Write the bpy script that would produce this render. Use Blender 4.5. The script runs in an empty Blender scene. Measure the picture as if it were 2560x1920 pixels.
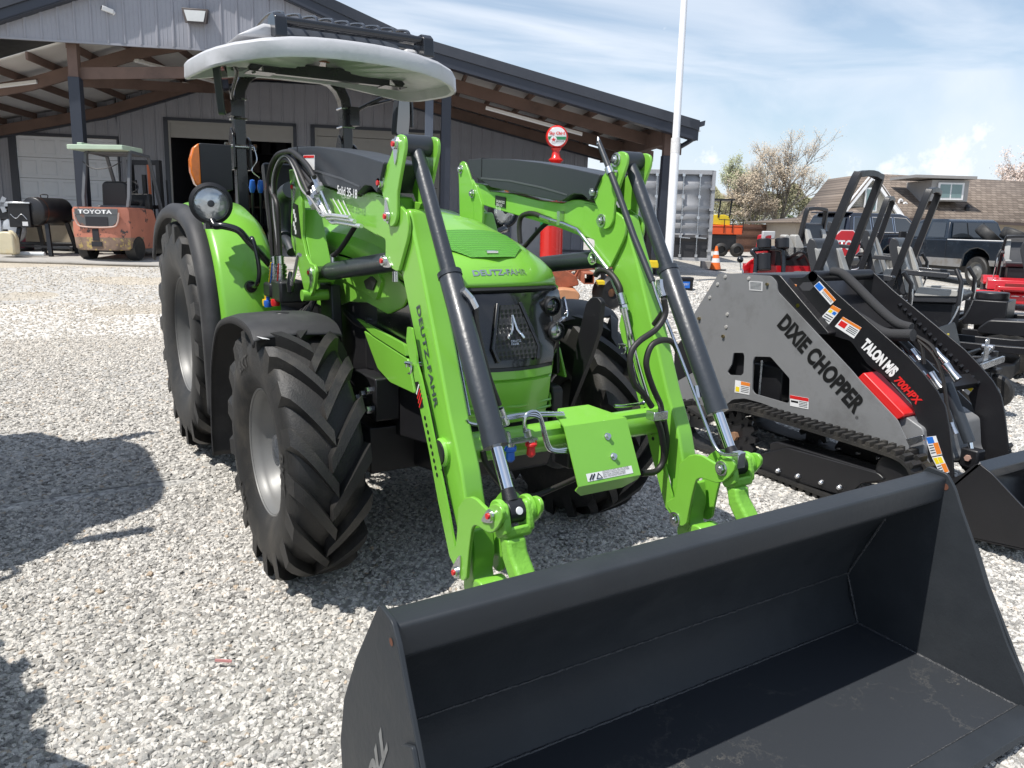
import bpy, bmesh, math, random
from mathutils import Vector, Matrix, noise
random.seed(7)
PI=math.pi
SC=bpy.context.scene
COL=SC.collection
# ---------------------------------------------------------------- camera
PSI,PIT,ROL=math.radians(-31.933),math.radians(11.475),math.radians(.927)
CAM=Vector((-1.778,-3.349,1.599)); FOC=1980.0; IW,IH=2560,1920
_f=Vector((-math.sin(PSI)*math.cos(PIT),math.cos(PSI)*math.cos(PIT),-math.sin(PIT)))
_r=Vector((math.cos(PSI),math.sin(PSI),0)); _u=_r.cross(_f)
cR=_r*math.cos(ROL)+_u*math.sin(ROL); cU=-_r*math.sin(ROL)+_u*math.cos(ROL); cF=_f
cam=bpy.data.cameras.new('camera'); camo=bpy.data.objects.new('camera',cam); COL.objects.link(camo)
camo.matrix_world=Matrix(((cR.x,cU.x,-cF.x,CAM.x),(cR.y,cU.y,-cF.y,CAM.y),(cR.z,cU.z,-cF.z,CAM.z),(0,0,0,1)))
cam.sensor_width=36; cam.lens=36*FOC/IW; cam.clip_start=.05; cam.clip_end=2000
cam.dof.use_dof=False
SC.camera=camo
# surveying helpers: read a point of the photograph on a known real plane (metres)
def ray(px,py): return cF+cR*((px-IW/2)/FOC)-cU*((py-IH/2)/FOC)
def onp(p,ax,val):
    d=ray(*p); t=(val-CAM[ax])/d[ax]; return CAM+d*t
def at(px,py,d): return CAM+ray(px,py)*d
def cr(x0,y0,s): return lambda p:(x0+p[0]/s,y0+p[1]/s)
c0=cr(660,330,3.53);c1=cr(940,320,3.77);c2=cr(980,740,3.77);c3=cr(1040,1120,4.147);c4=cr(1100,200,2.765);c5=cr(950,500,2.765);c6=cr(1480,740,2.675);c7=cr(400,0,2.765);c8=cr(380,500,3.16);c9=cr(500,780,2.304);ca=cr(1050,1000,2.458);cb=cr(1440,320,3.77);cs=cr(1650,600,2.37);ct=cr(2150,780,2.676)
def S(c,pts,x):          # points on the side plane x -> (y,z)
    return [tuple(onp(c(p),0,x)[1:]) for p in pts]
def ground(x,y):
    yy=max(-8,min(16,y)); z=.052*yy
    if x>10: z-=.03*(x-10)
    if x<-8: z+=0
    return z if x<60 else max(z,-1.2)
# ---------------------------------------------------------------- mesh helpers
def join(*ms):
    V=[];F=[]
    for v,f in ms:
        n=len(V); V+=[tuple(p) for p in v]; F+=[tuple(i+n for i in q) for q in f]
    return V,F
def box(x0,x1,y0,y1,z0,z1):
    v=[(x,y,z) for z in (z0,z1) for y in (y0,y1) for x in (x0,x1)]
    return v,[(0,2,3,1),(4,5,7,6),(0,1,5,4),(2,6,7,3),(0,4,6,2),(1,3,7,5)]
def xf(m,mat): return [tuple(mat@Vector(p)) for p in m[0]],m[1]
def mv(m,x=0,y=0,z=0): return [(p[0]+x,p[1]+y,p[2]+z) for p in m[0]],m[1]
def area2(p): return sum(p[i][0]*p[(i+1)%len(p)][1]-p[(i+1)%len(p)][0]*p[i][1] for i in range(len(p)))
def prism(poly,a0,a1,ax=0):
    """extrude a 2D polygon along axis ax (0:x poly=(y,z); 1:y poly=(x,z); 2:z poly=(x,y))"""
    n=len(poly)
    def P(p,a): return (a,p[0],p[1]) if ax==0 else ((p[0],a,p[1]) if ax==1 else (p[0],p[1],a))
    v=[P(p,a0) for p in poly]+[P(p,a1) for p in poly]
    f=[tuple(range(n)),tuple(range(2*n-1,n-1,-1))]+[(i,n+i,n+(i+1)%n,(i+1)%n) for i in range(n)]
    return v,f
def rnd(poly,r=.02,n=4):   # round the corners of a 2D polygon
    out=[];N=len(poly)
    for i in range(N):
        a=Vector(poly[i-1][:2]);b=Vector(poly[i][:2]);c=Vector(poly[(i+1)%N][:2])
        la,lc=(a-b).length,(c-b).length
        if la<1e-6 or lc<1e-6: continue
        rr=min(r,la*.45,lc*.45); p=b+(a-b).normalized()*rr; q=b+(c-b).normalized()*rr
        for k in range(n+1):
            t=k/n; out.append(tuple((1-t)**2*p+2*t*(1-t)*b+t*t*q))
    return out
def smooth(pts,n=8,closed=False):   # catmull-rom through points
    P=[Vector(p) for p in pts];out=[];N=len(P)
    for i in range(N if closed else N-1):
        a=P[i-1] if (i>0 or closed) else P[0]*2-P[1]; b=P[i]; c=P[(i+1)%N]
        d=P[(i+2)%N] if (i+2<N or closed) else c*2-b
        for k in range(n):
            t=k/n; out.append(.5*((2*b)+(c-a)*t+(2*a-5*b+4*c-d)*t*t+(3*b-a-3*c+d)*t**3))
    if not closed: out.append(P[-1])
    return out
def tube(pts,r,seg=10,caps=True,closed=False):
    P=[Vector(p) for p in pts];n=len(P)
    R=r if isinstance(r,(list,tuple)) else [r]*n
    V=[];F=[];prev=None
    for i in range(n):
        if closed: t=P[(i+1)%n]-P[i-1]
        else: t=(P[min(i+1,n-1)]-P[max(i-1,0)])
        t.normalize()
        if prev is None:
            a=Vector((0,0,1)) if abs(t.z)<.9 else Vector((1,0,0)); u=t.cross(a).normalized()
        else:
            u=prev-t*prev.dot(t)
            if u.length<1e-5: u=t.orthogonal()
            u.normalize()
        prev=u; w=t.cross(u)
        for k in range(seg):
            an=2*PI*k/seg; V.append(tuple(P[i]+(u*math.cos(an)+w*math.sin(an))*R[i]))
    m=n if closed else n-1
    for i in range(m):
        j=(i+1)%n
        for k in range(seg):
            l=(k+1)%seg; F.append((i*seg+k,i*seg+l,j*seg+l,j*seg+k))
    if caps and not closed:
        F.append(tuple(range(seg-1,-1,-1))); F.append(tuple((n-1)*seg+k for k in range(seg)))
    return V,F
def cyl(a,b,r,seg=20): return tube([a,b],r,seg)
def bar(pts,w,h,up=(0,0,1)):   # rectangular section along a polyline
    P=[Vector(p) for p in pts];n=len(P);V=[];F=[];U=Vector(up)
    for i in range(n):
        t=(P[min(i+1,n-1)]-P[max(i-1,0)]).normalized(); s=t.cross(U)
        if s.length<1e-4: s=t.orthogonal()
        s.normalize(); q=s.cross(t)
        for a,b in ((-1,-1),(1,-1),(1,1),(-1,1)): V.append(tuple(P[i]+s*a*w/2+q*b*h/2))
    for i in range(n-1):
        for k in range(4):
            l=(k+1)%4;F.append((i*4+k,i*4+l,(i+1)*4+l,(i+1)*4+k))
    F.append((3,2,1,0));F.append(tuple((n-1)*4+k for k in range(4)))
    return V,F
def lathe(prof,o,ax,seg=32,a0=0,a1=2*PI):
    """profile [(r,h)] about axis ax through o"""
    o=Vector(o);ax=Vector(ax).normalized();u=ax.orthogonal().normalized()
    if abs(ax.x)>.9: u=Vector((0,1,0))
    w=ax.cross(u);V=[];F=[];full=abs(a1-a0-2*PI)<1e-6;n=seg if full else seg+1
    for k in range(n):
        an=a0+(a1-a0)*k/seg
        for r,h in prof: V.append(tuple(o+ax*h+(u*math.cos(an)+w*math.sin(an))*r))
    m=len(prof)
    for k in range(seg):
        l=(k+1)%n
        for i in range(m-1): F.append((k*m+i,l*m+i,l*m+i+1,k*m+i+1))
    return V,F
def sphere(c,r,seg=16,rings=10,sc=(1,1,1)):
    V=[];F=[]
    for i in range(rings+1):
        ph=PI*i/rings
        for k in range(seg):
            th=2*PI*k/seg
            V.append((c[0]+r*sc[0]*math.sin(ph)*math.cos(th),c[1]+r*sc[1]*math.sin(ph)*math.sin(th),c[2]+r*sc[2]*math.cos(ph)))
    for i in range(rings):
        for k in range(seg):
            l=(k+1)%seg;F.append((i*seg+k,i*seg+l,(i+1)*seg+l,(i+1)*seg+k))
    return V,F
def grid(rows,closed=False):   # rows of equal-length point lists
    V=[tuple(p) for r in rows for p in r];n=len(rows[0]);F=[]
    for i in range(len(rows)-1):
        for k in range(n if closed else n-1):
            l=(k+1)%n;F.append((i*n+k,i*n+l,(i+1)*n+l,(i+1)*n+k))
    return V,F
def thick(m,t):   # flag for solidify
    return m,t
def obj(name,m,mat,parent=None,bevel=0,smoothang=40,solid=0,sub=0,label=None,seg=2):
    me=bpy.data.meshes.new(name); me.from_pydata([tuple(p) for p in m[0]],[],m[1])
    bm=bmesh.new();bm.from_mesh(me);bmesh.ops.remove_doubles(bm,verts=bm.verts,dist=1e-5)
    bmesh.ops.recalc_face_normals(bm,faces=bm.faces);bm.to_mesh(me);bm.free()
    for p in me.polygons: p.use_smooth=True
    if smoothang: me.set_sharp_from_angle(angle=math.radians(smoothang))
    me.materials.append(mat)
    o=bpy.data.objects.new(name,me);COL.objects.link(o)
    if parent: o.parent=parent
    if solid:
        s=o.modifiers.new('s','SOLIDIFY');s.thickness=solid;s.offset=0
    if bevel:
        b=o.modifiers.new('b','BEVEL');b.width=bevel;b.segments=seg;b.limit_method='ANGLE';b.angle_limit=math.radians(32)
    if sub:
        s=o.modifiers.new('u','SUBSURF');s.levels=s.render_levels=sub
    if label: o['label']=label
    return o
def multi(name,parts,mat,parent=None,**k):   # separate pieces, one object each
    return [obj(name,p,mat,parent,**k) for p in parts][0]
def thing(name,label,cat,loc=(0,0,0),rot=None,group=None):
    o=bpy.data.objects.new(name,None);COL.objects.link(o);o.empty_display_size=.2
    M=Matrix.Translation(Vector(loc))
    if rot is not None: M=M@(Matrix.Rotation(rot,4,'Z') if isinstance(rot,(int,float)) else rot.to_4x4())
    o.matrix_world=M;o['label']=label;o['category']=cat
    if group:o['group']=group
    return o
def tag(o,label,cat,group=None,kind=None):
    if label:o['label']=label
    if cat:o['category']=cat
    if group:o['group']=group
    if kind:o['kind']=kind
    return o
def copytree(o,parent=None):
    c=o.copy();COL.objects.link(c)
    if parent:c.parent=parent
    for ch in list(o.children): copytree(ch,c)
    return c
def text(name,s,o,dx,dy,w,h,mat,parent,off=0.0,shear=0,depth=.001,align='LEFT',spacing=1.0):
    """lettering fitted into w x h, starting at o, along dx with letter tops towards dy"""
    cu=bpy.data.curves.new('t','FONT');cu.body=s;cu.size=1;cu.offset=off;cu.shear=shear;cu.space_character=spacing;cu.space_line=.9
    t=bpy.data.objects.new('t',cu);COL.objects.link(t)
    dg=bpy.context.evaluated_depsgraph_get();me=bpy.data.meshes.new_from_object(t.evaluated_get(dg))
    bpy.data.objects.remove(t)
    xs=[v.co.x for v in me.vertices];ys=[v.co.y for v in me.vertices]
    x0,x1,y0,y1=min(xs),max(xs),min(ys),max(ys)
    dx=Vector(dx).normalized();dy=Vector(dy);dy=(dy-dx*dy.dot(dx)).normalized();nn=dx.cross(dy);o=Vector(o)
    for v in me.vertices:
        v.co=o+dx*((v.co.x-x0)/(x1-x0)*w)+dy*((v.co.y-y0)/(y1-y0)*h)+nn*.0
    me.materials.clear();me.materials.append(mat);me.name=name
    ob=bpy.data.objects.new(name,me);COL.objects.link(ob);ob.parent=parent
    return ob
def decal(name,o,dx,dy,w,h,mat,parent,n=.0015):   # thin rectangular sticker, o = lower-left corner
    dx=Vector(dx).normalized();dy=Vector(dy);dy=(dy-dx*dy.dot(dx)).normalized();nn=dx.cross(dy);o=Vector(o)
    v=[];
    for k in (0,n):
        for a,b in ((0,0),(w,0),(w,h),(0,h)): v.append(tuple(o+dx*a+dy*b+nn*k))
    f=[(3,2,1,0),(4,5,6,7)]+[(i,(i+1)%4,4+(i+1)%4,4+i) for i in range(4)]
    return obj(name,(v,f),mat,parent)
# ---------------------------------------------------------------- materials
def nodes(name):
    m=bpy.data.materials.new(name);m.use_nodes=True;nt=m.node_tree
    return m,nt,nt.nodes['Principled BSDF']
def N(nt,t,**k):
    n=nt.nodes.new(t)
    for a,b in k.items():
        if a in('inp',):
            for i,v in b.items(): n.inputs[i].default_value=v
        else: setattr(n,a,b)
    return n
def mat(name,col,rough=.5,metal=0,var=.08,scale=6,bump=0,bscale=60,coat=0,rvar=.1,dirt=None,dscale=3,dlo=.5,dhi=.7,spec=.5):
    m,nt,b=nodes(name);L=nt.links.new
    tc=N(nt,'ShaderNodeTexCoord');nz=N(nt,'ShaderNodeTexNoise',inp={'Scale':scale,'Detail':6});L(tc.outputs['Object'],nz.inputs['Vector'])
    mx=N(nt,'ShaderNodeMix',data_type='RGBA');c=Vector(col)
    mx.inputs[6].default_value=(*[max(0,v*(1-var*2)) for v in c],1);mx.inputs[7].default_value=(*[min(1,v*(1+var*2)) for v in c],1)
    L(nz.outputs['Fac'],mx.inputs[0]);out=mx.outputs[2]
    if dirt:
        n2=N(nt,'ShaderNodeTexNoise',inp={'Scale':dscale,'Detail':8,'Roughness':.65});L(tc.outputs['Object'],n2.inputs['Vector'])
        mr=N(nt,'ShaderNodeMapRange',inp={1:dlo,2:dhi});L(n2.outputs['Fac'],mr.inputs[0])
        m2=N(nt,'ShaderNodeMix',data_type='RGBA');m2.inputs[7].default_value=(*dirt,1);L(out,m2.inputs[6]);L(mr.outputs[0],m2.inputs[0]);out=m2.outputs[2]
    L(out,b.inputs['Base Color'])
    mr=N(nt,'ShaderNodeMapRange',inp={3:max(.02,rough-rvar),4:min(1,rough+rvar)});L(nz.outputs['Fac'],mr.inputs[0]);L(mr.outputs[0],b.inputs['Roughness'])
    b.inputs['Metallic'].default_value=metal;b.inputs['Coat Weight'].default_value=coat;b.inputs['Coat Roughness'].default_value=.08
    b.inputs['Specular IOR Level'].default_value=spec
    if bump:
        nb=N(nt,'ShaderNodeTexNoise',inp={'Scale':bscale,'Detail':4});L(tc.outputs['Object'],nb.inputs['Vector'])
        bp=N(nt,'ShaderNodeBump',inp={'Strength':bump,'Distance':.01});L(nb.outputs['Fac'],bp.inputs['Height']);L(bp.outputs[0],b.inputs['Normal'])
    return m
GREEN=mat('green_paint',(.19,.475,.05),.33,coat=.35,var=.03,bump=.03,bscale=180)
GREENC=mat('green_casting',(.19,.475,.05),.42,var=.05,bump=.25,bscale=70)
DGREY=mat('charcoal_plastic',(.030,.034,.041),.42,var=.05,bump=.08,bscale=400)
CYLG=mat('charcoal_paint',(.028,.033,.040),.38,var=.05,bump=.1,bscale=60,coat=.1)
BKT=mat('bucket_paint',(.027,.031,.036),.5,var=.08,bump=.1,bscale=40,scale=9,dirt=(.042,.046,.05),dscale=2.2,dlo=.5,dhi=.9,spec=.3)
BLACK=mat('black_plastic',(.012,.012,.014),.45,var=.1,bump=.1,bscale=200)
BLACKG=mat('black_gloss_paint',(.010,.011,.014),.28,var=.1,coat=.4)
RUB=mat('tyre_rubber',(.017,.0165,.016),.55,var=.25,scale=5,bump=.2,bscale=160,dirt=(.065,.058,.048),dscale=6,dlo=.50,dhi=.85)
RUBF=mat('rubber_lip',(.03,.03,.032),.6,var=.2,scale=4,bump=.1,bscale=150,dirt=(.08,.08,.08),dscale=2,dlo=.5,dhi=.85)
HOSE=mat('hose_rubber',(.018,.016,.015),.5,bump=.1,bscale=300)
RIM=mat('silver_rim_paint',(.17,.17,.165),.45,metal=.2,var=.04)
CHR=mat('chrome',(.8,.8,.82),.08,metal=1,var=.02,rvar=.03)
ZINC=mat('zinc_plate',(.62,.63,.65),.28,metal=1,var=.12,scale=20)
STEEL=mat('steel_pipe',(.55,.57,.6),.22,metal=1,var=.06)
REDP=mat('red_cap',(.6,.02,.02),.35); BLUEP=mat('blue_cap',(.02,.12,.5),.35); YELP=mat('yellow_cap',(.7,.45,.02),.4)
WHT=mat('white_vinyl',(.75,.75,.75),.4,var=.02); BLK=mat('black_vinyl',(.01,.01,.01),.4); GRYV=mat('dark_grey_vinyl',(.06,.07,.08),.4)
ORGV=mat('orange_vinyl',(.75,.22,.03),.4); REDV=mat('red_vinyl',(.62,.02,.02),.4); BLUV=mat('blue_vinyl',(.02,.16,.6),.4); YELV=mat('yellow_vinyl',(.8,.62,.02),.4)
WHITEG=mat('white_fibreglass',(.50,.50,.515),.4,var=.06,scale=3,bump=.1,bscale=40,dirt=(.36,.37,.37),dscale=5,dlo=.5,dhi=.8)
def glassm(name,col=(.02,.025,.03),rough=.03):
    return mat(name,col,rough,var=.02,rvar=.02,spec=.9,coat=.5)
GLASS=glassm('dark_glass');AMBER=mat('amber_lens',(.78,.17,.004),.2,var=.2,scale=30,coat=.5,bump=.1,bscale=60)
LENS=mat('lamp_lens',(.40,.42,.43),.12,metal=.7,var=.3,scale=22,bump=.35,bscale=26,coat=.8)
GRL=mat('grille_black',(.008,.008,.009),.25,coat=.6,var=.05)
# ================================================================ TRACTOR
T=thing('tractor','green tractor with white canopy, front loader and black bucket, centre of the lot','tractor')
def tyre_mesh(R,W,rr,n,lug,A,cx,cy,cz,lw=.045,sgn=1):
    Rb=R-lug; d=Rb-rr
    prof=[(rr-.005,-.36*W),(rr+.012,-.39*W),(rr+.08*d,-.415*W),(rr+.3*d,-.48*W),(rr+.55*d,-.505*W),(rr+.8*d,-.49*W),(Rb-.035,-.47*W),(Rb-.012,-.44*W),(Rb,-.38*W),(Rb+.006,-.2*W),(Rb+.009,0)]
    prof=prof+[(r,-h) for r,h in prof[-2::-1]]
    base=lathe(prof,(cx,cy,cz),(1,0,0),72)
    parts=[base]
    for s in (-1,1):
        for i in range(n):
            p0=2*PI*i/n+(PI/n if s>0 else 0)
            V=[];K=9
            for k in range(K):
                t=(k-1)/(K-2)
                if k==0: h=s*.497*W; t=0; rb=Rb-.075; rt=Rb-.045; ph=p0+.02
                elif k==1: h=s*.492*W; rb=Rb-.055; rt=R-.022; ph=p0
                else:
                    h=s*(.492*W*(1-t)-.035*W*t); rb=Rb-.02; rt=R-.012*(abs(h)/(.5*W))**3; ph=p0-A*(t**1.15)
                wt=lw*(1-.15*t)/R*.5*1.3; wb=wt*1.4
                for (r_,w_) in ((rb,-wb),(rt,-wt),(rt,wt),(rb,wb)):
                    a=ph+w_; V.append((cx+h,cy-r_*math.cos(a)*1,cz+r_*math.sin(a)))
            F=[]
            for k in range(K-1):
                for q in range(3): F.append((k*4+q,k*4+q+1,(k+1)*4+q+1,(k+1)*4+q))
            F.append((0,3,2,1));F.append(tuple((K-1)*4+q for q in range(4)))
            parts.append((V,F))
    return join(*parts)
def wheel(parent,cx,cy,cz,R,W,rr,n,lug,A,out,lw=.045):
    s=out; prof=[(rr+.016,.36*W),(rr+.014,.375*W),(rr+.0,.38*W),(rr-.006,.35*W),(rr-.018,.31*W),(rr-.026,.24*W),(rr-.03,.15*W),(rr-.048,.10*W),(rr-.052,-.05*W)]
    inner=[(rr-.06,-.2*W),(rr-.03,-.34*W),(rr+.018,-.41*W)]
    rim=lathe([(r,h*s) for r,h in prof+inner],(cx,cy,cz),(1,0,0),64)
    dw=-.02*W*s if R<.65 else -.1*W*s
    disc=lathe([(rr-.058,dw),(rr-.10,dw+.012*s),(rr*.62,dw+.03*s),(rr*.55,dw-.0*s),(rr*.40,dw-.005*s),(.001,dw-.005*s)],(cx,cy,cz),(1,0,0),48)
    w=obj('wheel',join(rim,disc),RIM,parent,smoothang=50)
    obj('tyre',tyre_mesh(R,W,rr,n,lug,A,cx,cy,cz,lw),RUB,w,smoothang=38)
    hub=[lathe([(.0,dw+.09*s),(.07,dw+.085*s),(.085,dw+.05*s),(.1,dw)],(cx,cy,cz),(1,0,0),24)]
    for k in range(8):
        a=2*PI*k/8; y=cy+rr*.47*math.cos(a);z=cz+rr*.47*math.sin(a); hub.append(cyl((cx+dw,y,z),(cx+dw+.03*s,y,z),.014,6))
    obj('hub',join(*hub),ZINC if R<.65 else BLACK,w)
    return w
FA=(.13,.575); 
for sx in (-1,1):
    w=wheel(T,sx*.78,FA[0],FA[1],.577,.33,.285,17,.055,.42,sx,lw=.056)
    TL_=bpy.data.materials.get('sidewall_lettering') or mat('sidewall_lettering',(.055,.053,.05),.6)
    ty_=[c for c in w.children if c.name.startswith('tyre')][0]
    for aa in (-.75,1.2,3.1):
        a_=aa; t_=(0,-math.sin(a_)*(1),math.cos(a_)); r_=(0,math.cos(a_),math.sin(a_))
        p_=Vector((sx*.949,FA[0],FA[1]))+Vector(r_)*.385-Vector(t_)*.09
        if sx<0: text('sidewall_lettering','BKT',tuple(p_),t_,r_,.17,.055,TL_,ty_,off=.03,spacing=1.2)
    wheel(T,sx*.745,2.0,.87,.715,.42,.36,18,.06,.40,sx,lw=.056)
# white barcode sticker on tyre
decal('tyre_label',(-.925,.0,1.115),(.3,-1,-.1),(-1,0,.2),.05,.03,WHT,T)
# ---- front fenders
def fender_arc(pts,x0,x1,name,m,lipd=.03,t=.008,parent=T):
    P=[Vector((0,*p)) for p in pts]
    rows=[]
    sx=1 if x1>x0 else -1
    for p in P:
        c=Vector((0,*FA)) ; d=(p-c).normalized()
        rows.append([(x0,p.y-d.y*lipd,p.z-d.z*lipd),(x0+.004*sx,p.y,p.z),(x0+.05*sx,p.y+d.y*.012,p.z+d.z*.012),((x0+x1)/2,p.y+d.y*.018,p.z+d.z*.018),(x1-.05*sx,p.y+d.y*.012,p.z+d.z*.012),(x1,p.y,p.z),(x1+.002*sx,p.y-d.y*lipd,p.z-d.z*lipd)])
    return obj(name,grid(rows),m,parent,solid=t,smoothang=50)
ffp=smooth([(.0,1.0,.34),(.0,1.0,.5),(.0,.93,.80),(.0,.80,1.0),(.0,.66,1.10),(.0,.42,1.155),(.0,.2,1.165),(.0,.05,1.145),(.0,-.02,1.10)],5)
for sx in (-1,1):
    f=fender_arc([(p.y,p.z) for p in ffp],sx*.97,sx*.59,'front_fender',RUBF)
    for y in (.22,.55): obj('rubber_plug',lathe([(0,.012),(.03,.010),(.04,0)],(sx*.78,y,1.178 if y<.3 else 1.145),(0,.0 if y<.3 else .3,1),20),BLACK,f)
    multi('fender_bracket',(bar([(sx*.62,.45,1.13),(sx*.55,.45,1.1),(sx*.5,.42,.62)],.05,.012,(0,1,0)),bar([(sx*.6,.1,1.12),(sx*.54,.12,1.0),(sx*.5,.15,.6)],.04,.012,(0,1,0))),BLACK,f)
# ---- rear fenders
rfp=smooth([(0,1.02,.55),(0,1.03,.9),(0,1.08,1.2),(0,1.2,1.42),(0,1.4,1.58),(0,1.75,1.665),(0,2.2,1.66),(0,2.55,1.55),(0,2.75,1.35)],6)
for sx in (-1,1):
    rows=[];rl=[]
    for i,p in enumerate(rfp):
        d=(p-Vector((0,1.95,.8))).normalized()
        rows.append([(sx*.875,p.y,p.z),(sx*.84,p.y+d.y*.015,p.z+d.z*.015),(sx*.70,p.y+d.y*.03,p.z+d.z*.03),(sx*.60,p.y+d.y*.02,p.z+d.z*.02),(sx*.55,p.y-d.y*.02,p.z-d.z*.03),(sx*.53,p.y-d.y*.12,p.z-d.z*.12)])
        rl.append([(sx*.955,p.y-d.y*.075,p.z-d.z*.075),(sx*.965,p.y-d.y*.05,p.z-d.z*.05),(sx*.96,p.y-d.y*.015,p.z-d.z*.015),(sx*.93,p.y+d.y*.008,p.z+d.z*.008),(sx*.885,p.y+d.y*.006,p.z+d.z*.006),(sx*.868,p.y-d.y*.01,p.z-d.z*.01)])
    f=obj('rear_fender',grid(rows),GREEN,T,solid=.01,smoothang=45)
    obj('rubber_lip',grid(rl),RUBF,f,solid=.008,smoothang=60)
    # grab handle on the inner front of the fender
    hp=[Y3 for Y3 in (Vector((sx*.70,1.06,1.47)),Vector((sx*.71,.98,1.50)),Vector((sx*.70,.95,1.44)),Vector((sx*.69,.94,1.33)),Vector((sx*.70,.96,1.26)),Vector((sx*.71,1.04,1.24)))]
    obj('grab_handle',join(tube(smooth(hp,6),.012,10),lathe([(0,.02),(.03,.02),(.035,0)],(sx*.71,1.055,1.24),(0,-1,0),16)),BLACKG,f)
# ---- chassis and engine
ch=[box(-.2,.2,-.38,2.5,.52,.86),box(-.27,.27,1.1,2.4,.6,1.15),prism([(-.5,.62),(-.45,.5),(.2,.42),(.5,.5),(.6,.72),(-.4,.80)],-.24,.24)]
obj('chassis',join(*ch),BLACK,T,bevel=.02)
ax=[prism([(.0,.44),(.26,.44),(.26,.66),(.0,.66)],-.46,.46),lathe([(.10,-.6),(.10,-.5),(.07,-.45),(.06,.45),(.10,.5),(.10,.6)],(0,.13,.56),(1,0,0),20),tube(smooth([(-.6,.34,.58),(-.3,.36,.56),(.3,.36,.56),(.6,.34,.58)],4),.022,10),box(-.09,.09,-.2,.15,.42,.6)]
obj('front_axle',join(*ax),BLACK,T,bevel=.01)
for sx in (-1,1):
    obj('rear_axle_housing',lathe([(.16,.15),(.16,.3),(.11,.35),(.11,.62)],(0,2.0,.87),(sx,0,0),20),BLACK,T)
    obj('mounting_bracket',join(prism(rnd([(-.42,.86),(-.42,.66),(.1,.60),(.9,.62),(.9,.8),(.5,.93),(.2,.9)],.03),sx*.27,sx*.33),box(min(sx*.33,sx*.45),max(sx*.33,sx*.45),-.05,.22,.70,.9)),BLACK,T,bevel=.008)
    bl=[]
    for y,z in ((.0,.84),(.07,.81),(.0,.75),(.14,.78)): bl.append(cyl((sx*.45,y,z),(sx*.475,y,z),.018,6))
    multi('mounting_bolt',bl,ZINC,T)
obj('engine',join(box(-.24,.24,-.2,1.0,.86,1.3),box(-.3,.3,.1,.7,.95,1.2),cyl((-.33,.2,.9),(-.33,.2,1.15),.06),cyl((-.31,.55,.95),(-.31,.55,1.2),.05),tube(smooth([(-.33,-.1,1.2),(-.36,.3,1.1),(-.34,.8,1.2),(-.3,1.0,1.1)],6),.025)),BLACK,T,bevel=.01)
# ---- hood: loft of cross sections from nose to cowl
def hoodrow(y,hw,zt,ze,bow,sag=.0):
    r=[];K=14
    for k in range(-K,K+1):
        u=k/K; a=abs(u)
        if a<=.82: t=a/.82; x=math.copysign(hw*.93*t,u); z=zt-(zt-ze)*(.55*t**2.6)
        else: t=(a-.82)/.18; x=math.copysign(hw*(.93+.07*math.sin(t*PI/2)),u); z=zt-(zt-ze)*(.55+.45*(1-math.cos(t*PI/2)))
        r.append((x,y+bow*(abs(x)/hw)**2.2,z))
    return r
HR=[(-.425,.355,1.33,1.312,.14),(-.42,.365,1.35,1.318,.14),(-.385,.372,1.40,1.33,.12),(-.34,.376,1.44,1.345,.10),(-.24,.38,1.50,1.36,.07),(-.10,.382,1.558,1.375,.04),(.14,.385,1.625,1.40,.02),(.45,.39,1.66,1.43,0),(.8,.395,1.675,1.45,0),(1.15,.40,1.67,1.45,0)]
HD=obj('hood',grid([hoodrow(*h) for h in HR]),GREEN,T,solid=.006,smoothang=28)
obj('hood_edge_lip',grid([hoodrow(-.43,.36,1.328,1.308,.14),hoodrow(-.437,.362,1.318,1.30,.14),hoodrow(-.43,.358,1.308,1.292,.14)]),BLACK,HD,solid=.006)
# meshed air intake set into the hood top
def hoodz(x,y):
    for i in range(len(HR)-1):
        if HR[i][0]<=y<=HR[i+1][0]:
            t=(y-HR[i][0])/(HR[i+1][0]-HR[i][0]);hw=HR[i][1]*(1-t)+HR[i+1][1]*t;zt=HR[i][2]*(1-t)+HR[i+1][2]*t;ze=HR[i][3]*(1-t)+HR[i+1][3]*t
            a=min(.82,abs(x)/hw/.93*.82);return zt-(zt-ze)*(.55*(a/.82)**2.6)
    return 1.67
def meshmat(name,base,scale,sc2=(1,1,1),contrast=.35):
    m,nt,b=nodes(name);L=nt.links.new
    tc=N(nt,'ShaderNodeTexCoord');mp=N(nt,'ShaderNodeMapping');mp.inputs['Scale'].default_value=sc2;vo=N(nt,'ShaderNodeTexVoronoi',inp={'Scale':scale,'Randomness':.0});L(tc.outputs['Object'],mp.inputs[0]);L(mp.outputs[0],vo.inputs['Vector'])
    rp=N(nt,'ShaderNodeMapRange',inp={1:.25,2:.55});L(vo.outputs['Distance'],rp.inputs[0])
    mx=N(nt,'ShaderNodeMix',data_type='RGBA');mx.inputs[6].default_value=(*[c*contrast for c in base],1);mx.inputs[7].default_value=(*base,1);L(rp.outputs[0],mx.inputs[0]);L(mx.outputs[2],b.inputs['Base Color'])
    bp=N(nt,'ShaderNodeBump',inp={'Strength':.8,'Distance':.004});L(rp.outputs[0],bp.inputs['Height']);L(bp.outputs[0],b.inputs['Normal']);b.inputs['Roughness'].default_value=.45
    return m
GMESH=meshmat('green_mesh',(.105,.39,.035),130,contrast=.45)
rows=[]
for j in range(9):
    y=-.325+.24*j/8; hw=.20*(min(1,.55+.45*(j/3) ) if j<3 else 1.0+.05*(j-3)/5)
    rows.append([(hw*k/8,y+ (.03*(1-abs(k/8)) *-1 if j==0 else 0),hoodz(hw*k/8,y)+.0055) for k in range(-8,9)])
obj('intake_mesh',grid(rows),GMESH,HD)
def hoodpt(x,y,h=.003):
    return (x,y,hoodz(x,y)+h)
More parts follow.
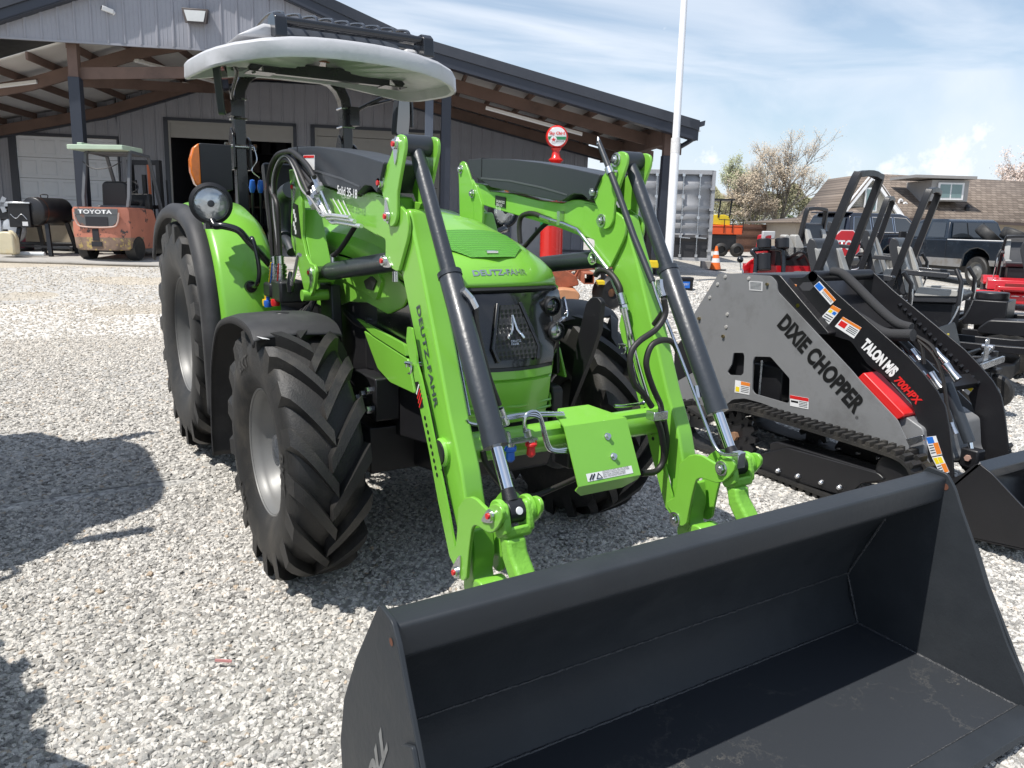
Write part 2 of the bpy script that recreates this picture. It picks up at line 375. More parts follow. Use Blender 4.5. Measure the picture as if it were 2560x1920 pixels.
_t=text('hood_lettering','DEUTZ-FAHR',(-.135,0,0),(1,0,0),(0,1,0),.27,1,ZINC,HD,off=.03)
for v in _t.data.vertices:
    u=v.co.y;yy=-.402+.017*u; bw_=.13*(abs(v.co.x)/.365)**2.2; v.co=(v.co.x,yy+bw_-.004,hoodz(0,yy)+.0035-(hoodz(0,yy)-hoodz(v.co.x,yy)))
sl_=[]
for k in range(-12,13):
    x=.355*k/12; yy=-.375; sl_.append((x,yy+.12*(abs(x)/.372)**2.2,hoodz(x,yy)+.001))
obj('hood_seam',tube(sl_,.0025,6),BLACK,HD)
# give the lettering the slope of the hood
e1=Vector((0,-.325,1.467))
obj('hood_badge',join(prism([(-.03,-.05),(.03,-.05),(.012,.02),(-.012,.02)],1.462,1.476,2)),CHR,HD,bevel=.003).location=(0,-.27,.005)
# side panels
SP=-.385
def sidepoly(c,pts,x,th,name,m,parent=T,rr=.012,bev=.003,mirror=True):
    pl=rnd(S(c,pts,x),rr)
    o=obj(name,prism(pl,x,x+th),m,parent,bevel=bev)
    if mirror: obj(name,prism(pl,-x-th,-x),m,parent,bevel=bev)
    return o,pl
sd=[(-.29,1.31),(-.12,1.37),(.3,1.41),(1.15,1.45),(1.18,1.16),(.75,1.13),(.45,1.20),(.2,1.22),(-.05,1.19),(-.22,1.24)]
for sx in (-1,1):
    o=obj('hood_side_panel',prism(rnd(sd,.02),min(sx*.372,sx*.384),max(sx*.372,sx*.384)),GREEN,T,bevel=.004)
    obj('panel_seam',join(tube([(sx*.386,1.1,1.36),(sx*.386,.6,1.34),(sx*.386,.2,1.30)],.003,6),tube([(sx*.386,.98,1.44),(sx*.386,1.0,1.17)],.003,6)),BLACK,o)
    obj('engine_side_cover',prism(rnd([(-.30,1.30),(-.1,1.21),(.2,1.22),(.5,1.19),(.8,1.12),(1.1,1.15),(1.1,.92),(.5,.86),(-.33,.9)],.02),min(sx*.355,sx*.372),max(sx*.355,sx*.372)),BLACK,T,bevel=.004)
hexp=S(c8,[(1520,600),(1800,575),(1832,640),(1788,790),(1500,612)],SP)
vo=obj('side_vent',prism(rnd(hexp,.015),SP-.012,SP+.01),GREEN,T,bevel=.003)
obj('vent_grille',prism(rnd(S(c8,[(1700,640),(1760,600),(1800,640),(1770,715),(1720,700)],SP),.01),SP-.018,SP-.01),BLACK,vo)
strip=S(c8,[(1640,935),(2015,1140),(2035,1235),(1760,1060)],SP); big=S(c8,[(1690,1030),(2040,1255),(2095,1530),(1900,1440),(1800,1330),(1740,1170)],SP)
for sx in (-1,1):
    a=lambda x:(min(sx*-SP+x*sx,sx*-SP),max(sx*-SP+x*sx,sx*-SP))
    o=obj('lower_side_panel',prism(rnd(big,.015),*a(.012)),GREEN,T,bevel=.003)
    obj('green_stripe',prism(rnd(strip,.008),*a(.016)),GREEN,o,bevel=.003)
mb=S(c8,[(1880,1230),(2045,1330),(2080,1500),(1990,1430)],SP)
obj('vent_mesh',prism(rnd(mb,.01),SP-.0005,SP+.004),GMESH,o).location=(0,0,0)
text('model_lettering','4080E',tuple(onp(c0((548,1060)),0,SP-.002)),(0,-1,-.12),(0,-.12,1),.17,.06,WHT,T,off=.01)
# ---- grille, headlights, lower nose
def nose(levels,K=10):
    rows=[]
    for z,yc,hw,yr,back in levels:
        r=[]
        pts=[(-hw*.995,back),(-hw,yr+.05),(-hw*.99,yr+.005),(-hw*.94,yr-.035),(-hw*.62,yc+.05),(-hw*.3,yc+.012),(0,yc)]
        pts=pts+[(-x,y) for x,y in pts[-2::-1]]
        rows.append([(x,y,z) for x,y in pts])
    return grid(rows)
GR=obj('grille',nose([(1.312,-.425,.352,-.30,.1),(1.30,-.44,.362,-.31,.1),(1.24,-.465,.376,-.315,.1),(1.10,-.515,.374,-.32,.1),(1.03,-.54,.355,-.325,.1),(1.0,-.545,.34,-.325,.1),(.985,-.53,.32,-.30,.1)]),GRL,T,smoothang=30)
LN=obj('lower_nose_panel',nose([(.985,-.548,.33,-.325,.0),(.95,-.552,.328,-.325,.0),(.942,-.54,.322,-.315,.0),(.935,-.552,.32,-.33,.0),(.86,-.556,.305,-.33,.0),(.76,-.545,.285,-.33,.0),(.75,-.52,.27,-.3,.0)]),GREEN,T,smoothang=25)
obj('panel_gap',nose([(.998,-.546,.336,-.322,.0),(.984,-.55,.331,-.322,.0)]),BLACK,LN)
obj('nose_rib',join(*[tube([(-.29,-.36,z),(-.2,-.50,z),(0,-.556,z),(.2,-.50,z),(.29,-.36,z)],.006,6) for z in (.83,.80)]),GREEN,LN)
HEX=meshmat('hex_mesh',(.022,.022,.024),48,(1,1,1),.04)
def gy(z): return -.44-(1.30-z)*.36
for sx in (-1,1):
    pass
def gq(pts,y0,y1):
    v=[(x,gy(z)+y0,z) for x,z in pts]+[(x,gy(z)+y1,z) for x,z in pts];n=len(pts)
    return v,[tuple(range(n)),tuple(range(2*n-1,n-1,-1))]+[(i,n+i,n+(i+1)%n,(i+1)%n) for i in range(n)]
obj('grille_mesh',gq([(-.045,1.255),(.045,1.255),(.105,1.08),(.09,1.035),(-.09,1.035),(-.105,1.08)],-.010,.004),HEX,GR)
for sx in (-1,1): obj('grille_frame',bar([(sx*.055,gy(1.265)-.008,1.265),(sx*.115,gy(1.08)-.008,1.08),(sx*.098,gy(1.025)-.008,1.025)],.012,.016,(1,0,0)),GRL,GR,bevel=.003)
em=[]
for sx in (-1,1):
    z0,z1=1.215,1.135
    em.append(bar([(0,gy(z0)-.016,z0),(sx*.012,gy(1.16)-.018,1.155),(sx*.026,gy(z1)-.018,z1)],.010,.013,(0,1,0)))
    em.append(bar([(sx*.026,gy(z1)-.018,z1+.004),(sx*.040,gy(1.118)-.018,1.118)],.011,.012,(0,1,0)))
obj('badge',join(*em),CHR,GR,bevel=.002)
text('badge_lettering','DEUTZ\nFAHR',(-.025,gy(1.09)-.014,1.092),(1,0,0),(0,.36,1),.05,.022,ZINC,GR,off=.01)
def lampunit(name,c,n,r,lens,parent,bez=BLACK,bw=1.14):
    n=Vector(n).normalized()
    b=obj(name,lathe([(r*bw,-.05),(r*bw,.004),(r*1.25,.012),(r*1.05,.02),(r,.006)],c,n,32),bez,parent)
    obj('lens',lathe([(r,.004),(r*.8,.012),(r*.4,.018),(0,.02)],c,n,32),lens,b)
    obj('bulb_cover',lathe([(r*.22,.017),(r*.18,.026),(0,.028)],c,n,16),DGREY,b)
    return b
for sx in (-1,1):
    h=lampunit('headlight',(sx*.250,-.418,1.238),(sx*.06,-1,-.03),.036,GLASS,T)
    h=lampunit('headlight',(sx*.246,-.458,1.128),(sx*.06,-1,-.03),.036,LENS,T)
    obj('headlight_trim',bar(smooth([(sx*.378,-.33,1.265),(sx*.376,-.345,1.235),(sx*.362,-.378,1.19),(sx*.31,-.418,1.172),(sx*.245,-.462,1.16)],4),.008,.02,(0,1,0)),CHR,T,bevel=.001)
    if 0: obj('lamp_recess',join(tube(smooth([(sx*.375,-.33,1.04),(sx*.35,-.375,1.02),(sx*.24,-.47,1.035),(sx*.215,-.485,1.15),(sx*.235,-.46,1.27)],5),.012,8)),BLACK,T)
# ---- side guard plate in front of the far wheel
gp=rnd(S(c5,[(1452,700),(1478,672),(1520,672),(1548,705),(1545,740),(1530,900),(1470,1080),(1330,1430),(1316,1425),(1362,1080),(1368,1020),(1440,720)],.45),.01)
obj('parking_stand_plate',prism(gp,.435,.46),BLACK,T,bevel=.004)
# ---- cowl, steering, seat
obj('cowl',join(box(-.3,.3,1.15,1.5,.8,1.62),prism([(1.15,1.6),(1.5,1.6),(1.62,1.75),(1.55,1.8),(1.15,1.68)],-.26,.26)),BLACK,T,bevel=.03)
obj('steering_wheel',join(tube([(0+.2*math.cos(a),1.72+.15*math.sin(a),1.86+.12*math.sin(a)) for a in [2*PI*k/28 for k in range(28)]],.015,8,closed=True),cyl((0,1.72,1.86),(0,1.55,1.68),.025),bar([(-.19,1.72,1.86),(.19,1.72,1.86)],.03,.012)),BLACK,T)
st=obj('seat',prism(rnd([(1.95,1.42),(2.42,1.42),(2.45,1.52),(2.0,1.54)],.04),-.24,.24),BLACK,T,bevel=.03)
obj('seat_back',prism(rnd([(2.40,1.5),(2.50,1.5),(2.62,1.98),(2.52,2.0)],.04),-.22,.22),BLACK,T,bevel=.03)
obj('platform',box(-.5,.5,1.3,2.3,.98,1.03),BLACK,T,bevel=.01)
lv=obj('control_levers',join(*[tube([(-.47+.05*i,1.9,1.5),(-.49+.05*i,1.8,1.76)],.007,8) for i in range(3)]),BLACK,T)
for i,mm in enumerate((BLUEP,BLUEP,REDP)): obj('lever_knob',lathe([(0,.05),(.014,.045),(.02,.0),(.012,-.03),(0,-.03)],(-.49+.05*i,1.8,1.79),(0,-.2,1),12),mm,lv)
obj('orange_lever',tube([(-.44,1.55,1.40),(-.45,1.50,1.58)],.016,8),mat('orange_grip',(.7,.16,.04),.4),T)
# ---- roll bar and canopy
RB=BLACKG
for_pts=[(-.385,2.5,1.15),(-.385,2.5,2.42)]
arch=[(-.385,2.52,1.2),(-.385,2.5,2.38)]+[(-.385+.17*(1-math.cos(a)),2.5,2.38+.22*math.sin(a)) for a in (PI/8,PI/4,3*PI/8,PI/2)]
arch=arch+[(-x,y,z) for x,y,z in arch[::-1]]
RO=obj('roll_bar',bar(arch,.075,.085,(0,1,0)),RB,T,bevel=.006)
clamp=[]
for sx in (-1,1):
    x=sx*.385
    obj('fold_pin',join(cyl((x-.09,2.46,2.085),(x+.09,2.46,2.085),.014),lathe([(.028,-.11),(.028,-.075)],(x,2.46,2.085),(1,0,0),6),lathe([(.024,.08),(.024,.1)],(x,2.46,2.085),(1,0,0),6)),ZINC,RO)
    obj('fold_bracket',join(prism(rnd([(2.43,1.93),(2.56,1.93),(2.57,2.12),(2.50,2.22),(2.43,2.16)],.02),x-.062,x-.048),prism(rnd([(2.43,1.93),(2.56,1.93),(2.57,2.12),(2.50,2.16),(2.43,2.12)],.02),x+.048,x+.062)),RB,RO,bevel=.003)
    obj('spring_clip',tube(smooth([(x+.08,2.44,2.09),(x+.09,2.42,2.0),(x+.05,2.41,1.93),(x+.1,2.40,1.88)],5),.004,6),ZINC,RO)
    u=[]
    for z in (2.27,2.40): u.append(tube([(x+.05*sx,2.56,z),(x-.045*sx,2.56,z),(x-.045*sx,2.45,z),(x+.05*sx,2.45,z)],.006,6))
    multi('u_bolt',u,ZINC,RO)
# canopy shell
def canopy():
    K=40; out=[]
    def rim(a):
        c,s=math.cos(a),math.sin(a); n=4.2
        rr=(abs(c)**n+abs(s)**n)**(-1/n)
        x=.785*c*rr; y=1.87+.60*s*rr-(.05*(1-(x/.8)**2) if s<0 else 0)
        return x,y
    lev=[(1.0,2.505,1),(1.008,2.515,1),(1.004,2.592,1),(.985,2.61,1),(.93,2.622,0),(.75,2.64,0),(.45,2.652,0),(.05,2.655,0)]
    rows=[]
    for s,z,_ in lev:
        r=[]
        for k in range(K):
            x,y=rim(2*PI*k/K)
            zz=z+.02-(.10*(abs(x)/.8)**2.6)+(.03*((y-1.87)/.6) if True else 0)
            r.append((x*s,1.87+(y-1.87)*s,zz))
        rows.append(r)
    inner=[]
    for s,z in ((.97,2.51),(.95,2.565),(.75,2.59),(.05,2.60)):
        r=[]
        for k in range(K):
            x,y=rim(2*PI*k/K); r.append((x*s,1.87+(y-1.87)*s,z+.02-(.10*(abs(x)/.8)**2.6)+.03*((y-1.87)/.6)))
        inner.append(r)
    return grid(rows[::-1]+inner,closed=True)
CN=obj('canopy',canopy(),WHITEG,T,smoothang=35)
multi('canopy_ridge',[(prism([(-.60,2.62),(-.30,2.63),(-.30,2.70),(-.44,2.705)] if sx<0 else [(.62,2.60),(.44,2.62),(.44,2.675),(.52,2.675)],1.55,2.2,1)) for sx in(-1,1)],WHITEG,CN,bevel=.02)
obj('canopy_frame',join(bar([(-.40,1.78,2.505),(.42,1.78,2.505)],.05,.075),bar([(-.44,2.3,2.60),(.44,2.3,2.60)],.09,.05),bar([(-.40,1.6,2.55),(-.40,2.5,2.60)],.07,.045),bar([(.40,1.6,2.55),(.40,2.5,2.60)],.07,.045),box(-.50,-.34,1.70,1.84,2.462,2.468),box(.36,.52,1.70,1.84,2.462,2.468),bar([(-.48,1.74,2.47),(-.40,1.76,2.55)],.03,.05),bar([(.50,1.74,2.47),(.42,1.76,2.55)],.03,.05)),RB,CN,bevel=.006)
obj('canopy_lining',box(-.36,.36,1.8,2.25,2.575,2.59),mat('tan_lining',(.28,.11,.06),.25,coat=.5),CN)
rk=[tube([(-.36,1.50,2.722),(.56,1.50,2.722)],.023,12)]
RK=obj('roof_rack',join(*rk),RB,CN)
rib=[]
for k in range(9):
    x=-.36+.1*k; rib.append(tube(smooth([(x+.04,1.55,2.735),(x+.05,1.65,2.80),(x+.05,1.95,2.84),(x+.04,2.25,2.80)],5),.009,6))
obj('rack_slats',join(*rib,*[bar([(-.34,y,2.725),(.54,y,2.725)],.04,.012) for y in (1.62,1.78,1.94,2.1)]),RB,RK)
for sx,x in ((-1,-.37),(1,.56)): obj('rack_end',prism(rnd([(1.45,2.62),(1.52,2.62),(1.62,2.68),(1.60,2.755),(1.5,2.76),(1.46,2.73)],.01),x-.035,x+.035),RB,RK,bevel=.005)
obj('rack_dome',grid([[( -.38+.9*u,1.62+.65*v,2.66+.14*math.sin(PI*v)**.5*(math.sin(PI*min(1,max(0,u*1.0)))**.3)) for u in [k/12 for k in range(13)]] for v in [j/8 for j in range(9)]]),DGREY,RK)
# mirrors
for sx in (-1,1):
    x=sx*.385
    if sx<0: a=[(x-.03,2.44,2.38),(-.47,2.3,2.40),(-.49,2.05,2.52),(-.62,1.95,2.56),(-.63,1.95,2.35)]
    else: a=[(x+.04,2.44,2.37),(.50,2.44,2.42),(.70,2.44,2.52),(.84,2.44,2.555),(.885,2.44,2.50),(.89,2.44,2.30)]
    arm=obj('mirror_arm',join(tube(smooth(a,5),.013,10),tube([a[1],(a[3][0],a[3][1],a[3][2]-.03)],.008,8),box(min(x,x+sx*.07),max(x,x+sx*.07),2.40,2.5,2.28,2.41)),RB,T)
    if sx<0:
        M=Matrix.Translation((-.60,1.95,2.38))@Matrix.Rotation(math.radians(62),4,'Z')@Matrix.Rotation(math.radians(-14),4,'Y')
    else: M=Matrix.Translation((.80,2.42,2.37))@Matrix.Rotation(math.radians(25),4,'Z')@Matrix.Rotation(math.radians(8),4,'Y')
    pl=rnd([(-.075,-.15),(.075,-.15),(.075,.15),(-.075,.15)],.03)
    mm=obj('mirror',xf(prism(pl,-.015,.03,1),M),DGREY,T,bevel=.006)
    obj('mirror_glass',xf(prism([(p[0]*.9,p[1]*.94) for p in pl],-.018,-.014,1),M),mat('mirror_glass',(.22,.21,.2),.03,metal=1,var=.01,rvar=.01),mm)
# work light and turn signal on its arm
for sx in (-1,1):
    wl=onp(c8((465,28)),1,1.06); ar=[onp(c8(p),1,q) for p,q in (((475,165),1.06),((500,205),1.03),((560,205),1.0),((680,240),.97),((760,325),.97),((850,420),.97),((940,520),1.0),((980,560),1.15))]
    if sx>0: wl=Vector((-wl.x,wl.y,wl.z)); ar=[Vector((-p.x,p.y,p.z)) for p in ar]
    arm=obj('light_arm',join(tube(smooth(ar,6),.019,12),box(wl.x-.035,wl.x+.035,1.05,1.10,wl.z-.13,wl.z-.09)),BLACKG,T)
    wlm=lampunit('work_light',tuple(wl),(sx*.05 -.12*(sx<0),-1,-.02),.086,LENS,T,BLACK,1.08)
    obj('lamp_housing',lathe([(.078,-.01),(.074,-.04),(.05,-.08),(0,-.09)],tuple(wl),(0,-1,0),28),BLACK,wlm)
    z0=wl.z+.07
    sg=obj('turn_signal',prism(rnd([(wl.x+.03*sx,z0),(wl.x-.13*sx,z0),(wl.x-.13*sx,z0+.235),(wl.x+.03*sx,z0+.235)],.01),1.12,1.18,1),BLACK,T,bevel=.004)
    ap=[(wl.x+sx*.03,z0+.235),(wl.x+sx*.06,z0+.21),(wl.x+sx*.078,z0+.15),(wl.x+sx*.078,z0+.09),(wl.x+sx*.06,z0+.03),(wl.x+sx*.03,z0)]
    obj('amber_lens',prism(ap,1.115,1.175,1),AMBER,sg,bevel=.006)
# ================================================================ FRONT LOADER (part of the tractor)
DX=1.01
def bolt(p,ax=-1,r=.022,red=False,parent=None,name='bolt'):
    x,y,z=p
    o=obj(name,join(lathe([(r*1.35,0),(r*1.35,ax*.004),(r,ax*.004)],(x,y,z),(1,0,0),20),cyl((x,y,z),(x+ax*.016,y,z),r*.85,6),cyl((x,y,z),(x+ax*.020,y,z),r*.42,12)),ZINC,parent)
    return o
def redpin(p,tail,parent):
    x,y,z=p;t=Vector(tail)
    n=Vector((-t.y,t.x))
    pl=[(y+n.x*.026,z+n.y*.026),(y-t.x*.03,z-t.y*.03),(y-n.x*.026,z-n.y*.026),(y+t.x*.055-n.x*.01,z+t.y*.055-n.y*.01),(y+t.x*.075,z+t.y*.075),(y+t.x*.055+n.x*.01,z+t.y*.055+n.y*.01)]
    o=obj('pin_keeper',join(prism(rnd(pl,.01),x-.005,x),cyl((x,y,z),(x-.014,y,z),.018,16)),ZINC,parent)
    obj('pin_cap',cyl((x,y,z),(x-.019,y,z),.0095,12),REDP,o)
    return o
# traced side shapes (y,z)
X0=-.56; XB=-.545
boom=S(c1,[(310,760),(330,860),(365,1050),(430,1350)],XB)+S(c2,[(440,600),(540,1150),(650,1659)],XB)+S(c3,[(500,500),(530,700),(560,980),(560,1200)],XB)+S(c3,[(440,1200),(420,1000),(420,840),(330,480)],XB)+S(c2,[(480,1659),(290,740),(130,0)],XB)+S(c1,[(240,1370),(200,1100),(190,900),(250,765)],XB)
elbow=S(c1,[(0,640),(60,650),(110,680),(200,700),(250,755),(290,800),(308,900),(308,980),(295,1060),(240,1260),(215,1352),(190,1350),(130,1310),(85,1290),(80,1250),(93,1190),(93,1050),(40,1020),(0,1000)],X0)
beamU=S(c4,[(1100,855),(1060,850),(960,825),(900,828),(850,850),(680,832),(500,785),(340,768),(300,722),(235,708)],X0+DX)
beamL=S(c4,[(250,850),(400,898),(640,968),(800,1015),(1010,1095)],X0+DX)
beam=beamU+beamL+S(c1,[(60,1020),(150,1000)],X0)
cover=S(c4,[(190,550),(290,543),(480,546),(700,572),(900,608),(1110,655)],X0-.03+DX)+S(c4,[(1035,835),(985,792),(920,787),(840,838),(790,832),(500,773),(350,742),(300,700),(235,668),(205,625)],X0-.03+DX)
knuck=S(c1,[(265,58),(300,80),(312,130),(310,210),(288,330),(262,470),(236,620),(234,830),(215,905),(182,936),(148,915),(128,850),(128,720),(100,640),(76,560),(73,500),(88,440),(130,370),(180,250),(215,130),(232,75)],X0)
bell=S(c3,[(430,620),(470,560),(510,515),(565,505),(620,530),(680,590),(735,643),(770,590),(820,575),(865,600),(893,660),(890,740),(850,820),(800,875),(750,880),(700,852),(640,812),(605,803),(578,830),(565,900),(545,1060),(528,1250),(520,1350),(490,1382),(450,1360),(410,1280),(400,1210),(355,1120),(345,1070),(410,1010),(425,850)],-.583)
rail=S(c2,[(150,290),(190,300),(235,560),(240,640),(275,760),(345,1080),(400,1350),(460,1640)],-.575)+S(c3,[(215,50),(290,400),(350,700),(385,900),(410,1010),(400,1210),(355,1120),(330,1000),(235,540),(140,20)],-.575)+S(c2,[(330,1340),(270,1060),(222,800),(205,700),(165,560),(140,420)],-.575)
hookL=S(c3,[(850,620),(835,700),(840,860),(872,990),(892,1150),(940,1300),(985,1420),(1010,1500)],-.555)
hookF=S(c3,[(1110,1490),(1085,1400),(1030,1250),(975,1100),(958,960),(950,840),(940,700),(935,600),(890,560)],-.555)
hook=hookL+hookF
carr=S(c3,[(560,850),(600,830),(622,1100),(600,1300),(650,1500),(690,1600),(530,1640),(500,1380),(540,1250)],-.54)
tower=S(c0,[(232,335),(262,330),(300,400),(345,600),(352,720),(352,930),(385,1090),(420,1160),(455,1172),(472,1230),(462,1330),(440,1420),(405,1475),(380,1455),(345,1300),(300,1120),(250,960),(252,720),(256,600),(240,420)],X0)
tower_in=S(c0,[(500,735),(520,900),(560,1120),(570,1180),(610,1290),(600,1400),(560,1470),(520,1440),(470,1300),(430,1050),(350,700),(345,560),(420,600)],-.44)
pA,pB,pC,pD=[S(c1,[q],X0)[0] for q in ((232,155),(88,520),(152,835),(90,1252))]
pE,pF=[S(c3,[q],-.583)[0] for q in ((785,700),(427,1282))]
pT1,pT2=[S(c0,[q],X0)[0] for q in ((285,485),(430,1240))]
# rear top bolt of the tower, read on the far tower
pT0=S(c4,[(157,618)],X0+DX)[0]
tower_far=S(c4,[(150,575),(165,562),(185,570),(205,620),(240,730),(245,1000),(250,1200),(148,1200),(148,960),(142,700),(138,610)],X0+DX)
for k in (0,1):
    dx=DX*k
    def px(p,a,b): return prism(p,a+dx,b+dx)
    A=obj('loader_arm',px(rnd(boom,.03),XB,-.465),GREEN,T,bevel=.014,seg=3)
    obj('elbow_plate',join(px(rnd(elbow,.012),X0-.002,X0+.012),px(rnd(elbow,.012),-.462,-.450)),GREEN,A,bevel=.003)
    obj('rear_beam',px(rnd(beam,.015),X0+.002,-.452),GREEN,A,bevel=.012,seg=3)
    o=obj('knuckle_plate',px(rnd(knuck,.02),X0-.016,X0-.003),GREEN,A,bevel=.003)
    o=obj('knuckle_plate',px(rnd(knuck,.02),-.447,-.434),GREEN,A,bevel=.003)
    o=obj('bellcrank_plate',px(rnd(bell,.008),-.583,-.569),GREEN,A,bevel=.003)
    o=obj('bellcrank_plate',px(rnd(bell,.008),-.441,-.427),GREEN,A,bevel=.003)
    # rail with its row of holes
    o=obj('stand_rail',px(rnd(rail,.006),-.578,-.570),GREEN,A,bevel=.002)
    hl=[]
    for i in range(9):
        q=S(c2,[(312+14.2*i,1150+67*i)],-.578)[0]; hl.append(lathe([(.0,0),(.0085,0)],(-.579+dx,q[0],q[1]),(1,0,0),14))
    obj('rail_hole',join(*hl),BLACK,o)
    # carrier below the bellcrank, round boss, hook link
    o=obj('lower_link',px(rnd(carr,.02),-.545,-.465),GREEN,A,bevel=.012,seg=3)
    bq=S(c3,[(780,1480)],-.50)[0]
    obj('link_boss',cyl((-.555+dx,bq[0],bq[1]),(-.45+dx,bq[0],bq[1]),.05,28),GREEN,A,bevel=.006)
    hb_=[p for p in hook if p[1]<pE[1]-.055]
    hk_top=max(p[1] for p in hb_)
    pro=S(c3,[(845,640),(838,760),(845,880),(872,940),(958,900),(952,800),(940,700),(925,600),(880,560)],-.555)
    H=obj('hook_link',join(px(hb_,-.557,-.487)),GREENC,A,bevel=.012,seg=3)
    obj('fork_prong',px(rnd(pro,.01),-.566,-.540),GREENC,H,bevel=.006);obj('fork_prong',px(rnd(pro,.01),-.478,-.455),GREENC,H,bevel=.006)
    yk=S(c3,[(850,850),(952,830),(957,950),(868,960)],-.555); obj('fork_bridge',px(yk,-.558,-.462),GREENC,H,bevel=.01)
    multi('fork_ear',[cyl((a+dx,*pE),(b+dx,*pE),.047,28) for a,b in ((-.566,-.545),(-.462,-.441))],GREENC,H,bevel=.004)
    # black arm cover
    cv=obj('arm_cover',px(rnd(cover,.012),X0-.03,-.425),DGREY,A,bevel=.02,seg=3)
    crs=S(c4,[(285,672),(480,690),(700,735),(880,790),(880,800),(700,748),(480,702),(285,684)],X0-.03+DX)
    obj('cover_crease',px(crs,X0-.0325,X0-.029),mat('cover_crease_grey',(.075,.08,.09),.5),cv)
    seam=S(c4,[(290,543),(287,672)],X0-.03+DX); obj('cover_seam',join(bar([(X0-.031+dx,*seam[0]),(X0-.031+dx,*seam[1])],.003,.003),bar([(X0-.031+dx,seam[0][0],seam[0][1]+.001),(-.43+dx,seam[0][0],seam[0][1]+.001)],.003,.003)),BLACK,cv)
    # tower
    if k==0: TW=obj('tower',join(px(rnd(tower,.015),X0-.008,X0+.008)),GREEN,T,bevel=.003)
    else: TW=obj('tower',join(px(rnd(tower,.015),X0-.008,X0+.008)),GREEN,T,bevel=.003)
    obj('tower_plate',px(rnd(tower_in,.03),-.447,-.433),GREEN,TW,bevel=.003)
    tb=S(c0,[(405,1440)],X0)[0]
    obj('tower_tube',join(cyl((-.60+dx if k==0 else -.60+dx,*tb),(-.43+dx,*tb),.028,20),cyl((X0+dx-.01,*pT2),(-.43+dx,*pT2),.03,20)),GREEN,TW)
    tf=[(y,z) for y,z in tower_far]
    if k==1: obj('tower_cap_plate',prism(rnd([(y,z) for y,z in tower_far],.01),X0+DX-.012,X0+DX),GREEN,TW,bevel=.003)
    obj('tower_rib',prism(rnd([(y+.0,z) for y,z in [(pT1[0]-.02,pT1[1]-.1),(pT1[0]+.12,pT1[1]-.1),(pT2[0]+.16,pT2[1]-.05),(pT2[0],pT2[1]-.05)]],.02),-.55+dx,-.447+dx),GREEN,TW,bevel=.004)
    # subframe leg down to chassis
    obj('frame_leg',join(px([(tb[0]-.05,tb[1]+.05),(tb[0]+.12,tb[1]+.05),(tb[0]+.1,.72),(tb[0]-.1,.72)],-.47,-.42),box(min(-.45+dx,0.0) if k==0 else .3,-.30 if k==0 else .56,tb[0]-.05,tb[0]+.1,.72,.84)),BLACK,TW,bevel=.006)
    # pins
    if k==0:
        redpin((X0-.016,*pA),(.1,-1),A);redpin((X0-.016,*pB),(-.25,1),A);redpin((X0-.016,*pC),(.2,1),A);redpin((X0-.003,*pD),(-.95,-.25),A)
        redpin((-.583,*pE),(.8,-.5),A);redpin((-.583,*pF),(-.4,1),A);redpin((X0-.008,*pT2),(-.1,-1),TW);redpin((X0-.008,*pT1),(.15,-1),TW)
    else:
        for p in (pA,pB,pC): bolt((X0-.016+dx,*p),parent=A)
        bolt((X0-.003+dx,*pD),parent=A)
        for p in (pE,pF): bolt((-.583+dx,*p),parent=A)
        for p in (pT0,pT1): bolt((X0+dx-.012,*p),parent=TW,r=.018)
    # levelling cylinder along the boom
    xc=-.503+dx
    a=Vector((xc,*pA)); e=Vector((xc,*pE)); d=(e-a).normalized(); Ln=(e-a).length
    jc=a+d*(Vector((0,*S(c1,[(700,1370)],-.503)[0]))-Vector((0,*pA))).dot(d); jb=a+d*(Vector((0,*S(c3,[(790,-40)],-.503)[0]))-Vector((0,*pA))).dot(d)
    Cn=obj('tilt_cylinder',join(cyl((-.556+dx,*pA),(-.449+dx,*pA),.038,28),tube([a,a+d*.05,a+d*.07,jc],[.024,.026,.028,.028],20)),CYLG,T)
    obj('cylinder_barrel',join(tube([jc-d*.01,jc,jb-d*.03,jb],[.034,.041,.041,.041],32),tube([jb-d*.03,jb+d*.015],.0435,32)),CYLG,Cn,smoothang=50)
    obj('collar',tube([jc-d*.006,jc+d*.012],.0435,32),CYLG,Cn)
    obj('piston_rod',tube([jb,e-d*.05],.021,24),CHR,Cn)
    obj('rod_eye',join(cyl((xc-.032,*pE),(xc+.032,*pE),.038,28),tube([e-d*.075,e-d*.03],[.022,.027],20)),BLACK,Cn,bevel=.003)
    if k==0: obj('grease_cap',lathe([(0,.041),(.012,.040),(.013,.037)],(xc,*pE),(0,-1,.35),16),WHT,Cn)
    # lift cylinder
    t2=Vector((-.503+dx,*pT2)); q=Vector((-.503+dx,*pD)); d2=(q-t2).normalized()
    LC=obj('lift_cylinder',join(tube([t2+d2*.11,q-d2*.01],.041,32),cyl((-.545+dx,*pT2),(-.46+dx,*pT2),.03,20)),CYLG,T,smoothang=50)
    obj('lift_gland',tube([t2+d2*.06,t2+d2*.11],[.036,.042],28),BLACK,LC); obj('lift_rod',tube([t2,t2+d2*.08],.022,20),CHR,LC)
    obj('cylinder_port',join(cyl(t2+d2*.13+Vector((0,0,.035)),t2+d2*.13+Vector((0,0,.075)),.012,10),cyl(q-d2*.04-Vector((0,0,.035)),q-d2*.04-Vector((0,0,.08)),.012,10)),ZINC,LC)
    obj('cylinder_hose',tube(smooth([t2+d2*.13+Vector((0,0,.07)),t2+d2*.19+Vector((.02,0,.10)),t2+d2*.33+Vector((.05,0,.20)),t2+d2*.46+Vector((.06,0,.24))],6),.012,10),HOSE,LC)
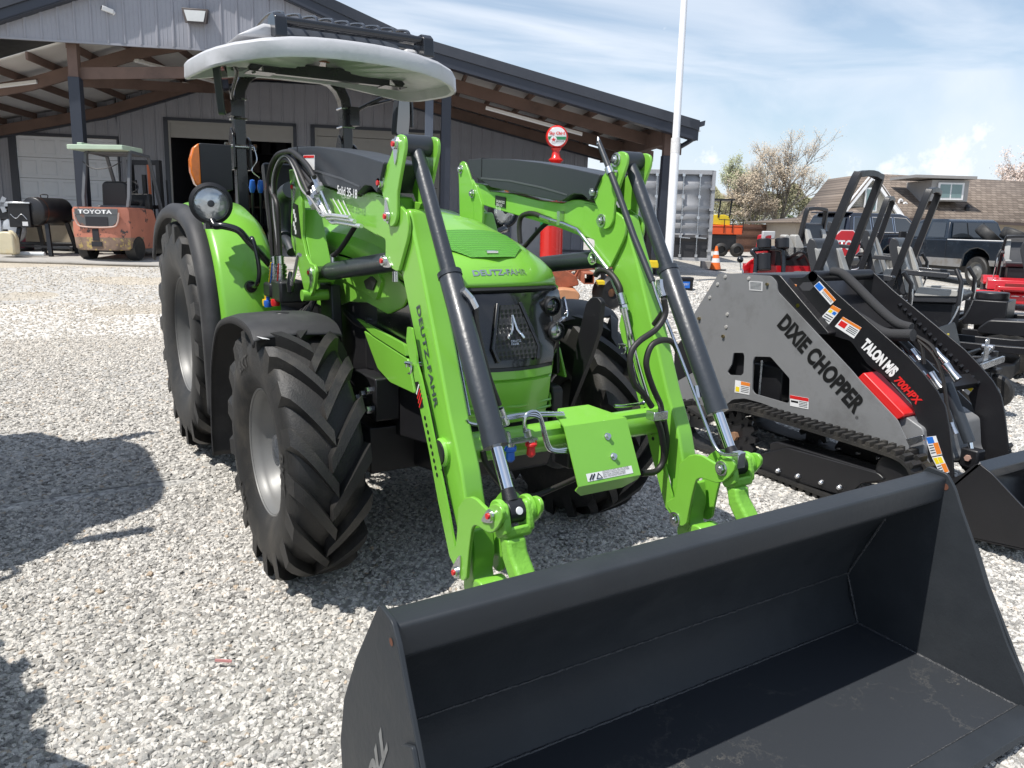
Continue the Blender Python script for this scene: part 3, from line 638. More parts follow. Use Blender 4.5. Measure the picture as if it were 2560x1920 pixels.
    # steel line up the inside of the boom
    pp=[Vector((-.452+dx,*S(c1,[(545,1180)],-.455)[0])),Vector((-.452+dx,*S(c2,[(470,0)],-.455)[0])),Vector((-.452+dx,*S(c2,[(560,450)],-.455)[0])),Vector((-.452+dx,*S(c2,[(690,1130)],-.455)[0]))]
    obj('steel_line',join(*[tube([p+Vector((.014*i,0,0)) for p in pp],.006,8) for i in range(2)]),STEEL,A)
# black rubber end cap on the cross shaft, near arm
q=S(c2,[(490,1470)],XB)[0]
for k in (0,1):
    o=obj('shaft_flange',lathe([(.052,0),(.052,-.012),(.045,-.02)],(XB+DX*k,*q),(1,0,0),32),GREEN,T)
    obj('shaft_cap',lathe([(.043,-.015),(.041,-.024),(0,-.026)],(XB+DX*k,*q),(1,0,0),32),BLACK,o)
XT=Vector((0,*q))
xt0=Vector((-.47,-.945,.82)); 
CT=obj('cross_tube',cyl((-.47,q[0],q[1]),(.47,q[0],q[1]),.056,36),GREEN,T,smoothang=50)
# lettering on the near arm
A0=[o for o in bpy.data.objects if o.name=='loader_arm'][0]
a=Vector((XB-.0025,*S(c2,[(232,105)],XB)[0])); b=Vector((XB-.0025,*S(c2,[(405,1060)],XB)[0]))
text('arm_lettering','DEUTZ-FAHR',tuple(a),tuple(b-a),(0,-1,0),(b-a).length,.033,GRYV,A0,off=.025,spacing=1.1)
CV=[o for o in bpy.data.objects if o.name.startswith('arm_cover')]
for cvo,dx in ((CV[0],0),):
    a=Vector((X0-.0345,*S(c0,[(655,545)],X0-.03)[0]));b=Vector((X0-.0345,*S(c0,[(830,590)],X0-.03)[0])); b=a+(b-a)
    text('cover_lettering','Solid 35-18',tuple(a),tuple(b-a),(0,0,1),(b-a).length,.036,WHT,cvo,off=.014)
    for i in range(3):
        p=[S(c0,[(615+45*i,590+8*i),(700+43*i,740+18*i)],X0)[0],S(c0,[(700+43*i,740+18*i)],X0)[0]]
        obj('arm_stripe',bar([(X0-.004,*p[0]),(X0-.004,*p[1])],.006,.0015,(1,0,0)),WHT,A0)
st=S(c0,[(352,205),(450,203),(450,348),(352,330)],X0-.03)
o=obj('safety_label',prism(st,X0-.0325,X0-.03),WHT,CV[0]); sr=S(c0,[(356,208),(447,207),(447,228),(356,228)],X0-.03); obj('label_band',prism(sr,X0-.034,X0-.0325),REDV,o)
st=S(c0,[(275,625),(315,645),(345,940),(262,910)],X0)
o=obj('safety_label',prism(st,X0-.0105,X0-.008),BLK,T)
for i in range(6):
    yy,zz=S(c0,[(283+8*(i%3),700+36*i)],X0)[0]; obj('label_mark',prism(rnd([(yy-.012,zz-.012),(yy+.012,zz-.014),(yy+.008,zz+.012),(yy-.01,zz+.008)],.006),X0-.012,X0-.0105),WHT,o)
st=S(c2,[(222,810),(250,805),(300,1045),(272,1060)],-.578)
o=obj('safety_label',prism(st,-.580,-.578),BLK,T)
for i in range(4):
    yy,zz=S(c2,[(250+9*i,880+42*i)],-.578)[0]; obj('label_mark',bar([(-.581,yy-.01,zz+.02),(-.581,yy+.012,zz-.02)],.006,.001,(1,0,0)),REDV if i>0 else WHT,o)
# serial plate on the far arm
st=S(c4,[(385,798),(455,812),(455,885),(383,866)],X0+DX)
o=obj('serial_plate',prism(st,X0+DX-.0025,X0+DX+.0),BLK,T)
y0,z0=S(c4,[(390,806)],X0+DX)[0]
text('serial_lettering','BAUJAHR 2022\nSERIAL NO\nEN 12525\nCE',(X0+DX-.004,y0,z0-.085),(0,-1,-.12),(0,0,1),.085,.07,WHT,o)
# lynch pin and locking clip on the rail
q0=Vector((-.585,*S(c2,[(175,650)],-.578)[0]))
for dx in (0,DX): obj('locking_pin',join(tube([q0+Vector((dx,0,0)),q0+Vector((dx+.05,0,0))],.008,8),tube([q0+Vector((dx,.022*math.cos(a),.022*math.sin(a)-.01)) for a in [k*.55 for k in range(10)]],.0035,6),tube([q0+Vector((dx-.004,.02,.006)),q0+Vector((dx-.004,-.03,.012))],.006,6)),ZINC,T)
# ---- valve cover plate on the cross tube
vc=[onp(ca((895,185)),0,-.08),onp(ca((1255,90)),0,.22),onp(ca((1345,455)),0,.22),onp(ca((980,530)),0,-.08)]
def solvpt(px_,x): return onp(ca(px_),0,x)
P1,P2,P3,P4=[solvpt(p,x) for p,x in (((893,185),-.085),((1255,92),.215),((1345,458),.215),((980,532),-.085))]
yt=(P1.y+P2.y)/2;zt=(P1.z+P2.z)/2;yb=(P3.y+P4.y)/2;zb=(P3.z+P4.z)/2
nrm=Vector((0,-(zt-zb),-(yb-yt))).normalized()
def fr(u,v,w=0): # u: x ; v 0 bottom..1 top ; w out
    return (u,yb+(yt-yb)*v+nrm.y*w,zb+(zt-zb)*v+nrm.z*w)
xL,xR=-.085,.215
VV=[fr(xL,0),fr(xR,0),fr(xR,1),fr(xL,1),  # face
    fr(xL,1),(xL+.012,yt+.035,zt+.035),(xL+.03,yt+.06,zt+.05),(xR-.10,yt+.075,zt+.052),(xR-.05,yt+.06,zt+.045),
    (xL+.0,yb+.02,zb-.03),(xL+.045,yb+.045,zb-.055),(xR-.05,yb+.045,zb-.055),(xR,yb+.02,zb-.03)]
FFc=[(0,1,2,3),(3,2,8,7,6,5),(0,9,10,11,12,1)]
VV=[fr(xL,0),fr(xR,0),fr(xR,1),fr(xL,1),(xR-.13,yt+.078,zt+.050),(xL+.025,yt+.078,zt+.050),(xL-.002,yt+.045,zt+.029),
    (xL+.0,yb+.018,zb-.022),(xL+.045,yb+.045,zb-.055),(xR-.05,yb+.045,zb-.055),(xR,yb+.018,zb-.022)]
VC=obj('valve_cover',(VV,[(0,1,2,3),(3,2,4,5,6),(0,7,8,9,10,1)]),GREEN,T,solid=.006,smoothang=1)
for pl_ in VC.data.polygons: pl_.use_smooth=False
for v in (.73,.38): 
    p=fr(.10 if v>.5 else .105,v,.004); obj('cover_bolt',join(cyl(p,fr(.10 if v>.5 else .105,v,.018),.010,6),cyl(p,fr(.10 if v>.5 else .105,v,.007),.014,16)),ZINC,VC)
s=obj('warning_label',prism([(0,0),(1,0),(1,1),(0,1)],0,1,1),WHT,VC)
pp=[fr(xL+.045,.045,.004),fr(xR-.035,.045,.004),fr(xR-.035,.175,.004),fr(xL+.045,.175,.004)]
s.data.clear_geometry();s.data.from_pydata([tuple(p) for p in pp],[],[(0,1,2,3)]);s.data.materials.append(WHT)
text('label_lettering','CAUTION: DO NOT USE THE LOADER\nWITHOUT A PROTECTIVE STRUCTURE\nKEEP CLEAR OF RAISED LOADER\nREAD THE INSTRUCTIONS FIRST',fr(xL+.12,.062,.0055),(1,0,0),Vector(fr(0,1))-Vector(fr(0,0)),.13,.027,BLK,s)
obj('label_pictogram',join(*[bar([fr(xL+.055+.012*i,.065,.0055),fr(xL+.072+.012*i,.155,.0055)],.005,.001,tuple(nrm)) for i in range(2)],tube([fr(xL+.088,.07,.0055),fr(xL+.10,.155,.0055),fr(xL+.115,.07,.0055)],.002,5,closed=True)),BLK,s)
# block behind the plate, hydraulic lines and couplers
obj('valve_block',box(-.02,.17,yt+.05,yt+.17,.66,.82),BLACK,T,bevel=.008)
Yp=-1.0
def W(pts,y=Yp): return [onp(ca(p),1,y) for p in pts]
lines=[[(285,120),(300,140),(345,150),(420,148)],[(425,150),(500,135),(530,105),(700,80),(880,80)],[(520,140),(535,115),(700,95),(885,92)]]
pl=[]
for l in lines: pl.append(tube(smooth(W(l,-.97),5),.0065,8))
for o_,h in ((0,0),(14,14),(26,26)):
    pl.append(tube(smooth(W([(648-o_*.2,200),(640,150),(650,95+h*.3),(690,70+h),(725,80+h),(750+o_*-.3,130),(790-o_*.5,270+h*.3),(830-o_*.3,305+h*.4),(920,295+h)],-1.03),5),.0068,8))
pl.append(tube(smooth([onp(c6(p),1,-.96) for p in ((150,735),(215,735),(330,718),(352,700),(340,650),(300,560),(265,430),(230,200),(200,80))],5),.007,8))
pl.append(tube(smooth([onp(c6(p),1,-.97) for p in ((375,690),(330,550),(290,400),(235,150),(220,80))],5),.008,8))
multi('steel_pipe',pl,STEEL,T)
fit=[]
for p,q_ in (((655,185),(665,225)),((525,200),(535,260)),((505,110),(520,150))): fit.append(tube(W([p,q_],-1.03),.013,6))
fit.append(bar(W([(530,262),(700,230)],-1.02),.05,.006))
multi('coupler_bracket',fit,ZINC,T)
for (x,y),mm in (((555,330),BLUEP),((682,300),REDP)):
    p=onp(ca((x,y)),1,-1.03); o=obj('quick_coupler',join(cyl(p+Vector((0,0,.04)),p+Vector((0,0,.015)),.015,12)),ZINC,T)
    obj('dust_cap',lathe([(.012,.03),(.022,.02),(.022,.012),(.015,.008),(.017,-.02),(.009,-.03),(0,-.03)],p,(0,0,1),16),mm,o)
    obj('cap_strap',tube([p+Vector((.024*math.cos(a),.0,.024*math.sin(a)*.5+.02)) for a in [k*.6 for k in range(11)]],.003,5),mm,o)
# fittings at the near cylinder
for dx,y in ((0,0),):
    p=[onp(c2(q_),1,-.98) for q_ in ((740,20),(785,110),(800,300),(900,720),(1010,1030))]
    obj('cylinder_hose',tube(smooth(p[1:],6),.011,10),HOSE,T)
    multi('hose_fitting',(tube(p[:2],.0145,8),tube([p[0]+Vector((-.03,0,.03)),p[0]],.013,8),tube([onp(c2((1020,1060)),1,-.99),onp(c2((1055,1160)),1,-.99)],.014,10),tube([onp(c2((1055,1165)),1,-.99),onp(c2((1065,1215)),1,-.99)],.018,6)),ZINC,T)
    obj('blue_valve',join(tube([onp(c2((1075,1290)),1,-.99),onp(c2((1090,1370)),1,-.99)],.015,6)),ZINC,T)
def hose(c,pts,y,r,name='hydraulic_hose',ax=1):
    return obj(name,tube(smooth([onp(c(p),ax,y) for p in pts],6),r,10),HOSE,T)
hose(c6,[(480,20),(490,120),(430,220),(320,300),(265,370),(255,460),(285,590),(340,650),(400,740)],-1.02,.0125)
hose(c6,[(575,370),(540,310),(470,295),(400,330),(365,420),(370,500),(410,620),(455,720),(465,770)],-1.03,.0125)
hose(c6,[(435,830),(460,900),(480,1030),(470,1120),(420,1175),(330,1185)],-1.02,.0135)
hose(c6,[(480,830),(498,950),(492,1040),(480,1110)],-1.01,.0135)
hose(ca,[(385,310),(410,400),(500,520),(600,580),(700,590),(850,530),(970,475)],-.98,.011)
cl=onp(c6((450,795)),1,-1.03);obj('hose_clamp',box(cl.x-.045,cl.x+.03,cl.y-.02,cl.y+.03,cl.z-.018,cl.z+.018),ZINC,T,bevel=.003)
# far elbow hose with its pipe
hose(c4,[(555,1130),(548,1020),(560,950),(600,925),(650,925),(705,945)],.44,.013,ax=0)
obj('arm_pipe',join(tube(smooth([onp(c4(p),0,.435) for p in ((760,965),(860,995),(950,1035),(985,1080),(1160,1310))],1),.010,10),tube([onp(c4((700,945)),0,.435),onp(c4((765,967)),0,.435)],.014,8),box(.425,.45,*(lambda p:(p[0]-.012,p[0]+.012,p[1]-.02,p[1]+.045))(S(c4,[(828,975)],.435)[0])),tube([onp(c4(p),0,.435) for p in ((1190,1380),(1240,1500),(1265,1600))],.010,8)),STEEL,T)
hose(c4,[(1075,1350),(1100,1322),(1150,1320),(1200,1360),(1240,1430),(1250,1480)],.43,.0135,ax=0)
obj('hose_ferrule',join(tube([onp(c4((1248,1478)),0,.43),onp(c4((1268,1555)),0,.43)],.018,12),tube([onp(c4((1270,1560)),0,.43),onp(c4((1280,1600)),0,.43)],.021,6)),ZINC,T)
# level indicator rod alongside the far arm
xi=.40
r1=[onp(c4(p),0,xi) for p in ((1095,425),(1180,640),(1240,800),(1340,1080),(1468,1395))]
IR=obj('level_indicator',tube(r1,[.0105,.0135,.0135,.0135,.0135],14),DGREY,T)
obj('indicator_tip',tube([onp(c4((1092,395)),0,xi),onp(c4((1100,445)),0,xi)],[.004,.012],12),ZINC,IR)
obj('indicator_clip',join(tube([onp(c4((1165,608)),0,xi),onp(c4((1180,650)),0,xi)],.018,16),cyl(onp(c4((1172,625)),0,xi),onp(c4((1225,632)),0,xi+.03),.006,8)),ZINC,IR)
r2=[onp(c4((1465,1390)),0,xi)]+[onp(c6(p),0,xi+.02) for p in ((440,20),(540,270),(640,530),(700,690),(770,880),(810,980),(850,1040),(900,1062),(985,1055))]
obj('indicator_rod',tube(smooth(r2,4),.0065,10),STEEL,IR)
cp=onp(c6((985,1095)),0,.47);obj('indicator_clamp',box(cp.x-.02,cp.x+.02,cp.y-.012,cp.y+.02,cp.z-.03,cp.z+.03),ZINC,IR,bevel=.002)
p=[onp(c6(q_),0,.47) for q_ in ((695,600),(710,680))]
multi('hose_fitting',(tube([onp(c4((1520,1380)),0,.46),onp(c4((1525,1440)),0,.46),onp(c4((1545,1500)),0,.46)],[.016,.018,.017],8),tube(p,.012,6)),ZINC,T)
hose(c4,[(1545,1500),(1555,1560),(1530,1620),(1480,1690)],.46,.012,ax=0)
# ---- hose bundle and couplers by the near tower
bx=-.62
def hb(pts,x=bx,r=.0125): obj('hydraulic_hose',tube(smooth([onp(c0(p),0,x) for p in pts],7),r,10),HOSE,T)
hb([(95,1090),(70,900),(50,620),(60,380),(110,230),(180,178),(240,190),(330,260),(440,385)])
hb([(110,1090),(90,900),(75,620),(80,400),(130,260),(190,220),(250,240),(330,330),(430,460)],-.63)
hb([(125,1090),(105,900),(95,640),(95,440),(140,280),(200,240),(260,290),(330,390),(410,490)],-.64)
hb([(140,1090),(130,900),(115,640),(60,500),(62,300),(150,195),(230,215),(300,330),(395,540)],-.65)
hb([(75,1090),(60,850),(38,600),(42,400),(70,280),(120,200),(200,172),(270,185),(380,290),(445,400)],-.66,.011)
obj('grey_cable',tube(smooth([onp(c0(p),0,-.655) for p in ((120,1000),(85,700),(75,420),(130,250),(200,215),(260,310),(330,500),(420,600),(500,720))],6),.005,6),mat('cable_grey',(.25,.25,.25),.5),T)
pf=[]
ff=[]
for i,(s0,f1,e) in enumerate((((445,395),(480,470),(620,780)),((430,465),(455,540),(590,790)),((410,490),(440,570),(560,760)),((395,545),(430,620),(520,740)))):
    x=-.615-.008*i
    A_=[onp(c0(q_),0,x) for q_ in (s0,f1)]
    ff.append(tube(A_,.0165,10)); ff.append(tube([A_[1],A_[1]+(A_[1]-A_[0])*.45],.021,6))
    pf.append(tube(smooth([A_[1]]+[onp(c0(q_),0,x+.02) for q_ in (((f1[0]+e[0])/2,(f1[1]+e[1])/2),e,(e[0]+70,e[1]+18-8*i),(e[0]+240,e[1]+50-12*i))],5),.0085,10))
multi('hose_fitting',ff,ZINC,T);multi('steel_pipe',pf,mat('bright_pipe',(.85,.86,.88),.3,metal=.8,var=.05),T)
cpx=-.62
base=[onp(c8(p),0,cpx) for p in ((960,440),(1010,440),(985,520))]
cc=[]
for (x,y0,y1,r) in ((960,445,510,.02),(1012,440,505,.02),(965,510,650,.03),(1015,505,650,.032)):
    a=onp(c8((x,y0)),0,cpx);b=onp(c8((x+3,y1)),0,cpx)
    prof=[];n=9
    L_=(b-a).length
    for i in range(n): prof+= [(r*(1 if i%2 else .82),L_*i/n),(r*(1 if i%2 else .82),L_*(i+1)/n)]
    cc.append(lathe(prof,tuple(a),tuple(b-a),18))
QC=obj('multi_coupler',join(*cc),ZINC,T)
b=onp(c8((990,650)),0,cpx)
obj('coupler_body',join(box(b.x-.06,b.x+.07,b.y-.07,b.y+.06,b.z-.075,b.z+.0),box(b.x-.05,b.x+.09,b.y-.22,b.y-.05,b.z-.09,b.z+.02)),BLACK,QC,bevel=.012)
hh=[onp(c8(p),0,-.63) for p in ((1170,435),(1155,440),(1130,560),(1105,670))]
obj('coupler_handle',join(tube(smooth(hh,4),.009,10)),ZINC,QC);obj('handle_grip',lathe([(0,.0),(.016,.01),(.02,.05),(.012,.1),(.008,.11)],onp(c8((1095,740)),0,-.63),(0,-.1,1),14),BLACKG,QC)
for (x0,y0,x1,y1,mm) in ((940,495,905,790,YELP),(950,500,918,800,BLUEP),(1000,505,975,790,REDP)):
    q1=[onp(c8(p),0,-.66) for p in ((x0,y0),((x0+x1)/2+4,(y0+y1)/2),(x1,y1))]
    o=obj('dust_cap',join(tube(smooth(q1,5),.0035,6),lathe([(0,.03),(.010,.028),(.010,.006),(.022,.004),(.024,-.01),(.021,-.03),(0,-.032)],q1[2],(0,0,1),16)),mm,QC)
obj('intake_pipe',tube(smooth([onp(c0(p),0,-.46) for p in ((250,1060),(215,980),(180,940),(165,860),(165,700),(180,560),(235,510)) ],6),[.03]*13+[.045]*24,14),DGREY,T)
obj('wiring_harness',join(*[tube(smooth([Vector((-.50+.02*i,.55+.05*i,1.25)),Vector((-.56-.02*i,.60,1.05)),Vector((-.50,.5+.1*i,.95-.05*i)),Vector((-.42,.3,.8))],5),.009,6) for i in range(5)]),BLACK,T)
# ================================================================ BUCKET
bin_=[(-1.792,.603),(-1.581,.458),(-1.47,.30),(-1.437,.16),(-1.455,.06),(-1.509,-.036),(-2.18,-.061)]
HW=1.112
def off2(p,t):
    out=[]
    for i in range(len(p)):
        a=Vector(p[max(i-1,0)]);b=Vector(p[min(i+1,len(p)-1)]);d=(b-a).normalized();n=Vector((-d.y,d.x)); out.append(tuple(Vector(p[i])+n*t))
    return out
pr_=bin_; o2=off2(bin_,-.012)
if o2[3][0]<bin_[3][0]: o2=off2(bin_,.012)
BU=obj('bucket',prism(pr_+o2[::-1],-HW,HW),BKT,T,smoothang=25)
obj('top_bar',prism(rnd([(-1.800,.690),(-1.797,.605),(-1.775,.595),(-1.70,.63),(-1.695,.668),(-1.715,.695)],.012,3),-HW,HW),BKT,BU,bevel=.002)
side=[(-1.725,.715),(-1.80,.705),(-1.835,.66),(-1.87,.585),(-1.93,.47),(-1.995,.33),(-2.09,.15),(-2.165,.03),(-2.195,-.03),(-2.215,-.068),(-1.50,-.05),(-1.43,.06),(-1.42,.17),(-1.46,.32),(-1.56,.49),(-1.64,.60)]
for sx in (-1,1):
    s_=rnd(side,.012); 
    o=obj('side_plate',prism(s_,min(sx*HW,sx*(HW+.014)),max(sx*HW,sx*(HW+.014))),BKT,BU,bevel=.003)
    obj('lifting_hole',lathe([(0,0),(.010,0)],(sx*(HW+.0155),-1.80,.655),(1,0,0),16),mat('rust_hole',(.12,.045,.025),.8),o)
    obj('lifting_hole',lathe([(0,0),(.013,0)],(sx*(HW-.0015),-1.80,.655),(1,0,0),16),bpy.data.materials['rust_hole'],o)
    wr=[(-2.215,-.068),(-2.165,.03),(-1.995,.33),(-1.93,.47),(-1.87,.44),(-1.96,.22),(-2.02,-.02),(-2.03,-.065)]
    obj('side_cutter',prism(rnd(wr,.01),min(sx*(HW+.014),sx*(HW+.026)),max(sx*(HW+.014),sx*(HW+.026))),BKT,o,bevel=.004)
obj('cutting_edge',prism([(-2.15,-.058),(-2.16,-.0465),(-2.245,-.060),(-2.255,-.078),(-2.15,-.078)],-HW-.014,HW+.014),BKT,BU,bevel=.002)
WELD=mat('weld_bead',(.06,.062,.066),.4,var=.2,scale=90,bump=1,bscale=90)
wd=[]
def wline(p,q,n=60,r=.0045):
    P=[Vector(p).lerp(Vector(q),i/n) for i in range(n+1)];return tube([v+Vector((random.uniform(-.001,.001),random.uniform(-.001,.001),random.uniform(-.001,.001))) for v in P],[r*random.uniform(.7,1.2) for _ in P],6)
wd.append(wline((-HW,-1.441,.165),(HW,-1.441,.165),160,.0035));wd.append(wline((-HW,-1.512,-.033),(HW,-1.512,-.033),160))
for sx in (-1,1):
    wd.append(wline((sx*(HW-.002),-1.509,-.034),(sx*(HW-.002),-2.17,-.058)));wd.append(wline((sx*(HW-.002),-1.44,.16),(sx*(HW-.002),-1.51,-.034)));wd.append(wline((sx*(HW-.002),-1.58,.456),(sx*(HW-.002),-1.44,.16)))
wd.append(wline((-HW,-2.152,-.0555),(HW,-2.152,-.0555),160,.003))
obj('weld_bead',join(*wd),WELD,BU)
# scrubbed dirt film on the floor
m,nt,b=nodes('floor_dirt');L=nt.links.new
tc=N(nt,'ShaderNodeTexCoord');n1=N(nt,'ShaderNodeTexNoise',inp={'Scale':3.2,'Detail':10,'Roughness':.7});L(tc.outputs['Object'],n1.inputs['Vector'])
n2=N(nt,'ShaderNodeTexNoise',inp={'Scale':60,'Detail':6,'Roughness':.8});L(tc.outputs['Object'],n2.inputs['Vector'])
vo=N(nt,'ShaderNodeTexVoronoi',feature='DISTANCE_TO_EDGE',inp={'Scale':1.6});ad=N(nt,'ShaderNodeVectorMath',operation='ADD');L(tc.outputs['Object'],ad.inputs[0]);L(n1.outputs['Color'],ad.inputs[1]);L(ad.outputs[0],vo.inputs['Vector'])
r1_=N(nt,'ShaderNodeMapRange',inp={1:.012,2:0});L(vo.outputs['Distance'],r1_.inputs[0]);r2_=N(nt,'ShaderNodeMapRange',inp={1:.60,2:.80});L(n2.outputs['Fac'],r2_.inputs[0]);r3_=N(nt,'ShaderNodeMapRange',inp={1:.45,2:.7});L(n1.outputs['Fac'],r3_.inputs[0])
mu=N(nt,'ShaderNodeMath',operation='MULTIPLY');L(r2_.outputs[0],mu.inputs[0]);L(r3_.outputs[0],mu.inputs[1])
mu2=N(nt,'ShaderNodeMath',operation='MULTIPLY');L(r1_.outputs[0],mu2.inputs[0]);L(r3_.outputs[0],mu2.inputs[1])
sm=N(nt,'ShaderNodeMath',operation='MAXIMUM');L(mu.outputs[0],sm.inputs[0]);L(mu2.outputs[0],sm.inputs[1])
mx=N(nt,'ShaderNodeMix',data_type='RGBA');mx.inputs[6].default_value=(.033,.037,.043,1);mx.inputs[7].default_value=(.15,.14,.12,1);L(sm.outputs[0],mx.inputs[0]);L(mx.outputs[2],b.inputs['Base Color'])
rr=N(nt,'ShaderNodeMapRange',inp={3:.38,4:.8});L(sm.outputs[0],rr.inputs[0]);L(rr.outputs[0],b.inputs['Roughness'])
DIRT=m
z_=lambda y:-.036+(y+1.509)*(.025/.671)
obj('floor_liner',([(-HW+.004,-1.515,z_(-1.515)+.002),(HW-.004,-1.515,z_(-1.515)+.002),(HW-.004,-2.148,z_(-2.148)+.002),(-HW+.004,-2.148,z_(-2.148)+.002)],[(0,1,2,3)]),DIRT,BU)
# bracket hooks on the back of the bucket
for dx in (0,DX): obj('bucket_hook',join(*[prism(rnd([(-1.44,.02),(-1.43,.42),(-1.50,.50),(-1.40,.48),(-1.34,.40),(-1.34,.1)],.02),x+dx,x+.014+dx) for x in (-.60,-.42)]),BKT,BU,bevel=.003)
obj('latch_handle',tube(smooth([(.42,-1.38,.43),(.41,-1.44,.475),(.44,-1.50,.50),(.52,-1.52,.50),(.55,-1.48,.47),(.55,-1.44,.44)],5),.009,10),BLACKG,BU)
text('bucket_lettering','STOLL',(-HW-.0155,-1.575,-.02),(0,-.197,.381),(0,.127,-.088),.44,.055,mat('silver_vinyl',(.22,.23,.235),.35,metal=.5,var=.35,scale=25),BU,off=.05,shear=.5)
# ================================================================ GROUND
def gravel_mat(name,stone=False):
    m,nt,b=nodes(name);L=nt.links.new
    tc=N(nt,'ShaderNodeTexCoord')
    if stone:
        oi=N(nt,'ShaderNodeObjectInfo');rp=N(nt,'ShaderNodeValToRGB');cr_=rp.color_ramp;cr_.interpolation='LINEAR'
        els=[(0,(.20,.196,.19)),(.14,(.32,.315,.30)),(.40,(.48,.468,.44)),(.70,(.62,.60,.56)),(.95,(.74,.71,.66)),(1,(.46,.36,.26))]
        while len(cr_.elements)<len(els): cr_.elements.new(.5)
        for e,(p,c) in zip(cr_.elements,els): e.position=p;e.color=(*c,1)
        L(oi.outputs['Random'],rp.inputs[0])
        n1=N(nt,'ShaderNodeTexNoise',inp={'Scale':3.5,'Detail':6,'Roughness':.8});L(tc.outputs['Object'],n1.inputs['Vector'])
        mr=N(nt,'ShaderNodeMapRange',inp={1:.3,2:.7,3:.62,4:1.3});L(n1.outputs['Fac'],mr.inputs[0])
        vm=N(nt,'ShaderNodeVectorMath',operation='SCALE');sp_=N(nt,'ShaderNodeSeparateXYZ');L(oi.outputs['Location'],sp_.inputs[0])
        fy=N(nt,'ShaderNodeMapRange',inp={1:2.0,2:8.0,3:.08,4:.62});L(sp_.outputs['Y'],fy.inputs[0]);fx=N(nt,'ShaderNodeMapRange',inp={1:2.5,2:6.5,3:1,4:.15});L(sp_.outputs['X'],fx.inputs[0])
        fm=N(nt,'ShaderNodeMath',operation='MULTIPLY');L(fy.outputs[0],fm.inputs[0]);L(fx.outputs[0],fm.inputs[1])
        tm=N(nt,'ShaderNodeMix',data_type='RGBA');tm.inputs[7].default_value=(.56,.49,.39,1);L(rp.outputs[0],tm.inputs[6]);L(fm.outputs[0],tm.inputs[0])
        L(tm.outputs[2],vm.inputs[0]);L(mr.outputs[0],vm.inputs['Scale']);L(vm.outputs[0],b.inputs['Base Color'])
        bp=N(nt,'ShaderNodeBump',inp={'Strength':.6,'Distance':.004});L(n1.outputs['Fac'],bp.inputs['Height']);L(bp.outputs[0],b.inputs['Normal'])
    else:
        v=N(nt,'ShaderNodeTexVoronoi',inp={'Scale':38});L(tc.outputs['Object'],v.inputs['Vector'])
        rp=N(nt,'ShaderNodeValToRGB');cr_=rp.color_ramp
        els=[(0,(.20,.195,.19)),(.3,(.34,.335,.32)),(.6,(.47,.46,.43)),(1,(.62,.60,.56))]
        while len(cr_.elements)<len(els): cr_.elements.new(.5)
        for e,(p,c) in zip(cr_.elements,els): e.position=p;e.color=(*c,1)
        sx=N(nt,'ShaderNodeSeparateColor');L(v.outputs['Color'],sx.inputs[0]);L(sx.outputs[0],rp.inputs[0])
        # dusty worn areas
        n1=N(nt,'ShaderNodeTexNoise',inp={'Scale':.5,'Detail':10,'Roughness':.72});L(tc.outputs['Object'],n1.inputs['Vector'])
        # distance up the lot: more dirt towards the shop
        sp=N(nt,'ShaderNodeSeparateXYZ');L(tc.outputs['Object'],sp.inputs[0])
        dy=N(nt,'ShaderNodeMapRange',inp={1:1.5,2:9,3:-.12,4:.24});L(sp.outputs['Y'],dy.inputs[0])
        dx_=N(nt,'ShaderNodeMapRange',inp={1:3,2:9,3:0,4:-.18});L(sp.outputs['X'],dx_.inputs[0])
        ad=N(nt,'ShaderNodeMath',operation='ADD');L(n1.outputs['Fac'],ad.inputs[0]);L(dy.outputs[0],ad.inputs[1])
        ad2=N(nt,'ShaderNodeMath',operation='ADD');L(ad.outputs[0],ad2.inputs[0]);L(dx_.outputs[0],ad2.inputs[1])
        mr=N(nt,'ShaderNodeMapRange',inp={1:.45,2:.72,3:0,4:.72});L(ad2.outputs[0],mr.inputs[0])
        mx=N(nt,'ShaderNodeMix',data_type='RGBA');mx.inputs[7].default_value=(.50,.435,.335,1)
        n4=N(nt,'ShaderNodeTexNoise',inp={'Scale':1.1,'Detail':9,'Roughness':.75});L(tc.outputs['Object'],n4.inputs['Vector']);m4=N(nt,'ShaderNodeMapRange',inp={1:.35,2:.65,3:.62,4:1.25});L(n4.outputs['Fac'],m4.inputs[0])
        v4=N(nt,'ShaderNodeVectorMath',operation='SCALE');L(rp.outputs[0],v4.inputs[0]);L(m4.outputs[0],v4.inputs['Scale']);L(v4.outputs[0],mx.inputs[6]);L(mr.outputs[0],mx.inputs[0]);L(mx.outputs[2],b.inputs['Base Color'])
        de=N(nt,'ShaderNodeTexVoronoi',feature='F1',inp={'Scale':38});L(tc.outputs['Object'],de.inputs['Vector'])
        iv=N(nt,'ShaderNodeMath',operation='SUBTRACT',inp={0:1.0});L(de.outputs['Distance'],iv.inputs[1])
        bp=N(nt,'ShaderNodeBump',inp={'Strength':.9,'Distance':.012});L(iv.outputs[0],bp.inputs['Height']);L(bp.outputs[0],b.inputs['Normal'])
    b.inputs['Roughness'].default_value=.8;b.inputs['Specular IOR Level'].default_value=.3
    return m
def gpatch(xs,ys,dz=0,wob=0):
    return grid([[ (x,y,ground(x,y)+dz+(noise.noise(Vector((x*.6,y*.6,0)))*wob)) for x in xs] for y in ys])
def spaced(a,b,near,far,c=0):
    out=[];x=a
    while x<b: out.append(x); x+=near+abs(x-c)*far
    return out+[b]
xs=sorted(set([-v for v in spaced(0,400,.5,.12)]+spaced(0,400,.5,.12)));ys=sorted(set([-v for v in spaced(0,400,.5,.12)]+spaced(0,400,.5,.12)))
G_=obj('ground',gpatch(xs,ys,0,.02),gravel_mat('gravel_far'),smoothang=0)
tag(G_,None,None,kind='structure')
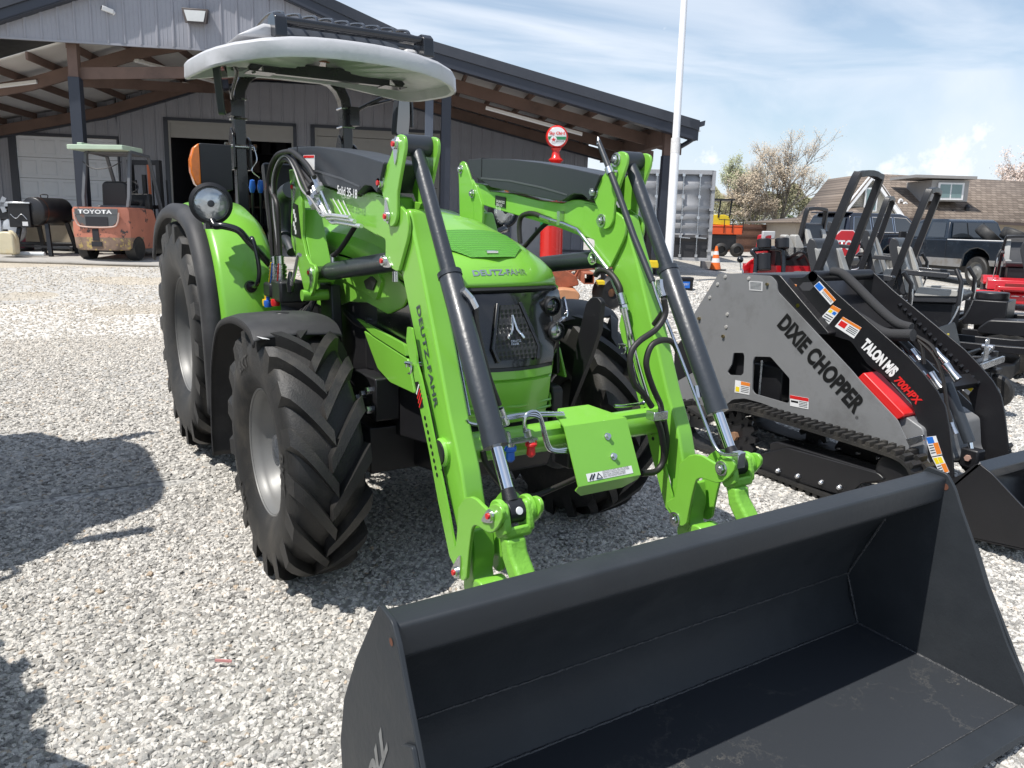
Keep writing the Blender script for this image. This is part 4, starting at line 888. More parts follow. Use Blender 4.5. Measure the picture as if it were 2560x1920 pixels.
# real stones over the near part of the lot
m=gravel_mat('gravel_stone',True)
def gravel_patch(poly_test,xs,ys,dens,smin,smax,name,label,seed,patch=.45):
    V,F=gpatch(xs,ys,.004,.02)
    nx=len(xs); F=[f for f in F if poly_test(sum(V[i][0] for i in f)/4,sum(V[i][1] for i in f)/4)]
    used=sorted({i for f in F for i in f});mp={i:k for k,i in enumerate(used)}
    o=obj(name,([V[i] for i in used],[tuple(mp[i] for i in f) for f in F]),m,smoothang=0)
    ng=bpy.data.node_groups.new(name,'GeometryNodeTree');ng.interface.new_socket('Geometry',in_out='INPUT',socket_type='NodeSocketGeometry');ng.interface.new_socket('Geometry',in_out='OUTPUT',socket_type='NodeSocketGeometry')
    gi=ng.nodes.new('NodeGroupInput');go=ng.nodes.new('NodeGroupOutput');L=ng.links.new
    dp=ng.nodes.new('GeometryNodeDistributePointsOnFaces');nd=ng.nodes.new('ShaderNodeTexNoise');nd.inputs['Scale'].default_value=1.15;nd.inputs['Detail'].default_value=5;nd.inputs['Roughness'].default_value=.65
    mrd=ng.nodes.new('ShaderNodeMapRange');mrd.inputs[1].default_value=.34;mrd.inputs[2].default_value=.56;mrd.inputs[3].default_value=dens*patch;mrd.inputs[4].default_value=dens;L(nd.outputs['Fac'],mrd.inputs[0]);L(mrd.outputs[0],dp.inputs['Density']);dp.inputs['Seed'].default_value=seed;L(gi.outputs[0],dp.inputs['Mesh'])
    jn=ng.nodes.new('GeometryNodeJoinGeometry')
    for k in range(5):
        ic=ng.nodes.new('GeometryNodeMeshIcoSphere');ic.inputs['Radius'].default_value=1;ic.inputs['Subdivisions'].default_value=2
        sp=ng.nodes.new('GeometryNodeSetPosition');nz=ng.nodes.new('ShaderNodeTexNoise');nz.noise_dimensions='4D';nz.inputs['W'].default_value=k*3.7;nz.inputs['Scale'].default_value=.95;nz.inputs['Detail'].default_value=1.5
        sb=ng.nodes.new('ShaderNodeVectorMath');sb.operation='SUBTRACT';sb.inputs[1].default_value=(.5,.5,.5);sc=ng.nodes.new('ShaderNodeVectorMath');sc.operation='SCALE';sc.inputs['Scale'].default_value=2.2
        L(nz.outputs['Color'],sb.inputs[0]);L(sb.outputs[0],sc.inputs[0]);L(ic.outputs[0],sp.inputs['Geometry']);L(sc.outputs[0],sp.inputs['Offset'])
        sm=ng.nodes.new('GeometryNodeSetMaterial');sm.inputs['Material'].default_value=m;L(sp.outputs[0],sm.inputs[0])
        gt=ng.nodes.new('GeometryNodeGeometryToInstance');L(sm.outputs[0],gt.inputs[0]);L(gt.outputs[0],jn.inputs[0])
    ip=ng.nodes.new('GeometryNodeInstanceOnPoints');L(dp.outputs[0],ip.inputs['Points']);L(jn.outputs[0],ip.inputs['Instance']);ip.inputs['Pick Instance'].default_value=True
    rr=ng.nodes.new('FunctionNodeRandomValue');rr.data_type='FLOAT_VECTOR';rr.inputs[0].default_value=(-.5,-.5,0);rr.inputs[1].default_value=(.5,.5,6.283);L(rr.outputs[0],ip.inputs['Rotation'])
    rs=ng.nodes.new('FunctionNodeRandomValue');rs.data_type='FLOAT_VECTOR';rs.inputs[0].default_value=(smin,smin*.8,smin*.45);rs.inputs[1].default_value=(smax,smax*.85,smax*.6);rs.inputs['Seed'].default_value=5;L(rs.outputs[0],ip.inputs['Scale'])
    L(ip.outputs[0],go.inputs[0]) if False else None
    j2=ng.nodes.new('GeometryNodeJoinGeometry');L(ip.outputs[0],j2.inputs[0]);L(gi.outputs[0],j2.inputs[0]);L(j2.outputs[0],go.inputs[0])
    md=o.modifiers.new('gravel','NODES');md.node_group=ng
    tag(o,label,'gravel',kind='stuff')
    return o
def R_(a,b,s): 
    n=int(round((b-a)/s)); return [a+(b-a)*i/n for i in range(n+1)]
def seen(x,y,z=0,mg=120):
    d=Vector((x,y,z))-CAM;zf=d.dot(cF)
    if zf<.3: return False
    px_=IW/2+FOC*d.dot(cR)/zf;py_=IH/2-FOC*d.dot(cU)/zf
    return -mg-400<px_<IW+mg+300 and py_<IH+mg+200
near=lambda x,y: (Vector((x,y))-Vector((CAM.x,CAM.y))).length<4.8 and seen(x,y)
mid=lambda x,y: 4.8<=(Vector((x,y))-Vector((CAM.x,CAM.y))).length<9.5 and seen(x,y)
gravel_patch(near,R_(-5,5,.2),R_(-3.6,3.0,.2),5600,.007,.0155,'gravel_near','grey and white crushed stone around the tractor and bucket',1)
far_=lambda x,y: x+y*.15>4.5 and 9.5<=(Vector((x,y))-Vector((CAM.x,CAM.y))).length<17.5 and seen(x,y)
gravel_patch(far_,R_(-6,16,.5),R_(-1,14,.5),520,.016,.028,'gravel_far_stones','grey and white crushed stone in the distance between machines and workshop',3,.12)
fl1=lambda x,y: not x+y*.15>4.5 and 9.5<=(Vector((x,y))-Vector((CAM.x,CAM.y))).length<12 and seen(x,y)
fl2=lambda x,y: not x+y*.15>4.5 and 12<=(Vector((x,y))-Vector((CAM.x,CAM.y))).length<16.5 and seen(x,y)
gravel_patch(fl1,R_(-6,8,.25),R_(2,12,.25),700,.012,.022,'gravel_yard','thinner beige and grey stones on the dusty yard left of the tractor',11,.05)
gravel_patch(fl2,R_(-6,8,.25),R_(4,14,.25),260,.012,.024,'gravel_sparse','sparse beige stones on the compacted yard in front of the workshop',12,.0)
gravel_patch(near,R_(-5,5,.2),R_(-3.6,3.0,.2),90,.015,.025,'gravel_large','scattered larger grey stones lying on the fine gravel',8,.3)
gravel_patch(mid,R_(-5,8,.25),R_(-2.5,6.5,.25),2300,.010,.019,'gravel_mid','grey and white crushed stone farther up the lot behind the tractor',2)
# ================================================================ SHOP BUILDING
dn=Vector((-.01546,.00986,-.99983)).normalized();bU=-dn
_fh=(cF-bU*cF.dot(bU)).normalized();_rh=_fh.cross(bU)
a8=math.radians(8);bF=(_rh*math.cos(a8)+_fh*math.sin(a8));bD=(_fh*math.cos(a8)-_rh*math.sin(a8))
BZ=.86
BM=Matrix(((bF.x,bD.x,bU.x),(bF.y,bD.y,bU.y),(bF.z,bD.z,bU.z)))
BO=CAM-bU*BZ+bD*17.0
SH=bpy.data.objects.new('workshop_building',None);COL.objects.link(SH)
SH.matrix_world=Matrix.Translation(BO)@BM.to_4x4()
tag(SH,'long grey ribbed metal workshop with dark gabled roof and open timber porch behind the tractor','workshop')
def bq(px_,py_,ly):   # photo point -> building-local (x,z) on plane y=ly
    d=ray(px_,py_);t=(ly+17.0)/d.dot(bD);q=d*t;return q.dot(bF),q.dot(bU)+BZ
SID=mat('grey_siding',(.285,.29,.325),.42,metal=.0,var=.03,scale=2,dirt=(.24,.24,.265),dscale=.8)
TRIM=mat('dark_blue_trim',(.028,.033,.048),.4,var=.06)
WOODB=mat('treated_timber',(.15,.095,.075),.75,var=.2,scale=3,bump=.2,bscale=30,dirt=(.09,.06,.05),dscale=1.5)
CEIL=mat('insulation_sheet',(.66,.64,.62),.5,var=.08,scale=1.5,bump=.6,bscale=3)
DOORW=mat('white_door',(.72,.74,.78),.45,var=.03);DOORT=mat('tan_door',(.33,.32,.30),.45,var=.04)
INT=mat('dark_interior',(.02,.02,.025),.8);CONC=mat('concrete',(.36,.34,.31),.8,var=.08,bump=.2,bscale=30,dirt=(.25,.23,.2),dscale=1)
ROOFM=mat('roof_metal',(.035,.037,.045),.4,var=.05)
def ribbed(x0,x1,z0,zt,y,d=-1,pitch=.30):
    """ribbed steel sheet facing d*y; zt may be a function of x"""
    zf=zt if callable(zt) else (lambda x:zt)
    zb=z0 if callable(z0) else (lambda x:z0)
    xs=[];x=math.floor(x0/pitch)*pitch
    prof=[(0,0),(.02,.022),(.045,.022),(.065,0),(.12,0),(.125,.004),(.135,.004),(.14,0),(.2,0),(.205,.004),(.215,.004),(.22,0)]
    while x<x1:
        for a,b in prof:
            if x0<=x+a<=x1: xs.append((x+a,b))
        x+=pitch
    xs=[(x0,0)]+xs+[(x1,0)]
    return grid([[(x,y+d*b,zb(x)) for x,b in xs],[(x,y+d*b,max(zb(x)+.001,zf(x))) for x,b in xs]])
# roof lines (top) in local x,z
ZR=lambda x:(5.12+BZ-.38*abs(x+3.94)) if abs(x+3.94)<3.91 else (3.634+BZ-.218*(abs(x+3.94)-3.91))
def lin(pts):
    def f(x):
        if x<=pts[0][0]: a,b=pts[0],pts[1]
        elif x>=pts[-1][0]: a,b=pts[-2],pts[-1]
        else:
            for a,b in zip(pts,pts[1:]):
                if a[0]<=x<=b[0]: break
        return a[1]+(b[1]-a[1])*(x-a[0])/(b[0]-a[0])
    return f
ZC=lin([(-14.3,.95+BZ),(-10.38,1.99+BZ),(-7.71,2.61+BZ),(-5.36,3.42+BZ),(-3.9,3.75+BZ),(-1.5,3.75+BZ),(.3,3.25+BZ),(1.4,3.01+BZ),(6.4,1.95+BZ)])
WY=6.0
wl=[]
zc=lambda x:ZC(x)+.175
wl.append(ribbed(-14.5,-10.05,0,zc,WY));wl.append(ribbed(-10.05,-7.5,2.66,zc,WY));wl.append(ribbed(-7.5,-6.25,0,zc,WY));wl.append(ribbed(-6.25,-2.98,3.2,zc,WY));wl.append(ribbed(-2.98,-2.42,0,zc,WY));wl.append(ribbed(-2.42,.98,3.2,zc,WY));wl.append(ribbed(.98,5.2,0,zc,WY))
obj('siding_wall',join(*wl),SID,SH,smoothang=20)
obj('side_wall',join(box(5.13,5.2,WY,7,0,3.0),box(-14.5,-14.4,WY,22,0,2.2)),SID,SH)
obj('gable_panel',ribbed(-7.9,.12,3.14+BZ,lambda x:ZR(x)-.15,.19),SID,SH,smoothang=20)
gb=obj('panel_trim',box(-7.9,.12,.18,.24,3.10+BZ,3.14+BZ),SID,SH)
# roof sheets and rake boards
xsr=[-14.5,-7.85,-3.94,-.03,6.22]
rf=[]
for a,b in zip(xsr,xsr[1:]):
    rf.append(prism([(a,ZR(a)),(b,ZR(b)),(b,ZR(b)-.07),(a,ZR(a)-.07)],-.02,22 if a<-1 else 6.3,1))
obj('roof',join(*rf),ROOFM,SH)
rk_=[]
for a,b in zip(xsr,xsr[1:]):
    rk_.append(prism([(a,ZR(a)-.0),(b,ZR(b)-.0),(b,ZR(b)-.20),(a,ZR(a)-.20)],-.06,-.025,1))
obj('rake_board',join(*rk_),mat('rake_dark',(.042,.046,.058),.4),SH)
rk_=[]
for a,b in zip(xsr,xsr[1:]):
    if a<-8: continue
    h=.18 if b<0 else .21
    rk_.append(prism([(a,ZR(a)-.20),(b,ZR(b)-.20),(b,ZR(b)-.20-h),(a,ZR(a)-.20-h)],-.02,.0,1)); rk_.append(prism([(a,ZR(a)-.40),(b,ZR(b)-.40),(b,ZR(b)-.36),(a,ZR(a)-.36)],0.0,.28,1))
obj('rake_trim',join(*rk_),TRIM,SH)
# ceiling sheets, purlins, beams
cp_=[-14.3,-10.38,-7.71,-5.36,-3.9,-1.5,.3,1.4,6.4]
obj('porch_ceiling',grid([[(x,y,ZC(x)+.16+.012*math.sin(y*9+x*3)) for x in cp_] for y in [.35+5.65*k/24 for k in range(25)]]),CEIL,SH,solid=.01)
pu=[]
for i in range(13):
    x=-13.9+.74*i
    if x<-5: pu.append(x)
for x in (-4.6,-3.6,-2.6,-1.6,-.6,.25,1.3,2.05,2.78,3.48,4.2,4.92,5.65): pu.append(x)
obj('purlins',join(*[box(x-.02,x+.02,.35,5.95,ZC(x)-.0,ZC(x)+.15) for x in pu]),WOODB,SH)
bm_=[]
for y in (1.55,5.82,3.7):
    for a,b in zip(cp_,cp_[1:]):
        if y==3.7 and a<.2: continue
        bm_.append(prism([(a,ZC(a)-.0),(b,ZC(b)-.0),(b,ZC(b)-.26),(a,ZC(a)-.26)],y-.04,y+.04,1))
obj('porch_beams',join(*bm_),WOODB,SH)
tr=[]
for a,b in zip(cp_,cp_[1:]): tr.append(prism([(a,ZC(a)-.12),(b,ZC(b)-.12),(b,ZC(b)-.30),(a,ZC(a)-.30)],WY-.12,WY-.03,1))
obj('ceiling_trim',join(*tr),TRIM,SH)
obj('diagonal_brace',join(bar([(-6.4,.5,3.3),(-4.6,4.8,3.9)],.05,.2),bar([(-6.4,.5,3.45),(-2.4,.55,3.72)],.05,.22)),WOODB,SH)
for x,w_,m_,y in ((-6.42,.21,TRIM,.45),(.50,.17,mat('grey_downpipe',(.085,.10,.13),.4),.35),(.86,.2,TRIM,.5),(5.68,.19,TRIM,.4)):
    zt=ZC(x)-.0; p_=obj('post',box(x-w_/2,x+w_/2,y-w_/2,y+w_/2,-.45 if x>0 else -.1,zt-(.55 if m_ is TRIM else 0)),m_,SH,bevel=.006)
    if m_ is TRIM: obj('post_timber',box(x-w_/2+.015,x+w_/2-.015,y-w_/2+.015,y+w_/2-.015,zt-.551,zt+.1),WOODB,p_)
# rafter ends / eave at the right, gutter and downspout
obj('eave_beam',box(5.55,5.72,.5,6,ZC(5.6)-.34,ZC(5.6)-.02),WOODB,SH)
obj('eave_soffit',prism([(5.75,ZC(5.75)+.02),(6.2,ZR(6.2)-.10),(6.2,ZR(6.2)-.17),(5.75,ZC(5.75)-.25)],.3,6.3,1),TRIM,SH)
gut=obj('gutter',prism([(6.21,2.26+BZ-.02),(6.34,2.28+BZ),(6.33,2.17+BZ),(6.22,2.15+BZ)],-.06,6.3,1),TRIM,SH,bevel=.004)
obj('downspout',tube(smooth([(6.27,.35,2.15+BZ),(6.26,.35,1.97+BZ),(6.15,.35,1.87+BZ),(5.95,.38,1.74+BZ),(5.85,.4,1.65+BZ),(5.84,.4,1.3+BZ),(5.84,.4,0)],5),.05,8),TRIM,SH)
# strip lights
TUB=mat('strip_light',(.62,.60,.56),.4,var=.05)
for a,b in (((-5.59,1.5,ZC(-5.59)-.27),(-4.55,4.2,ZC(-4.9)-.40)),((-9.4,1.5,2.25+BZ-.04),(-7.55,1.5,2.62+BZ-.08)),((1.79,1.5,2.51+BZ),(4.01,1.5,2.05+BZ)),((-5.6,5.2,3.2+BZ),(-4.3,5.2,3.0+BZ))):
    o=obj('strip_light',bar([a,b],.12,.05),TUB,SH,bevel=.004); obj('light_tube',bar([(a[0],a[1]-.02,a[2]-.035),(b[0],b[1]-.02,b[2]-.035)],.04,.03),WHT,o)
# doors
d1=obj('garage_door',box(-10.01,-7.53,WY-.02,WY+.03,0,2.65),DOORW,SH)
pn=[];pw=2.48/5
for r in range(5):
    for c in range(5):
        xa=-10.01+pw*c+.06;xb=xa+pw-.10;za=.53*r+.08;zb_=za+.38
        pn.append(([(xa,WY-.021,za),(xb,WY-.021,za),(xb,WY-.021,zb_),(xa,WY-.021,zb_),(xa+.03,WY-.035,za+.03),(xb-.03,WY-.035,za+.03),(xb-.03,WY-.035,zb_-.03),(xa+.03,WY-.035,zb_-.03)],[(4,5,6,7),(0,1,5,4),(1,2,6,5),(2,3,7,6),(3,0,4,7)]))
obj('door_panels',join(*pn),DOORW,d1,smoothang=10)
obj('door_seams',join(*[box(-10.0,-7.54,WY-.023,WY-.0195,.53*r-.006,.53*r+.006) for r in range(1,5)]),mat('seam_grey',(.2,.2,.21),.6),d1)
obj('door_trim',join(box(-10.20,-10.02,WY-.06,WY+.0,0,2.75),box(-10.02,-7.5,WY-.06,WY,2.66,2.74),box(-7.53,-7.49,WY-.06,WY,0,2.66)),TRIM,d1)
for x0,x1,z0,m_,nm in ((-6.2,-3.01,2.78,DOORT,'garage_door'),(-2.4,.95,.9,DOORT,'garage_door')):
    d=obj(nm,join(*[box(x0,x1,WY-.02,WY+.02,z0+.005+.42*k,min(3.17,z0+.415+.42*k)) for k in range(int((3.17-z0)/.42)+1)]),m_,SH,bevel=.004)
    obj('door_trim',join(box(x0-.13,x0-.02,WY-.07,WY,0,3.26),box(x1+.02,x1+.10,WY-.07,WY,0,3.26),box(x0-.13,x1+.1,WY-.07,WY-.001,3.21,3.29)),TRIM,d)
    obj('door_frame',join(box(x0-.02,x0+.03,WY-.05,WY,0,3.2),box(x1-.03,x1+.02,WY-.05,WY,0,3.2),box(x0-.02,x1+.02,WY-.051,WY,3.16,3.21)),DOORT,d)
obj('shop_interior',join(box(-6.3,1.1,11,11.1,0,3.4),box(-6.35,-6.3,WY+.05,11,0,3.4),box(1.1,1.15,WY+.05,11,0,3.4),box(-6.3,1.1,WY+.05,11,3.3,3.4)),INT,SH)
for k in range(5): obj('shelf',join(box(-5.9+.0,-3.4,9.6,10.4,.5+.55*k,.54+.55*k),*[box(-5.8+.45*i,-5.8+.45*i+random.uniform(.15,.38),9.7,10.1,.54+.55*k,.54+.55*k+random.uniform(.15,.45)) for i in range(5)]),[INT,mat('shelf_stuff',(.10,.07,.05),.7,var=.4,scale=3)][k%2],SH)
# flood lamp and camera on the gable
x,z=bq(492,34,.2)
lamp=obj('flood_lamp',([(x-.25,.05,z+.06),(x+.25,.05,z+.06),(x+.20,.02,z-.22),(x-.18,.02,z-.22),(x-.22,.27,z+.08),(x+.22,.27,z+.08),(x+.20,.27,z-.16),(x-.18,.27,z-.16)],[(0,1,2,3),(7,6,5,4),(0,4,5,1),(1,5,6,2),(2,6,7,3),(3,7,4,0)]),mat('lamp_bronze',(.07,.055,.05),.5),SH,bevel=.01)
obj('lamp_glass',([(x-.2,.035,z+.02),(x+.2,.035,z+.02),(x+.16,.012,z-.18),(x-.14,.012,z-.18),(x-.2,.046,z+.02),(x+.2,.046,z+.02),(x+.16,.024,z-.18),(x-.14,.024,z-.18)],[(0,1,2,3),(7,6,5,4),(0,4,5,1),(1,5,6,2),(2,6,7,3),(3,7,4,0)]),mat('flood_glass',(.55,.56,.55),.25),lamp)
obj('lamp_sensor',box(x-.02,x+.03,.2,.27,z+.08,z+.19),WHT,lamp)
x,z=bq(277,28,.2)
cm_=obj('security_camera',join(xf(box(-.1,.1,-.05,.05,-.04,.04),Matrix.Translation((x-.03,.1,z))@Matrix.Rotation(.25,4,'Y')@Matrix.Rotation(.5,4,'Z')),cyl((x+.02,.2,z-.03),(x+.10,.27,z-.02),.05)),WHT,SH,bevel=.008)
obj('camera_lens',xf(box(-.108,-.1,-.045,.045,-.035,.03),Matrix.Translation((x-.03,.1,z))@Matrix.Rotation(.25,4,'Y')@Matrix.Rotation(.5,4,'Z')),BLACK,cm_)
# interior floor & concrete apron (draped on the sloping lot)
def bw(x,y,z=0): return Vector(BO)+bF*x+bD*y+bU*z
ap=[]
for i in range(41):
    r=[]
    for j in range(13):
        x=-15+18.5*i/40;y=-1.15+13.0*j/12; p=bw(x,y); r.append((p.x,p.y,max(ground(p.x,p.y)+.03,ground(*bw(x,-1.15)[:2])+.03 )))
    ap.append(r)
tag(obj('concrete_apron',grid(ap),CONC,smoothang=0,solid=.04),None,None,kind='structure')
def padz(x,y): return ground(*bw(x,-1.15)[:2])+.05 if False else max(ground(*bw(x,y)[:2]),ground(*bw(x,-1.15)[:2]))+.05
def hit(px_,py_,pad=False):
    d=ray(px_,py_);t=2
    while t<160:
        p=CAM+d*t
        if p.z<=ground(p.x,p.y): return p
        t*=1.003
    return p
# ================================================================ FAR OBJECTS
def near_at(px_,py_,d): p=at(px_,py_,d);return (p.x,p.y,p.z)
# ---- shipping container
cz=hit(1690,668)
cn=near_at(1776,660,23.8)
CA_=math.radians(-31.9)
CT_=thing('shipping_container','grey steel shipping container with black lower doors beside the flagpole','container',(cn[0],cn[1],ground(cn[0],cn[1])),CA_)
CG=mat('container_grey',(.36,.365,.38),.5,var=.06);CB=mat('container_black',(.03,.03,.034),.5,var=.1)
Wd=2.75;Hd=2.66
fr_=[box(-Wd,-Wd+.1,0,.12,0,Hd),box(-.1,0,0,.12,0,Hd),box(-Wd+.1,-.1,.0,.1,Hd-.12,Hd),box(-Wd+.1,-.1,0,.1,0,.12),box(-Wd,0,.12,6.0,Hd-.06,Hd-.01)]
obj('frame',join(*fr_),CG,CT_,bevel=.01)
for k,(a,b) in enumerate(((-Wd+.11,-Wd/2-.01),(-Wd/2+.01,-.11))):
    rows=[];zz=.13
    prof=[(.13,0),(.28,0),(.30,.03),(.42,.03),(.44,0)]
    pz=[(.13,.07),(.60,.07),(.72,.0),(.80,.07),(.98,.07),(1.06,.0),(1.16,.07),(1.24,.07),(1.32,.0),(1.42,.07),(1.50,.07),(1.58,.0),(1.68,.07),(2.1,.07),(2.20,.0),(2.30,.07),(Hd-.13,.07)]
    d=obj('door',grid([[(a,y,z),(b,y,z)] for z,y in pz]),CG,CT_,solid=.01,smoothang=15)
    obj('lower_paint',grid([[(a+.01,y-.008,z),(b-.01,y-.008,z)] for z,y in pz[:4]]),CB,d,smoothang=15)
    for f in (.33,.72):
        x=a+(b-a)*f; o=obj('lock_rod',join(cyl((x,-.02,.15),(x,-.02,Hd-.1),.018,10),*[box(x-.04,x+.04,-.045,.03,z-.04,z+.04) for z in (.18,.75,1.3,1.9,Hd-.14)],bar([(x,-.05,.72),(x+.28,-.05,.70)],.02,.03)),ZINC,d)
    obj('hinge',join(*[box((-.14 if k else -Wd+.02),(-.02 if k else -Wd+.14),-.03,.0,z,z+.07) for z in (.3,.9,1.5,2.1)]),CG,d)
obj('side_wall',join(*[prism([(6.0*0+.12+.3*i,0)]*0+[( -.02,.12+.29*i),(.0,.17+.29*i),(.0,.27+.29*i),(-.02,.32+.29*i),(-.05,.32+.29*i),(-.05,.12+.29*i)],.1,Hd-.06,2) for i in range(20)],box(-Wd+.0,-Wd+.03,.12,6.0,.1,Hd-.06)),CG,CT_)
# ---- flagpole
p=near_at(1669,690,16.3);gz=ground(p[0],p[1])
FP=thing('flagpole','tall white metal flagpole between the loader and the grey container','pole',(p[0],p[1],gz))
top=at(1714,-60,16.3)
base=Vector((p[0],p[1],gz));topv=top-base; topv=topv*1.25
FPM=mat('white_pole_paint',(.78,.78,.79),.3,var=.03,coat=.3)
obj('lower_section',tube([(0,0,0),tuple(topv*.36)],.093,24),FPM,FP);obj('upper_section',tube([tuple(topv*.36),tuple(topv)],[.077,.062],24),FPM,FP)
obj('joint_collar',tube([tuple(topv*.335),tuple(topv*.375)],.096,24),mat('pole_joint',(.62,.61,.60),.6,var=.15,scale=20,bump=.5),FP)
# ---- traffic cone
p=near_at(1788,672,20.5)
CO=thing('traffic_cone','orange traffic cone with two white bands beside the shipping container','cone',(p[0],p[1],ground(p[0],p[1])))
h=.62;rr_=lambda z:.15-(.125)*(z/h)
CO_=mat('cone_orange',(.85,.16,.02),.5)
for z0,z1,m_,nm in ((.03,.2,CO_,'cone_body'),(.2,.31,WHT,'reflective_band'),(.31,.40,CO_,'cone_body'),(.40,.49,WHT,'reflective_band'),(.49,h,CO_,'cone_tip')): obj(nm,lathe([(rr_(z0),z0),(rr_(z1),z1)]+([(0,z1)] if z1==h else []),(0,0,0),(0,0,1),20),m_,CO)
obj('cone_base',box(-.2,.2,-.2,.2,0,.03),BLACK,CO,bevel=.01)
# ---- fence
A=near_at(1760,622,50);Bp=near_at(2300,648,50)
FW=mat('fence_wood',(.13,.065,.042),.8,var=.25,scale=1.2,dirt=(.08,.04,.03),dscale=.5)
a=Vector((A[0],A[1],0));b=Vector((Bp[0],Bp[1],0));dl=(b-a);ln=dl.length;ag=math.atan2(dl.y,dl.x)
FE=thing('board_fence','brown vertical board fence with dark rails behind the cone and mowers','fence',(a.x,a.y,.05),ag)
bd=[];x=0
while x<ln: bd.append(box(x,x+.135,0,.02,0,1.72+random.uniform(-.015,.015)));x+=.14
obj('boards',join(*bd),FW,FE);obj('rails',join(*[box(0,ln,-.05,-.0,z,z+.09) for z in (.35,.95,1.45)]),mat('fence_rail',(.07,.035,.025),.8),FE)
for i in range(int(ln/2.4)+1): obj('post',box(2.4*i,2.4*i+.1,.02,.12,0,1.75),FW,FE)
# ---- house with dormer
HSH=mat('roof_shingle',(.17,.13,.10),.9,var=.2,scale=4)
m,nt,b_=nodes('shingles');L=nt.links.new
tc=N(nt,'ShaderNodeTexCoord');bk=N(nt,'ShaderNodeTexBrick',offset=.5,inp={'Scale':1.0,'Mortar Size':.012,'Brick Width':.32,'Row Height':.15,'Bias':-.1});bk.inputs['Color1'].default_value=(.23,.185,.15,1);bk.inputs['Color2'].default_value=(.13,.10,.08,1);bk.inputs['Mortar'].default_value=(.06,.05,.04,1)
mp=N(nt,'ShaderNodeMapping');mp.inputs['Rotation'].default_value=(math.radians(90),0,0);L(tc.outputs['Object'],mp.inputs[0]);L(mp.outputs[0],bk.inputs['Vector']);L(bk.outputs[0],b_.inputs['Base Color']);b_.inputs['Roughness'].default_value=.9;SHG=m
SDG=mat('cream_siding',(.62,.60,.54),.6,var=.03);WTR=mat('white_trim',(.72,.72,.72),.5);TAN=mat('tan_wall',(.36,.31,.25),.8)
hp=near_at(2240,600,46)
HO=thing('brown_roof_house','tan house with brown shingle roof, white front gable and dormer window beyond the fence','house',(hp[0],hp[1],ground(hp[0],hp[1])-.1),PSI)
Hm=HO.matrix_world.inverted()
def hl(px_,py_,d): return Hm@at(px_,py_,d)
def quad(*pts): return [tuple(p) for p in pts],[tuple(range(len(pts)))]
# main roof: eave at depth 45, ridge at depth 50
e0=hl(2235,543,45);e1=hl(2720,565,45);r0=hl(2178,436,50);r1=hl(2760,466,50)
bk0=Vector((r0.x,r0.y+5,e0.z));bk1=Vector((r1.x,r1.y+5,e1.z))
obj('main_roof',join(quad(e0,e1,r1,r0),quad(r0,r1,bk1,bk0)),SHG,HO,solid=.12,smoothang=0)
obj('wall',join(box(e0.x+.3,e1.x-.3,e0.y+.5,bk0.y-.4,0,e0.z-.05)),TAN,HO)
obj('gutter',bar([e0+Vector((0,-.05,-.08)),e1+Vector((0,-.05,-.08))],.12,.14),mat('bronze_gutter',(.07,.05,.045),.5),HO)
# front gable with white boards
g0=hl(2100,545,43);g1=hl(2242,545,43);gt=hl(2176,440,43)
rows=[];n=22
for i in range(n):
    t0=i/n;t1=(i+1)/n
    for t,yy in ((t0,-.03),(t1,0)):
        rows.append([tuple(g0.lerp(gt,t)+Vector((0,yy,0))),tuple(g1.lerp(gt,t)+Vector((0,yy,0)))])
obj('gable_siding',grid(rows),SDG,HO,smoothang=0);obj('gable_wall',box(g0.x,g1.x,g0.y+.05,g0.y+4,0,g0.z+.02),SDG,HO)
obj('rake_trim',join(bar([g0+Vector((-.4,-.3,-.3)),gt+Vector((0,-.3,.0))],.25,.2,(0,1,0)),bar([g1+Vector((.4,-.3,-.3)),gt+Vector((0,-.3,.0))],.25,.2,(0,1,0))),WTR,HO)
obj('gable_roof',join(quad(g0+Vector((-.45,-.4,-.28)),gt+Vector((0,-.4,.1)),gt+Vector((0,6,.1)),g0+Vector((-.45,6,-.28))),quad(g1+Vector((.45,-.4,-.28)),gt+Vector((0,-.4,.1)),gt+Vector((0,6,.1)),g1+Vector((.45,6,-.28)))),SHG,HO,solid=.1,smoothang=0)
wv=hl(2176,505,42.9);o=obj('gable_window',box(wv.x-.35,wv.x+.35,wv.y-.06,wv.y,wv.z-.5,wv.z+.75),WTR,HO);obj('pane',box(wv.x-.27,wv.x+.27,wv.y-.075,wv.y-.06,wv.z-.42,wv.z+.67),mat('pane_teal',(.16,.24,.24),.15,coat=.5),o)
pr0=[hl(2105,545,41),hl(2190,545,41),hl(2165,520,43),hl(2130,520,43)];obj('porch_roof',quad(*pr0),SHG,HO,solid=.1,smoothang=0)
# left wing hip roof
l0=hl(1980,556,44);l1=hl(2110,560,44);lr=hl(2094,479,49);lr2=hl(2150,479,49)
obj('wing_roof',join(quad(l0,l1,lr2,lr),quad(l0,lr,lr+Vector((0,5,-1.5)),l0+Vector((0,9,0)))),SHG,HO,solid=.1,smoothang=0)
obj('wing_wall',box(l0.x+.4,l1.x,l0.y+.4,l0.y+6,0,l0.z-.02),TAN,HO)
